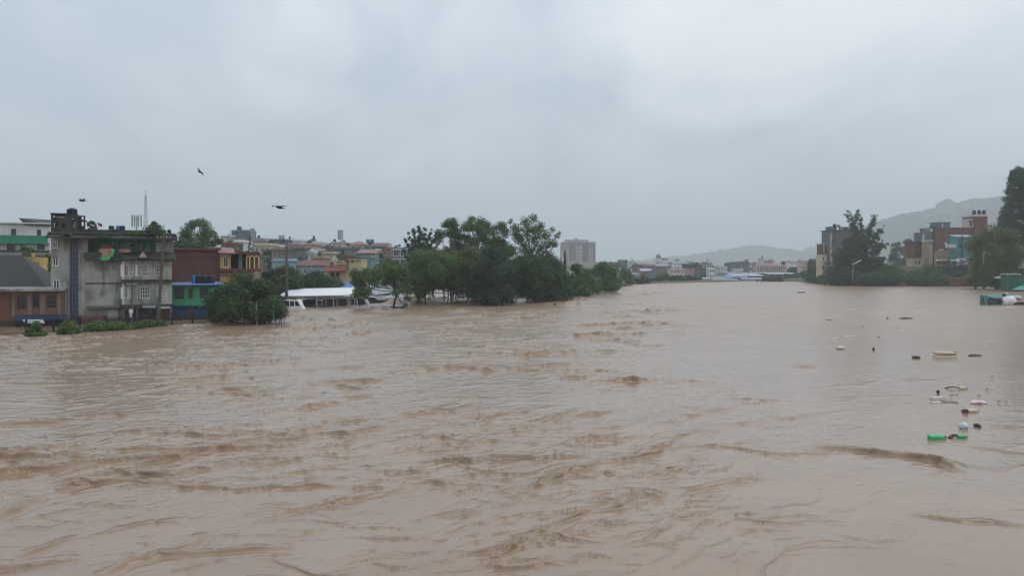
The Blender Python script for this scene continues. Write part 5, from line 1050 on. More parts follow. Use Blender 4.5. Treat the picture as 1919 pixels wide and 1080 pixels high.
def yellow_villa():
    F = Fac('villa', 'yellow house with an arched roof terrace and red tiled awning', 'house', 640, 168, None); x, z = F.x, F.z
    F.wall(C_YELLOW2, 612, 656, 505, 999, 0, 7, [(619, 511, 627, 520, 'dark'), (629, 511, 636, 521, 'dark')]); F.wall(C_YELLOW2, 653, 676, 487, 508, .4, 7, [(657, 489, 662, 492, 'dark')], name='tower_wall'); F.wall(C_YELLOW2, 653, 676, 508.2, 999, .4, 7, name='lower_wall')
    F.wall(C_YELLOW2, 624, 652, 493, 504.8, 1.8, 5, [(628, 496, 640, 501, 'dark')], name='terrace_wall'); F.box('coping', C_CREAM, 651, 677, 485.5, 486.9, -.1, 7.6)
    MB().hexa([(x(606), -1.6, z(510)), (x(652), -1.6, z(508)), (x(652), .6, z(499)), (x(612), .6, z(499)), (x(606), -1.6, z(508.5)), (x(652), -1.6, z(506.5)), (x(652), .6, z(497.5)), (x(612), .6, z(497.5))]).build('awning', C_RED, F.root)
    m = MB(); m.box(x(619), x(638), -.1, .3, z(490.5), z(488.5))
    for k in range(6):
        t0, t1 = PI / 2 * k / 6, PI / 2 * (k + 1) / 6; f = lambda t, r: (x(638) + r * .115 * 1.0 * math.sin(t), z(488.5) - .115 * 14 * .85 * (1 - math.cos(t)) + (r - 14) * .115)
        (xa, za), (xb, zb_) = f(t0, 14), f(t1, 14); m.hexa([(xa, -.1, za - .23), (xb, -.1, zb_ - .23), (xb, .3, zb_ - .23), (xa, .3, za - .23), (xa, -.1, za), (xb, -.1, zb_), (xb, .3, zb_), (xa, .3, za)])
    m.build('arch', C_YELLOW2, F.root)
    for a in (619.5, 631): F.box('finial', C_YELLOW2, a, a + 1.6, 483.5, 488.4, -.1, .2)
    F.box('terrace_post', C_BRICK2, 619, 623, 490.6, 499, 0, .4); F.box('terrace_post', C_BRICK2, 645, 650, 484, 498, 1.0, 1.7)
    F.box('railing', C_PINKROOF, 613, 637, 520.5, 524, -.8, -.7); F.box('balcony_slab', C_CREAM, 612, 638, 524.2, 526, -.9, -.01)
yellow_villa()

# ------------------------------------------------------------------ far bank
G_F2 = 'houses along the far bank'
FS = [
 ('long grey house with a dark roof edge above the first far bank trees', 1144, 1191, 491, 500, C_SLATE, 2, 6, dict(slab=C_GREY2, balcony=True)),
 ('low pale pink house just right of the grove', 1143, 1163, 501, 452, C_PALEPINK, 2, 3, dict()),
 ('white house with a black roof knob beside the long grey house', 1179, 1190, 489, 488, C_WHITE, 3, 2, dict(balcony=True, slab=C_WHITE)),
 ('tall plain brownish block behind the far bank hedge', 1189, 1206, 496, 440, C_BRICK3, 0, 2, dict(sidewin=0)),
 ('low white house at the foot of the brownish block', 1184, 1199, 512, 405, C_WHITE, 2, 3, dict()),
 ('wide tan house with a blue grey sloping roof on the far bank', 1203, 1223, 508, 398, C_BRICK3, 1, 3, dict(roof='shed', roofmat=C_TINB, skip=((0, 0),))),
 ('blue house with big white window surrounds on the far bank', 1222, 1240, 507, 385, C_SLATE, 3, 3, dict(win='white2', wsz=(1.1, 1.5), slab=C_TINB)),
 ('mauve house behind the blue roofed tan house', 1206, 1230, 497, 470, C_PURPLE, 3, 4, dict()),
 ('white house wing right of the white domed tower', 1236, 1253, 488, 505, C_WHITE2, 3, 3, dict(balcony=True, slab=C_WHITE)),
 ('mauve grey house on the far skyline right of the white wing', 1251, 1264, 491, 520, C_PURPLE, 3, 3, dict()),
 ('brownish brick houses row in the middle of the far bank', 1231, 1256, 499, 455, C_BRICK3, 3, 5, dict(slab=C_PURPLE)),
 ('white upper house with tanks on the far skyline', 1263, 1281, 490, 490, C_WHITE2, 3, 3, dict(balcony=True, slab=C_WHITE)),
 ('cream house with a rounded white terrace on the far bank', 1256, 1282, 503, 412, C_CREAM, 2, 4, dict(slab=C_WHITE2, balcony=True)),
 ('red and pink house right of the cream terrace house', 1279, 1301, 504, 418, C_PINK, 3, 4, dict(slab=C_PINKROOF, balcony=True)),
 ('dark house with a wide flat slab roof on the far bank', 1284, 1316, 495, 455, C_GREY2, 3, 5, dict(slab=C_DARK, over=1.2)),
 ('big plain grey house under an open framed top floor', 1312, 1334, 502, 428, C_GREY2, 1, 3, dict(skip=((0, 0), (0, 1), (0, 2)))),
 ('narrow white house at the right corner of the plain grey house', 1330, 1339, 502, 420, C_WHITE2, 4, 2, dict(win='white2', wsz=(.9, 1.4))),
 ('cream and white house with many balconies left of the sheds', 1346, 1363, 499, 440, C_WHITE, 3, 4, dict(balcony=True, slab=C_CREAM)),
 ('blue green block house behind the pale market sheds', 1364, 1386, 493, 470, C_SLATE, 4, 3, dict(skip=((0, 0), (0, 1)), stair=(1366, 1371, 492))),
 ('low white house at the left end of the market sheds', 1362, 1378, 510, 425, C_WHITE, 1, 5, dict()),
 ('narrow grey block with dark roof clutter left of the pink hall', 1391, 1404, 490, 455, C_SLATE, 0, 2, dict(sidewin=0)),
 ('white strip of windows on the tall house left of the pink hall', 1403, 1410, 489, 456, C_WHITE2, 4, 1, dict(win='dark', wsz=(1.0, 1.2))),
 ('dull grey house between the white strip and the pink hall', 1409.5, 1417, 491, 458, C_GREY, 3, 2, dict()),
 ('white three storey house with dark flat roof right of the pink hall', 1481, 1500, 489, 470, C_WHITE2, 4, 3, dict(slab=C_WHITE, roofmat=C_DARK, balcony=True)),
 ('pale pink narrow house nearest the right bank tip', 1503, 1516, 488, 450, C_PALEPINK, 4, 3, dict(balcony=True, slab=C_PINK)),
 ('white house half hidden right of the three storey white house', 1496, 1506, 497, 480, C_WHITE, 3, 2, dict()),
 ('pale house on the far skyline behind the brick rows', 1216, 1232, 495, 540, C_PALEPINK, 3, 3, dict()),
 ('distant grey house behind the big plain grey house', 1300, 1312, 492, 560, C_SLATE, 4, 3, dict()),
]
for lab, a, b, t, Y, wm, r_, c_, kw in FS: house(lab, a, b, t, Y, wm, r_, c_, group=G_F2, **kw)
for px, pb, w, h, Y, m, lab in [(1173, 491, 4, 3, 503, C_BLACK, 'dark tank on the long grey far house'), (1185, 489, 3.5, 2.6, 490, C_BLACK, 'black roof knob tank on the white house beside the long grey house'), (1265, 490, 2.2, 3.5, 493, C_BLACK, 'left of three dark tanks on the white upper house'), (1268.5, 490, 2.2, 4.5, 493, C_BLACK, 'middle of three dark tanks on the white upper house'), (1271.5, 490, 2.2, 4, 493, C_BLACK, 'right of three dark tanks on the white upper house'),
        (1292, 495, 2.4, 2.6, 458, C_BLACK, 'small tank on the dark far house with the slab roof'), (1306, 495, 3.6, 3.4, 458, C_BLACK, 'larger tank on the dark far house with the slab roof'), (1428.5, 483, 3.6, 2.6, 452, C_BLACK, 'dark tank on the tower of the pink hall'), (1398, 490, 3.5, 3.5, 458, C_BLACK, 'dark tank on the narrow grey block'), (1402, 490, 2, 4.5, 458, C_BLACK, 'thin dark tank on the narrow grey block'), (1499, 489, 2, 3, 474, C_BLACK, 'dark tank on the white three storey house')]:
    water_tank(px, pb, w, h, Y, m, lab)
def far_specials():
    F = Fac('tower_house', 'white house tower crowned by a small domed pavilion on the far skyline', 'tower', 1233, 470, G_F2); x, z = F.x, F.z
    F.wall(C_WHITE2, 1228, 1237, 488, 999, 0, 5, [(1230, 491, 1232, 495, 'dark'), (1233, 491, 1235, 495, 'dark')]); F.box('roof', C_WHITE, 1227, 1241, 486.8, 487.9, -.5, 5.5); F.wall(C_WHITE2, 1231, 1240.5, 484, 486.7, .5, 4, name='upper_wall'); F.box('roof', C_GREY2, 1230, 1241.5, 482.8, 483.9, .2, 4.6)
    for a in (1231.5, 1234.5, 1237.5): F.box('column', C_SLATE, a, a + .9, 479.5, 482.7, 1, 1.4); F.box('column', C_SLATE, a, a + .9, 479.5, 482.7, 3.2, 3.6)
    MB().lathe([(1.5, z(479.5)), (1.5, z(479)), (1.2, z(478)), (.4, z(477)), (.1, z(475.5))], 10, (x(1235), 2.3, 0)).build('dome', C_SLATE, F.root)
    F = Fac('hall', 'long pink hall with tall columns and a red roof on the far bank', 'hall', 1446, 448); x, z = F.x, F.z
    F.wall(C_PALEPINK, 1417, 1474, 498, 999, 0, 14); F.box('base_slab', C_PURPLE, 1416, 1476, 509.5, 511, -.8, 0)
    for k in range(13): a = 1418 + 4.35 * k; F.box('column', C_PALEPINK, a, a + 1.7, 499, 509.4, -.9, -.2); 
    for k in range(12): a = 1420.2 + 4.35 * k; F.box('window', C_GLASS, a, a + 1.5, 500.5, 508.5, -.05, .01)
    MB().hexa([(x(1416), -1, z(499)), (x(1476), -1, z(499)), (x(1476), 14, z(499)), (x(1416), 14, z(499)), (x(1440), 5, z(494)), (x(1462), 5, z(494)), (x(1462), 8, z(494)), (x(1440), 8, z(494))]).build('roof', C_PINKROOF, F.root)
    F.wall(C_PALEPINK, 1436, 1461, 489.5, 494, 9, 5, [(1438, 491, 1440, 493, 'dark'), (1443, 491, 1445, 493, 'dark'), (1452, 491, 1454, 493, 'dark')], name='upper_wall'); F.box('roof', C_PINKROOF, 1435, 1462, 488.6, 489.4, 8.5, 14.5)
    F.wall(C_PALEPINK, 1426, 1434, 486, 499, 2, 4, name='tower_wall')
    for t in (485, 490.5, 495.5): F.box('tower_slab', C_WHITE, 1424.5, 1435, t, t + .9, 1.5, 6.5)
    F.wall(C_SLATE, 1434.5, 1442, 484, 489, 10, 3, name='stair_wall'); F.box('roof', C_WHITE, 1450, 1461, 486, 487, 9, 13); F.box('roof', C_GREY2, 1455, 1460, 484.2, 485, 10, 12); F.box('pier', C_WHITE, 1453, 1458, 487.1, 488.5, 10, 12)
    F = Fac('framed_top_floor', 'open concrete frame of an unfinished top floor with a slab roof', 'building', 1323, 431); x, z = F.x, F.z
    for a in (1311, 1316, 1321, 1326, 1331): F.box('column', C_GREY, a, a + .9, 496, 502, .3, .7); F.box('column', C_GREY, a, a + .9, 496, 502, 6, 6.4)
    F.box('slab', C_GREY2, 1308, 1337, 494.8, 495.9, -.8, 7.5); F.box('stair_tower', C_SLATE, 1320.5, 1326, 492.5, 494.7, 3, 6)
    G_S = 'long low market shed roofs at the far shore'
    for lab, a, b, t0, t1, Y, d, m in [('pale blue grey shed roof below the pink hall', 1398, 1500, 512.5, 510.6, 418, 26, C_TINB), ('white shed roof stretching behind the green reed bank', 1440, 1503, 513.5, 511.8, 408, 10, C_TIN), ('grey market shed roof at the far water edge', 1375, 1434, 517, 513.5, 402, 14, C_TIN), ('blue tarpaulin shed roof on the far shore', 1362, 1404, 520, 516.5, 398, 8, C_BLUE2),
        ('pale low shed roof beside the narrow white house', 1338, 1372, 521.5, 519.5, 396, 7, C_TINB), ('whitish long shed roof nearest the far water', 1337, 1385, 524.5, 523, 392, 4, C_TIN), ('blue tarpaulin roof below the red and pink house', 1296, 1311, 522, 518.5, 392, 6, C_BLUE2), ('slanting pale roof below the plain grey house', 1314, 1331, 522.5, 520.5, 394, 5, C_TIN), ('blue edged shed roof at the far water left of the drift heap', 1390, 1432, 523, 520.5, 394, 5, C_TINB)]:
        o = thing('market_shed', lab, 'shed', (0, 0, 0), 0, G_S); p, q = W(a, t0, Y), W(b, t0, Y); zt = Z(t1, Y + d)
        MB().hexa([(p.x, Y, p.z - .25), (q.x, Y, q.z - .25), (q.x, Y + d, zt - .25), (p.x, Y + d, zt - .25), (p.x, Y, p.z), (q.x, Y, q.z), (q.x, Y + d, zt), (p.x, Y + d, zt)]).build('roof', m, o)
        MB().box(p.x + .4, q.x - .4, Y + 1.0, Y + d - .3, -2, p.z - .27).build('wall', C_GREY2, o)
        n = max(2, int((q.x - p.x) / 5))
        for k in range(n + 1): xx = p.x + .2 + (q.x - p.x - .4) * k / n; MB().box(xx - .08, xx + .08, Y + .2, Y + .36, -2, p.z - .27).build('post', C_STEELW, o)
    pole('thin grey pole standing among the market sheds', 1402.5, 524, 1402.5, 503, 392, .14, (), C_STEEL)
    # tower block
    F = Fac('tower_block', 'tall beige and grey apartment tower above the right end of the grove', 'building', 1083, 1000); x, z = F.x, F.z; s = F.s
    F.wall(C_PURPLE, 1052, 1116, 455, 999, 0, 22); F.wall(C_PALEPINK, 1060, 1103, 450.5, 455, 3, 14, name='upper_wall'); F.box('roof', C_PALEPINK, 1059, 1104, 449, 450.4, 2, 18); F.box('parapet', C_PURPLE, 1051.5, 1116.5, 453.6, 455, -.5, 1); F.box('lift_house', C_SLATE, 1078, 1083, 446.5, 448.9, 6, 12)
    for a, b, t, m in ((1053, 1059, 470, C_PALEPINK), (1060, 1066, 470, C_CREAM), (1067, 1073, 457, C_SLATE), (1079, 1085, 465, C_CREAM), (1086, 1091, 462, C_PALEPINK), (1092, 1099, 456, C_SLATE), (1103.5, 1110, 465, C_CREAM)): F.box('bay', m, a, b, t, 510, -1.6, 0)
    for k in range(12):
        py = 458 + 4.1 * k
        for a, b, fy in ((1061, 1065, -1.6), (1068, 1072, -1.6), (1074.5, 1078, 0), (1080, 1084, -1.6), (1087, 1090, -1.6), (1093, 1098, -1.6), (1100, 1103, 0), (1104.5, 1109, -1.6), (1111.5, 1115, 0)):
            if (a < 1066 and py < 471) or (a in (1080, 1104.5) and py < 466) or (a == 1087 and py < 463): continue
            MB2 = _tb.setdefault((round(b - a, 1)), MB().box(0, (b - a) * s, -.12, 0, 0, 1.7 * s).mesh('window', C_GLASS)); link('window', MB2, F.root, (x(a), fy, z(py + 2)))
_tb = {}
far_specials()
# houses and the monastery high on the wooded hill
def hill_houses():
    Y = 2480
    F = Fac('monastery', 'pale tiered monastery half lost in mist on top of the wooded hill', 'monastery', 1778, Y); x, z = F.x, F.z
    for k, (a, b, t, bt) in enumerate(((1758, 1768, 382, 400), (1765, 1775, 378, 400), (1772, 1788, 376, 400), (1784, 1793, 379, 400), (1776, 1784, 373.6, 377))): F.wall(C_GREY, a, b, t, bt, k * 2.0, 14, [(a + (b - a) * q - .6, t + 2, a + (b - a) * q + .6, t + 4, None) for q in (.25, .5, .75)], name='wall'); F.box('roof', C_PURPLE, a - .7, b + .7, t - .9, t - .1, k * 2.0 - 1, k * 2.0 + 15)
    MB().lathe([(4, z(372.6)), (2, z(371.5)), (.3, z(369.6))], 8, (x(1780), 12, 0)).build('spire', C_YELLOW, F.root)
    for lab, a, b, t, bt in (('white house low on the misty hill below the monastery', 1770, 1779, 404, 412), ('white house beside the first one on the misty hill', 1781, 1789, 402, 411), ('pale house on the left shoulder of the misty hill', 1735, 1744, 394, 404), ('long pale house roof left of the monastery', 1743, 1758, 392, 400), ('faint house right of the monastery on the hill crest', 1806, 1818, 377, 388), ('faint house far right on the hill crest', 1824, 1832, 374, 386)):
        Yh = 2250 if t > 400 else 2480
        F = Fac('hill_house', lab, 'house', (a + b) / 2, Yh, 'houses on the misty hill'); F.wall(C_GREY, a, b, t, bt + 3, 0, 12, [(a + (b - a) * q - .7, t + 2, a + (b - a) * q + .7, t + 4.4, None) for q in (.3, .7)]); F.box('roof', C_PURPLE, a - .6, b + .6, t - 1, t - .1, -1, 13)
hill_houses()
# ------------------------------------------------------------------ more houses filling the slope and the far skyline
for lab, a, b, t, Y, wm, r_, c_, kw in [
 ('white house between the low whitish house and the grey block on the skyline', 427, 442, 437, 310, C_WHITE, 2, 2, dict(slab=C_WHITE2)),
 ('tan house below the low whitish house at the left of the slope', 424, 446, 447, 262, C_TAN, 2, 2, dict(slab=C_CREAM)),
 ('pale house just right of the cream banded house', 500, 520, 458, 252, C_PALEPINK, 2, 2, dict(slab=C_WHITE, balcony=True)),
 ('white gabled little house above the cream banded house', 493, 506, 450, 290, C_WHITE2, 1, 2, dict(roof='hip', roofmat=C_WHITE)),
 ('tan brick house under the long plain grey house', 508, 532, 465, 236, C_BRICK3, 2, 3, dict()),
 ('whitish house in front of the pink house with the red band', 560, 580, 466, 246, C_WHITE, 2, 3, dict(slab=C_WHITE2, balcony=True)),
 ('faded pink house under the stepped white house', 590, 606, 466, 252, C_PINK, 2, 2, dict(slab=C_WHITE)),
 ('cream house left of the wide grey brick house', 606, 625, 472, 230, C_CREAM, 2, 2, dict(slab=C_GREY)),
 ('dark brick house under the wide grey brick house', 640, 662, 478, 218, C_BRICK2, 1, 3, dict()),
 ('pale green house behind the yellow villa tower', 672, 694, 478, 212, C_TEAL2, 2, 2, dict(slab=C_GREY)),
 ('white house among the dark skyline houses left of the tan brick one', 703, 717, 466, 262, C_WHITE, 2, 2, dict(slab=C_WHITE2)),
 ('grey house at the upper left of the water tower', 672, 690, 457, 315, C_GREY, 2, 3, dict()),
 ('reddish house right behind the pinkish topped antenna house', 640, 656, 460, 305, C_BRICK2, 2, 2, dict(slab=C_PINKROOF)),
 ('long low grey house right of the teal tank skyline house', 603, 622, 456, 318, C_GREY, 2, 4, dict())]:
    house(lab, a, b, t, Y, wm, r_, c_, group=G_H, **kw)
for lab, a, b, t, Y, wm, r_, c_, kw in [
 ('pale house on the far skyline just right of the tower block', 1122, 1136, 493, 600, C_SLATE, 3, 3, dict()),
 ('white house on the far skyline above the low pale pink house', 1136, 1148, 490, 620, C_WHITE, 3, 3, dict()),
 ('tan house on the far skyline behind the long grey house', 1160, 1176, 487, 640, C_BRICK3, 3, 4, dict()),
 ('white house left of the domed tower on the far bank', 1212, 1227, 492, 560, C_WHITE, 4, 3, dict(slab=C_WHITE2, balcony=True)),
 ('grey house behind the domed tower on the far skyline', 1238, 1252, 484, 640, C_GREY, 4, 3, dict()),
 ('pink house above the brick rows of the far bank', 1254, 1266, 494, 540, C_PINK, 3, 3, dict()),
 ('slate house left of the white upper house on the far bank', 1270, 1288, 494, 560, C_SLATE, 4, 4, dict()),
 ('tall white house behind the dark slab roofed far house', 1290, 1300, 488, 620, C_WHITE, 4, 3, dict()),
 ('pale pink house behind the open framed top floor', 1318, 1334, 490, 640, C_PALEPINK, 4, 4, dict()),
 ('grey house in the gap left of the cream and white balcony house', 1337, 1348, 500, 520, C_GREY, 3, 3, dict()),
 ('dull house behind the blue green block on the far bank', 1375, 1392, 491, 600, C_GREY2, 4, 4, dict()),
 ('white low house behind the market sheds left of the pink hall', 1378, 1393, 504, 450, C_WHITE, 2, 4, dict(slab=C_WHITE2)),
 ('small pale house between the pink hall and the white three storey house', 1474, 1483, 497, 520, C_PALEPINK, 3, 2, dict())]:
    house(lab, a, b, t, Y, wm, r_, c_, group=G_F2, **kw)
# ------------------------------------------------------------------ right bank buildings
def right_bank():
    zb = 7.2
    F = Fac('apartment_building', 'tall bare grey cement building at the tip of the right bank', 'building', 1580, 318, None); x, z = F.x, F.z
    F.wall(C_GREY2, 1556, 1606, 432, 999, 0, 9, [(1559, 448, 1562, 456, 'dark'), (1559, 470, 1562, 478, 'dark')]); F.box('pilaster', C_GREY, 1555, 1558.6, 436, 505, -.5, .02); F.box('roof', C_GREY2, 1554, 1607, 430.6, 431.9, -.5, 9.4)
    for k in range(10): F.box('parapet_post', C_MOSS, 1573 + 3.1 * k, 1574.6 + 3.1 * k, 427, 430.5, .1, .5)
    F.box('parapet', C_MOSS, 1572, 1605, 425.5, 426.9, 0, .6); F.box('stair_tower', C_GREY2, 1560, 1569, 424, 430.5, 3, 7); F.box('roof_block', C_TAN, 1572.5, 1577, 421, 425.4, 1, 3)
    F = Fac('brick_house', 'narrow brown brick house with cream edges left of the grey cement building', 'house', 1548, 322); x, z = F.x, F.z
    F.wall(C_BRICK, 1545, 1555, 458, 999, 0, 8, [(1549, 463, 1551.5, 470, 'white'), (1549, 480, 1551.5, 487, 'white')]); F.box('pier', C_CREAM, 1543.5, 1545, 456, 505, -.2, .3); F.box('parapet', C_CREAM, 1543, 1556, 455.5, 458, -.4, 8.2); F.box('lintel', C_CREAM, 1545, 1555, 461, 462, -.1, .02)
    F = Fac('house', 'cream lower house with stacked balconies at the very tip of the right bank', 'house', 1546, 319); x, z = F.x, F.z
    F.wall(C_CREAM, 1540, 1550, 477, 999, 0, 6, [(1542, 482, 1544.5, 487, 'dark'), (1546, 492, 1549, 497, 'dark'), (1542, 500, 1545, 505, 'dark')]); [F.box('balcony_slab', C_CREAM, 1541, 1554, t, t + 1.2, -1.1, -.01) for t in (488, 497, 506)]
    o = thing('garden_wall', 'orange painted wall behind the street lamp on the right bank', 'wall', (X(1569, 296), 296, 3)); MB().box(-1.6, 1.9, 0, .3, 0, 4.6).build('panel', MAT('orange_paint', (.38, .12, .06), .8, .2, .5, .3), o); MB().box(-1.7, 2.0, -.05, .35, 4.602, 4.75).build('coping', C_TAN, o)
    # white street lamp leaning over the bushes
    o = thing('street_lamp', 'white street lamp with a long tilted arm among the right bank bushes', 'street lamp', W(1598, 512, 280)); s = 280 / FPX
    MB().tube([(0, 0, -3), (0, 0, 0), (1.5 * s, 0, 17 * s)], [.13, .13, .11], 8).build('post', C_STEEL, o); MB().tube([(-2 * s, 0, 17.2 * s), (4 * s, 0, 18 * s), (15 * s, 0, 24 * s)], [.08, .14, .2], 6).build('arm', C_STEELW, o)
    # long brick block and its tall stair end
    F = Fac('brick_building', 'long brown brick building with a bare wall above the umbrella crowd', 'building', 1790, 318); x, z = F.x, F.z
    F.wall(C_BRICK2, 1748, 1826, 428, 999, 0, 10, [(1757, 470, 1761, 478, 'dark')]); F.box('roof', C_GREY2, 1747, 1828, 426.5, 427.9, -.3, 10.3); F.wall(C_BRICK2, 1826.05, 1849, 406, 999, -.6, 9, name='tower_wall'); F.box('tank_slab', C_PALEPINK, 1824, 1850, 403.5, 405.9, -1, 8.6)
    F.box('drain_pipe', C_DARK, 1747.5, 1750.5, 428, 500, -.4, -.05); F.wall(C_PALEPINK, 1816, 1825.5, 410, 426.4, .4, 5, [(1818.5, 416, 1822.5, 424, None)], name='stair_wall'); F.box('stair_roof', C_RED, 1815, 1826, 413, 414.6, -.2, .38); F.box('tank_stand', C_CREAM, 1827, 1848, 401.9, 403.4, 0, 6)
    F.wall(C_SLATE, 1760.5, 1786, 417, 426.4, 2, 5, name='roof_room_wall'); F.box('roof_slab', C_GREY2, 1759.5, 1787, 416, 416.9, 1.6, 7.4); F.box('door_jamb', C_FRAMEW, 1770.5, 1772, 418, 426.4, 1.9, 1.99)
    F.box('band', C_BRICK3, 1750.6, 1826, 436, 437, -.06, .02); F.box('band', C_TAN, 1772, 1795, 451, 452, -.06, .02)
    for a, b, lab in ((1824.5, 'w', 'left of three black tanks on the brick stair tower'), (1834, 'w', 'middle of three black tanks on the brick stair tower'), (1843, 'w', 'right of three black tanks on the brick stair tower')): water_tank(a + 1, 402, 6.5, 8.5, 321, C_BLACK, lab)
    water_tank(1564, 430.4, 7, 11, 323, C_BLACK, 'tall black tank on the grey cement building'); water_tank(1541.5, 477, 4, 5.5, 321, C_BLACK, 'black tank on the cream lower house at the bank tip')
    for a, lab in ((1745, 'left small black tank on the dark grey block'), (1751.5, 'right small black tank on the dark grey block')): water_tank(a, 428, 4, 6, 322, C_BLACK, lab)
    F = Fac('cement_block', 'dark grey cement block with a white edge left of the long brick building', 'building', 1740, 314); x, z = F.x, F.z
    F.wall(C_SLATE, 1732, 1747, 435, 999, 0, 8, [(1741, 470, 1744, 477, 'dark')]); F.box('pilaster', C_WHITE, 1729.5, 1731.6, 439, 500, -.2, .3); F.box('parapet', C_PURPLE, 1731, 1747.2, 428.5, 434.8, -.2, .4); F.box('parapet_end', C_WHITE, 1742.5, 1747.3, 429, 434, -.3, -.21); F.box('stub', C_SLATE, 1722, 1726, 441, 455, 2, 4)
    F = Fac('brick_house', 'lower brick house with a flat cap roof left of the dark grey block', 'house', 1722, 316); x, z = F.x, F.z
    F.wall(C_BRICK2, 1714, 1730, 455, 999, 0, 8, [(1718, 472, 1721, 480, None), (1722.5, 485, 1725, 494, None)]); F.box('roof', C_DARK, 1711.5, 1731, 453, 454.9, -.7, 8.4)
    F = Fac('house', 'small cream and pink house at the foot of the brick house', 'house', 1720, 306); F.wall(C_CREAM, 1711, 1729, 487, 999, 0, 5, [(1715, 490, 1717.5, 496, 'dark'), (1721, 490, 1725, 496, 'dark')]); F.box('roof', C_PALEPINK, 1710, 1730, 485, 486.9, -.5, 5.4)
    F = Fac('house', 'slim house with pale columns in front of the long brick building', 'house', 1744, 307); F.wall(C_TAN, 1740, 1748, 452, 999, 0, 5, [(1744, 463, 1746.5, 474, None)]); F.box('column', C_PALEPINK, 1741.5, 1743.4, 458, 495, -.4, -.05); F.box('column', C_PALEPINK, 1745, 1746.8, 462, 495, -.4, -.05); F.box('roof', C_WHITE, 1739, 1748.5, 450, 452, -.6, 5.3)
    F = Fac('garden_wall', 'pale boundary wall under the long brick building', 'wall', 1764, 302); F.wall(C_TAN, 1752, 1782, 470, 999, 0, .4, name='panel'); F.box('coping', C_PALEPINK, 1760, 1768, 467, 469.9, -.1, .5)
    F = Fac('teal_house', 'bright teal house with a pale tin roof and a balcony on the right bank', 'house', 1812, 301); x, z = F.x, F.z
    F.wall(C_TEAL, 1795, 1835, 443, 999, 0, 7, [(1806, 458, 1811.5, 467, 'dark'), (1797.5, 452, 1799, 461, None), (1800.5, 452, 1802, 461, None)]); F.box('balcony_slab', C_TEAL2, 1795, 1838, 465.5, 467, -.9, -.01)
    MB().hexa([(x(1793), -1, z(445)), (x(1832), -1, z(445)), (x(1832), 7.3, z(439.5)), (x(1795), 7.3, z(439.5)), (x(1793), -1, z(444.2)), (x(1832), -1, z(444.2)), (x(1832), 7.3, z(438.7)), (x(1795), 7.3, z(438.7))]).build('roof', C_TINB, F.root); F.box('shutter', C_NAVY, 1798, 1803, 459, 465, -.2, -.05)
    F = Fac('garden_wall', 'weathered teal wall in front of the teal house', 'wall', 1795, 296); F.wall(C_TEAL2, 1779, 1812, 464.5, 999, 0, .4, name='panel'); F.box('coping', C_WHITE, 1774, 1794, 457.5, 464.3, .6, 1.0); F.box('step_block', C_WHITE, 1773, 1776, 454, 457.3, .6, 1.0)
    pole('dark slim pole before the brick wall left of the teal house', 1778.5, 496, 1778.5, 434, 297, .2, [], C_DARK); pole('dark pole with a crossarm in front of the teal house', 1803.5, 496, 1803, 441, 294, .24, [(.87, 1.9)], C_DARK)
    # white truck and a dark green bus behind the crowd
    o = thing('truck', 'white truck cab standing behind the umbrella crowd', 'truck', (X(1807, 293), 293, 7.15)); k = 293 / FPX
    MB().prism([(-1.9, .5), (1.3, .5), (1.3, 1.2), (1.05, 2.9), (.8, 3.15), (-1.9, 3.15)], 0, 2.0).build('cab', M_VAN, o)
    for q in ([(-1.5, 1.7), (-.6, 1.7), (-.6, 2.75), (-1.5, 2.75)], [(-.35, 1.7), (.95, 1.7), (.8, 2.75), (-.35, 2.75)]): MB().prism(q, -.02, .03).build('window', C_GLASS, o)
    for xx in (-1.2, .7): MB().lathe([(.4, -.12), (.45, -.1), (.45, .1), (.4, .12)], 12, axis='x').build('wheel', M_RUBBER, o, (xx, .1, .45), rot=(0, 0, PI / 2))
    MB().box(1.31, 1.42, .2, 1.8, .55, .85).build('bumper', C_STEEL, o)
    o = thing('bus', 'dark green bus half hidden by the olive tree beside the white truck', 'bus', (X(1828, 292), 292, 7.15)); MB().box(-2.4, 3.2, 0, 2.2, .5, 3.4).build('body', C_TEAL2, o); MB().box(-2.5, 3.3, -.1, 2.3, 3.402, 3.55).build('roof', C_TIN, o)
    for a in (-2.1, -.7, .7, 2.0): MB().box(a, a + 1.05, -.03, .02, 1.9, 2.9).build('window', C_GLASS, o)
    for xx in (-1.4, 2.0): MB().lathe([(.42, -.12), (.47, -.1), (.47, .1), (.42, .12)], 12, axis='x').build('wheel', M_RUBBER, o, (xx, .1, .47), rot=(0, 0, PI / 2))
    # red brick river wall
    o = thing('river_wall', 'red brick retaining wall at the water below the olive tree', 'wall', (X(1812, 277.5), 277.5, 0)); k = 277.5 / FPX; MB().box(-32 * k, 36 * k, 0, .5, -2, 2.9).build('brickwork', MAT('wet_red_brick', (.23, .075, .05), .9, .3, .5, .5, (.05, .03, .025), brick=(.12, .07, .055)), o); MB().box(-33 * k, 36.5 * k, -.1, .6, 2.902, 3.15).build('coping', C_TAN, o); MB().box(-14 * k, 4 * k, -.06, .0, -2, .6).build('stained_base', C_DARK, o)
    # green sheet shelter at the right edge, collapsed green sheet and flat roof piece
    o = thing('shelter', 'dark green sheet shelter with a white roof edge at the right picture edge', 'shelter', (X(1902, 218), 218, 0)); k = 218 / FPX
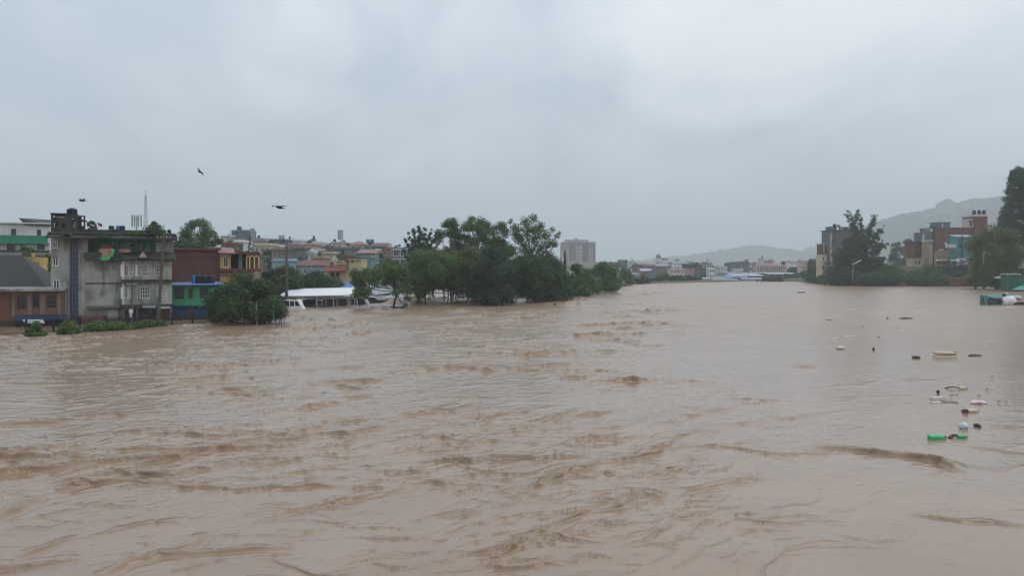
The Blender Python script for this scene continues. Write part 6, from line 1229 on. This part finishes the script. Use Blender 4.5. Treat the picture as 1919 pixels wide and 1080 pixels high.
    MB().box(-14 * k, 60 * k, 0, 3, -1.5, 4.4).build('wall', MAT('dark_green_sheet', (.012, .10, .06), .6, .2, .6, .3), o); MB().box(-14 * k, 10 * k, -.5, 3.2, 4.75, 4.92).build('roof', C_TINW, o); MB().box(-14.2 * k, -13 * k, -.2, -.05, -1.5, 4.75).build('post', C_GREEN2, o); MB().box(-9 * k, 60 * k, -.1, -.01, 1.4, 1.55).build('rail', C_TEAL2, o); MB().box(8 * k, 9 * k, -.2, -.05, -1.5, 4.75).build('post', C_GREEN2, o)
    o = thing('sloping_roof', 'grey tin roof slab left of the green shelter', 'roof', (X(1880, 222), 222, 0)); k = 222 / FPX; MB().hexa([(-8 * k, 0, 3.55), (8.5 * k, 0, 3.95), (8.5 * k, 2.5, 4.1), (-8 * k, 2.5, 3.7), (-8 * k, 0, 3.75), (8.5 * k, 0, 4.15), (8.5 * k, 2.5, 4.3), (-8 * k, 2.5, 3.9)]).build('sheet', C_TIN, o)
    for xx in (-7 * k, 7.5 * k): MB().box(xx - .08, xx + .08, .2, .36, -1.5, 3.6).build('post', C_WOOD, o)
    o = MB().hexa([tuple(W(a, b, c)) for a, b, c in ((1894, 545, 214), (1940, 546, 214), (1940, 543, 218), (1900, 543, 218), (1896, 543, 214), (1940, 544, 214), (1936, 533, 218), (1914, 535, 218))]).build('fallen_sheet', C_TEAL); setp(o, 'pale green sheet heaped at the water in front of the green shelter', 'sheet')
    o = thing('roof_ridge', 'orange brown tiled roof behind the olive tree at the right edge', 'roof', (X(1912, 262), 262, 0)); k = 262 / FPX; MB().hexa([(-9 * k, 0, Z(483, 262)), (30 * k, 0, Z(485, 262)), (30 * k, 4, Z(477, 262)), (-7 * k, 4, Z(476, 262)), (-9 * k, 0, Z(482, 262)), (30 * k, 0, Z(484, 262)), (30 * k, 4, Z(476, 262)), (-7 * k, 4, Z(475, 262))]).build('tiles', C_RED, o); MB().box(-8 * k, 28 * k, .3, 3.7, 5, Z(484, 262)).build('wall', C_WHITE, o)
    o = thing('railing', 'long whitish railing seen through the olive tree', 'railing', (0, 0, 0)); p, q = W(1843, 474, 232), W(1880, 470, 232); MB().bar(p, q, .14).build('rail', C_STEELW, o)
    for f in (0.02, .5, .98): a = p.lerp(q, f); MB().bar(a, a - Vector((0, 0, 3)), .09).build('post', C_STEELW, o)
    # drowned teal stall
    Y = 137; k = Y / FPX; o = thing('wrecked_stall', 'wrecked teal wooden stall drowned in the river at the right edge', 'stall', (X(1880, Y), Y, 0)); L = lambda px: (px - 1880) * k; H = lambda py: Z(py, Y)
    MB().box(L(1844), L(1852), 0, 1.2, -1.2, H(554)).build('end_panel', C_TEAL2, o); MB().box(L(1851.3), L(1853), -.1, .0, -1.2, H(562)).build('post', C_NAVY, o); MB().box(L(1844), L(1845.4), -.08, .0, -1.2, H(553.3)).build('post', C_TEAL, o)
    MB().hexa([(L(1854), -.05, H(560.5)), (L(1878), -.05, H(566.5)), (L(1878), .1, H(566.5)), (L(1854), .1, H(560.5)), (L(1854), -.05, H(557.5)), (L(1878), -.05, H(561.5)), (L(1878), .1, H(561.5)), (L(1854), .1, H(557.5))]).build('beam', C_NAVY, o)
    MB().hexa([(L(1852), .3, H(558)), (L(1925), .6, H(559)), (L(1925), 3.4, H(554.5)), (L(1856), 3.0, H(553.5)), (L(1852), .3, H(557.3)), (L(1925), .6, H(558)), (L(1925), 3.4, H(553.5)), (L(1856), 3.0, H(552.6))]).build('roof_panel', C_TEAL2, o)
    MB().box(L(1853), L(1880), .25, .4, -1.2, H(559)).build('side_panel', C_TEAL2, o)
    for a, b, c, d in ((1854, 571, 1877, 563), (1854, 565, 1866, 571), (1853, 569, 1880, 567)): MB().bar((L(a), .15, H(b)), (L(c), .15, H(d)), .12).build('brace', C_TEAL, o)
    for a, b, c, d in ((1838, 559, 1845, 560.5), (1838, 570, 1844, 562)): MB().bar((L(a), .1, H(b)), (L(c), .1, H(d)), .13).build('broken_strut', C_WOOD, o)
    lump('tarpaulin', 'crumpled white tarpaulin on the wrecked teal stall', 'tarpaulin', (X(1889, Y), Y - .5, .75), (1.15, .5, .85), C_WHITE2, 3); lump('tarpaulin', 'grey white bundle on the roof of the wrecked stall', 'bundle', (X(1909, Y), Y + .4, 1.2), (.85, .5, .4), C_TIN, 4)
    MB_ = MB().box(L(1894), L(1930), -.9, -.2, -.4, .55).build('folded_mat', MAT('maroon_cloth', (.10, .02, .035), .8, .2, 1)); MB_.location = (X(1880, Y), Y, 0); setp(MB_, 'dark maroon mattress wedged against the wrecked stall', 'mattress')
    lump('bag', 'small dark bag on the ridge of the wrecked stall', 'bag', (X(1893, Y), Y + 1.6, 1.75), (.35, .3, .2), C_BLACK, 5); lump('bag', 'small white bag on the ridge of the wrecked stall', 'bag', (X(1897.5, Y), Y + 1.6, 1.85), (.26, .25, .22), C_WHITE2, 6)
def lump(name, label, cat, loc, size, mat, seed, group=None, cr=.22, rz=0.0):
    """crumpled bundle: a rounded body with folds"""
    r = np.random.default_rng(seed); n, k = 14, 9; m = MB(); v = []
    for j in range(k + 1):
        t = PI * j / k
        for i in range(n):
            a = 2 * PI * i / n; d = 1 + cr * (math.sin(3 * a + seed) * math.sin(2 * t + seed) + .6 * math.sin(7 * a + 3 * t + seed) * math.sin(t)) + r.normal() * cr * .15
            v.append((size[0] * math.sin(t) * math.cos(a) * d, size[1] * math.sin(t) * math.sin(a) * d, size[2] * math.cos(t) * d))
    m.v = v
    for j in range(k):
        for i in range(n): i2 = (i + 1) % n; m.f.append((j * n + i, (j + 1) * n + i, (j + 1) * n + i2, j * n + i2)); m.m.append(0)
    o = m.build(name, mat, None, loc, True, (0, 0, rz)); return setp(o, label, cat, group)
right_bank()

# ------------------------------------------------------------------ crowd with umbrellas
def person_mesh(arm):
    """standing person as one skin; face slots: 0 skin, 1 top, 2 trousers, 3 hair, 4 shoes"""
    V = [(0, 0, .95), (0, 0, 1.12), (0, 0, 1.36), (0, 0, 1.47), (0, -.02, 1.56), (0, -.02, 1.66)]; Rr = [.15, .135, .155, .06, .085, .075]; E = [(0, 1), (1, 2), (2, 3), (3, 4), (4, 5)]
    for sx in (-1, 1):
        b = len(V); V += [(sx * .09, 0, .90), (sx * .10, .01, .48), (sx * .10, .03, .08), (sx * .11, -.13, .04)]; Rr += [.09, .062, .045, .042]; E += [(0, b), (b, b + 1), (b + 1, b + 2), (b + 2, b + 3)]
        b = len(V); up = arm and sx == 1
        V += [(sx * .19, 0, 1.38), (sx * .25, -.02 if not up else -.12, 1.12 if not up else 1.15), (sx * .24, -.10, .88) if not up else (sx * .16, -.26, 1.32), (sx * .235, -.12, .80) if not up else (sx * .14, -.28, 1.40)]; Rr += [.055, .045, .036, .04]; E += [(2, b), (b, b + 1), (b + 1, b + 2), (b + 2, b + 3)]
    me = bpy.data.meshes.new('person'); me.from_pydata(V, E, []); o = bpy.data.objects.new('person_tmp', me); COL.objects.link(o)
    md = o.modifiers.new('s', 'SKIN'); md.use_smooth_shade = True
    for i, q in enumerate(me.skin_vertices[0].data): q.radius = (Rr[i], Rr[i] * .8); q.use_root = (i == 0)
    o.modifiers.new('u', 'SUBSURF').levels = 1
    dg = bpy.context.evaluated_depsgraph_get(); out = bpy.data.meshes.new_from_object(o.evaluated_get(dg)); bpy.data.objects.remove(o); out.name = 'person'
    for _ in range(5): out.materials.append(None)
    for p in out.polygons:
        c = p.center
        p.material_index = 3 if (c.z > 1.63 or (c.z > 1.55 and c.y > .01)) else 0 if c.z > 1.45 or (abs(c.x) > .13 and c.z < .86 and c.y < -.05) or (c.z > 1.37 and c.y < -.24) else 1 if c.z > .93 else 2 if c.z > .09 else 4
    return out
M_SKIN = MAT('skin', (.22, .12, .08), .6, .1, 3); M_HAIR = MAT('black_hair', (.012, .011, .010), .5)
TOPS = {'dark blue': MAT('cloth_dark_blue', (.02, .03, .07), .85), 'black': MAT('cloth_black', (.012, .012, .014), .85), 'red': MAT('cloth_red', (.25, .03, .03), .85), 'brown': MAT('cloth_brown', (.13, .07, .05), .85), 'white': MAT('cloth_white', (.55, .55, .55), .85), 'grey': MAT('cloth_grey', (.13, .13, .14), .85)}
PM = (person_mesh(False), person_mesh(True))
_um = {}
def umbrella(px, Y, ztop, colour, mat, label):
    if colour not in _um:
        m = MB(); n = 8; rr, hh = .64, .24
        for k in range(n):
            a, b = 2 * PI * k / n, 2 * PI * (k + 1) / n; prev = None
            for j in range(4):
                t0, t1 = j / 4, (j + 1) / 4; f = lambda t, q: (rr * math.sin(t * 1.35) / math.sin(1.35) * math.cos(q), rr * math.sin(t * 1.35) / math.sin(1.35) * math.sin(q), hh * (math.cos(t * 1.35) - math.cos(1.35)) / (1 - math.cos(1.35)))
                if j == 0: m.face([f(0, a), f(t1, a), f(t1, b)])
                else: m.face([f(t0, a), f(t1, a), f(t1, b), f(t0, b)])
        s = MB().tube([(0, 0, -.75), (0, 0, hh + .06)], .012, 5); r_ = MB()
        for k in range(n): a = 2 * PI * k / n; r_.bar((0, 0, -.05), (rr * .62 * math.cos(a), rr * .62 * math.sin(a), hh * .55), .01)
        _um[colour] = (m.mesh('canopy', mat), s.mesh('shaft', C_STEEL), r_.mesh('ribs', C_STEEL))
    o = thing('umbrella', label, 'umbrella', (X(px, Y), Y, ztop), 0, 'umbrellas held over the crowd on the right bank'); o.rotation_euler = (random.uniform(-.2, .1), random.uniform(-.15, .15), random.random())
    for nm, me in zip(('canopy', 'shaft', 'ribs'), _um[colour]): link(nm, me, o)
ORD = ('leftmost', 'second', 'third', 'fourth', 'fifth', 'sixth', 'seventh', 'eighth', 'ninth', 'tenth')
def crowd():
    seen = {}
    def nth(k): seen[k] = seen.get(k, 0) + 1; return ORD[seen[k] - 1] + ('' if seen[k] == 1 else ' from the left')
    r = random.Random(3); cols = ['dark blue', 'black', 'grey', 'black', 'brown', 'dark blue', 'black', 'red', 'grey', 'dark blue', 'black', 'white', 'black', 'dark blue', 'brown', 'black', 'grey', 'dark blue', 'black', 'black', 'grey', 'dark blue']
    ucol = ['white', None, 'black', 'white', 'black', None, 'pink', 'pink', None, 'black', 'grey', None, 'white', 'black', None, 'white', 'grey', None, 'black', 'black', None, 'grey']
    um = {'white': C_WHITE2, 'black': C_BLACK, 'pink': C_PALEPINK, 'grey': C_TIN}
    for i in range(22):
        px = 1756.5 + 2.4 * i + r.uniform(-.6, .6); Y = 287.5 + (i % 3) * 1.2; z0 = 7.35; c = cols[i]; h = r.uniform(.94, 1.04); u = ucol[i]
        o = link('person', PM[1 if u else 0], None, (X(px, Y), Y, z0), (0, 0, r.uniform(-.5, .5)), (h, h, h))
        for k, m in enumerate((M_SKIN, TOPS[c], TOPS['black' if i % 2 else 'grey'], M_HAIR, C_BLACK)): o.material_slots[k].link = 'OBJECT'; o.material_slots[k].material = m
        setp(o, f'{nth(c + "u")} person in {c} top under an umbrella in the crowd' if u else f'{nth(c)} person in {c} top without umbrella in the crowd', 'person', 'people watching the flood from the right bank')
        if u: umbrella(px + .6, Y - .28, z0 + 1.4 * h + .72, u, um[u], {'white': 'white', 'black': 'black', 'pink': 'pale pink', 'grey': 'light grey'}[u] + f' umbrella, {nth(u + "umb")} of its colour in the right bank crowd')
    # soil shelf the crowd stands on, held by a low wall
    F = Fac('embankment_wall', 'low dark stone parapet in front of the umbrella crowd', 'wall', 1781, 286.3); F.wall(C_MOSS, 1750, 1812, 501, 999, 0, .6, name='stonework')
    MB().box(X(1750, 287), X(1815, 294), 286.95, 297, 4, 7.33).build('footpath', MAT('wet_path', (.11, .10, .09), .7, .2, .5, .2))['kind'] = 'structure'
crowd()

# ------------------------------------------------------------------ birds
M_BIRD = MAT('dark_plumage', (.018, .017, .016), .7, .2, 5)
def bird(label, px, py, Y, span, bank, left, right, head=1):
    """body, tail and both wings as one mesh; left/right: (inner lift, outer lift) of the wings in radians"""
    m = MB(); b = span * .5
    prof = [(0, -.30), (.020, -.29), (.045, -.24), (.060, -.17), (.078, -.08), (.085, .02), (.070, .14), (.045, .24), (.02, .30)]
    m.lathe([(r_ * span, h * span) for r_, h in prof], 10, axis='x')
    m.hexa([(.22 * span, -.035 * span, -.006 * span), (.44 * span, -.085 * span, -.006 * span), (.44 * span, .085 * span, -.006 * span), (.22 * span, .035 * span, -.006 * span), (.22 * span, -.035 * span, .006 * span), (.44 * span, -.085 * span, .004 * span), (.44 * span, .085 * span, .004 * span), (.22 * span, .035 * span, .006 * span)])
    m.tube([(-.29 * span, 0, 0), (-.345 * span, 0, -.012 * span)], [.018 * span, .003 * span], 6)
    for sg, (l0, l1) in ((-1, left), (1, right)):
        st = []; y = .05 * span; zz = .02 * span
        for k in range(8):
            t = k / 7; ch = span * (.20 * (1 - .25 * t) if t < .55 else .17 * (1.0 - (t - .55) * 1.75)); le = span * (-.10 + .02 * t + .16 * max(0, t - .5)); th = span * .012 * (1 - .8 * t)
            st.append([(le, sg * y, zz - th), (le + max(ch, .012 * span), sg * y, zz - th * .4), (le + max(ch, .012 * span), sg * y, zz + th * .4), (le, sg * y, zz + th)])
            a = l0 if t < .5 else l1; y += b * .95 / 7 * math.cos(a); zz += b * .95 / 7 * math.sin(a)
        for k in range(7):
            A, B = st[k], st[k + 1]
            for i in range(4): j = (i + 1) % 4; q = [A[i], A[j], B[j], B[i]]; m.face(q if sg < 0 else q[::-1])
        m.face(st[-1])
    o = m.build('bird', M_BIRD, None, W(px, py, Y), True); o.rotation_euler = bank; return setp(o, label, 'bird', 'birds soaring over the left bank')
bird('dark bird gliding just above the stair house of the grey building', 154, 376, 62, 1.0, (R(3), R(0), R(62)), (.45, -.05), (.45, -.1))
bird('dark bird banked steeply with one wing up, highest in the sky', 375, 322, 58, .95, (R(48), R(10), R(75)), (.1, -.1), (.1, .1))
bird('dark bird with bent wings over the hillside houses', 523, 388.5, 50, 1.2, (R(-10), R(5), R(70)), (-.05, -.25), (.5, -.1))

# ------------------------------------------------------------------ rubbish floating on the river
M_GPET = MAT('green_bottle_plastic', (.03, .42, .16), .25, .12, 4, spec=.5); M_FOAM = MAT('white_foam', (.52, .50, .46), .8, .1, 3, .2, (.4, .36, .3)); M_PALEB = MAT('pale_blue_plastic', (.50, .62, .66), .35, .12, 4); M_PINKP = MAT('pink_white_plastic', (.66, .52, .52), .5, .25, 6); M_BROWN = MAT('wet_brown_wood', (.10, .055, .035), .8, .3, 3); M_REDP = MAT('red_plastic', (.35, .05, .04), .4); M_CREAMP = MAT('cream_foam', (.58, .50, .40), .8, .15, 3, .2, (.3, .22, .15))
G_D = 'rubbish floating on the right side of the river'
def fl(px, py): Y = DW(py); return X(px, Y), Y, Y / FPX
def bottle(label, px, py, lpx, rpx, mat, rz=0.1, cap=C_BLACK, flip=1, dent=0.0):
    x, Y, s = fl(px, py); L = lpx * s; r = rpx * s; o = thing('bottle', label, 'bottle', (x, Y, .03 + r * .35), rz, G_D); a = flip
    pr = [(r * .75, -.50), (r * .95, -.48), (r, -.42), (r * .96, -.30), (r, -.18), (r * (.96 - dent), -.02), (r, .12), (r * .98, .22), (r * .8, .33), (r * .45, .42), (r * .34, .44), (r * .34, .47)]
    MB().lathe([(q, h * L * a) for q, h in pr], 16, axis='x').build('body', mat, o, smooth=True); MB().lathe([(r * .42, .471 * L * a), (r * .42, .53 * L * a)], 10, axis='x').build('cap', cap, o)
    return o
bottle('large green plastic bottle floating in front of the standing wave', 1756, 824, 33, 5.6, M_GPET, .06)
o = bottle('crumpled smaller green bottle beside the large green bottle', 1803, 822, 17, 4.2, M_GPET, -.2, dent=.3)
def stick(label, px0, py0, px1, py1, r, mat=M_BROWN, z=.03, name='stick', cat='stick'):
    x0, Y0, s = fl(px0, py0); x1, Y1, _ = fl(px1, py1); a, b = Vector((x0, Y0, z)), Vector((x1, Y1, z + .05)); m = a.lerp(b, .5) + Vector((0, .05, .04)); return setp(MB().tube([a, m, b], [r, r * 1.1, r * .6], 6).build(name, mat), label, cat, G_D)
stick('dark stick lying between the two green bottles', 1779, 823, 1797, 821, .06)
def slab(name, label, cat, px, py, w, h, dep, mat, rz=0, tilt=.0):
    x, Y, s = fl(px, py); m = MB(); a, b = w * s / 2, dep; c = h * s
    m.hexa([(-a, -b * .8, -.06), (a * .95, -b, -.06), (a, b, -.06), (-a * .9, b * .9, -.06), (-a * .92, -b * .7, c * .8), (a * .9, -b * .9, c), (a * .93, b * .9, c * .9), (-a * .85, b * .8, c * .7)]); o = m.build(name, mat, None, (x, Y, 0), False, (0, tilt, rz)); return setp(o, label, cat, G_D)
lump('bag', 'pale blue crumpled plastic bag floating above the green bottles', 'bag', (*fl(1806, 804)[:2], .1), (.17, .14, .14), M_PALEB, 11, G_D); lump('litter', 'small brown lump floating right of the pale blue bag', 'litter', (*fl(1832, 801)[:2], .04), (.13, .10, .09), M_BROWN, 12, G_D, .4)
o = bottle('whitish bottle with a dark brown end', 1821, 773, 24, 3.6, M_CREAMP, -.08, M_BROWN, 1); slab('block', 'dark brown block touching the whitish bottle', 'litter', 1808, 774, 9, 7, .12, M_BROWN)
lump('packet', 'pinkish white packet floating on the water', 'packet', (*fl(1833, 757)[:2], .05), (.36, .2, .1), M_PINKP, 13, G_D, .3)
slab('foam_tray', 'white foam tray with a dark rim, left in the rubbish line', 'foam', 1756, 749, 23, 5, .25, M_FOAM, .1); slab('foam_tray', 'thin broken white foam piece under the foam tray', 'foam', 1754, 756, 18, 2.5, .2, M_FOAM, -.1); slab('foam_tray', 'faint greyish plastic sheet right of the foam tray', 'litter', 1778, 754, 24, 1.2, .3, C_TIN, .05)
bottle('pale yellow white bottle at the end of a floating reed', 1805, 730, 15, 3.2, M_CREAMP, .0, C_YELLOW); stick('thin reed pointing at the pale yellow bottle', 1771, 729, 1797, 730, .035); slab('foam_chip', 'small white foam chip in the rubbish line', 'foam', 1789, 740, 9, 2.5, .12, M_FOAM)
lump('float', 'small dark float above the foam tray', 'float', (*fl(1758, 738)[:2], .08), (.08, .08, .09), C_BLACK, 14, G_D, .1)
o = slab('foam_slab', 'long cream foam slab shaped like a little boat', 'foam', 1770, 669, 42, 3.5, .45, M_CREAMP, .02); 
x, Y, s = fl(1770, 669); m = MB(); m.hexa([(-19 * s, -.3, .16), (18 * s, -.35, .18), (19 * s, .35, .18), (-17 * s, .3, .16), (-20 * s, -.36, .36), (18.5 * s, -.42, .30), (19.5 * s, .42, .30), (-18 * s, .36, .34)]); q = m.build('rim', M_CREAMP, o)
lump('ball', 'red ball floating behind the cream foam slab', 'ball', (*fl(1790, 665)[:2], .1), (.14, .14, .13), M_REDP, 15, G_D, .05); lump('weed', 'clump of green weed left of the cream foam slab', 'weed', (*fl(1717, 672)[:2], .06), (.26, .18, .09), MAT('water_weed', (.05, .09, .03), .7, .3, 4), 16, G_D, .5); stick('dark floating branch right of the cream foam slab', 1815, 668, 1840, 669, .07)
lump('foam_block', 'rounded white foam block floating alone in midstream', 'foam', (*fl(1575, 655)[:2], .1), (.34, .3, .16), M_FOAM, 17, G_D, .06); lump('float', 'small black float right of the lone white foam block', 'float', (*fl(1637, 657)[:2], .1), (.1, .1, .12), C_BLACK, 18, G_D, .1)
slab('foam_strip', 'long thin white foam strip far out on the water', 'foam', 1590, 631, 28, 1.8, .4, M_FOAM, .03); slab('foam_strip', 'short white foam strip left of the long one', 'foam', 1563, 635, 13, 1.5, .35, M_FOAM, -.03); lump('ball', 'white ball like float farthest out in the rubbish line', 'float', (*fl(1553, 600)[:2], .12), (.35, .3, .22), M_FOAM, 19, G_D, .05)
lump('float', 'tiny red float far out on the water', 'float', (*fl(1663, 598)[:2], .1), (.16, .14, .10), M_REDP, 20, G_D, .1); stick('dark branch floating far out right of the red float', 1686, 598, 1710, 598, .1); lump('float', 'dark lump drifting in midstream before the grove', 'driftwood', (*fl(1040, 573)[:2], .1), (.3, .3, .28), M_BROWN, 21, None, .3)
stick('dark driftwood floating in the far middle of the river', 1494, 549, 1510, 549, .18); stick('drift branch near the tip of the right bank', 1502, 527.5, 1520, 528, .22)
o = thing('driftwood', 'pale heap of drift branches at the right bank water edge', 'driftwood', (X(1685, 276), 276, 0)); rd = random.Random(9)
for k in range(12): a = Vector((rd.uniform(-2.4, 2.4), rd.uniform(-.5, .5), rd.uniform(-.2, .3))); b = a + Vector((rd.uniform(-1.6, 1.6), rd.uniform(-.4, .4), rd.uniform(.2, 1.5))); MB().tube([a, a.lerp(b, .5) + Vector((0, 0, .15)), b], [.12, .09, .04], 5).build('branch', C_TAN, o)
o = thing('raft', 'brown drift raft with a grey cover in the far river before the reed bank', 'raft', (X(1425, 385), 385, 0)); MB().box(-1.6, 1.9, 0, 1.5, -.3, .9).build('cover', C_TIN, o); MB().box(-2.2, 2.4, -.2, 1.7, -.3, .35).build('deck', M_BROWN, o); MB().box(-1.9, -1.0, -.25, -.05, .3, 1.1).build('crate', M_BROWN, o)
TW = ['just above the pinkish white packet', 'right of the pinkish white packet', 'second right of the pinkish white packet', 'right of the long far foam strip', 'left of the tiny red float', 'below the tiny red float', 'above the pinkish packet and right of the yellow bottle', 'right below the small white foam chip', 'high right above the pale yellow bottle', 'highest above the pale yellow bottle', 'right beside the pale blue bag', 'under the small brown lump', 'just below the clump of green weed', 'at the right edge level with the yellow bottle', 'lower left of the clump of green weed']
for i, (px, py, w) in list(enumerate([(1832, 745, 8), (1870, 755, 7), (1883, 756, 8), (1645, 633, 6), (1615, 613, 6), (1682, 615, 5), (1848, 733, 8), (1780, 745, 6), (1858, 708, 6), (1846, 705, 8), (1793, 811, 9), (1829, 824, 8), (1690, 693, 7), (1880, 727, 6), (1700, 690, 6)]))[:9]:
    stick('short floating twig, ' + TW[i], px, py, px + w * .8, py + .6, .02 if py > 700 else .03, (M_BROWN, C_BLACK, C_TAN)[i % 3], name='twig', cat='twig')
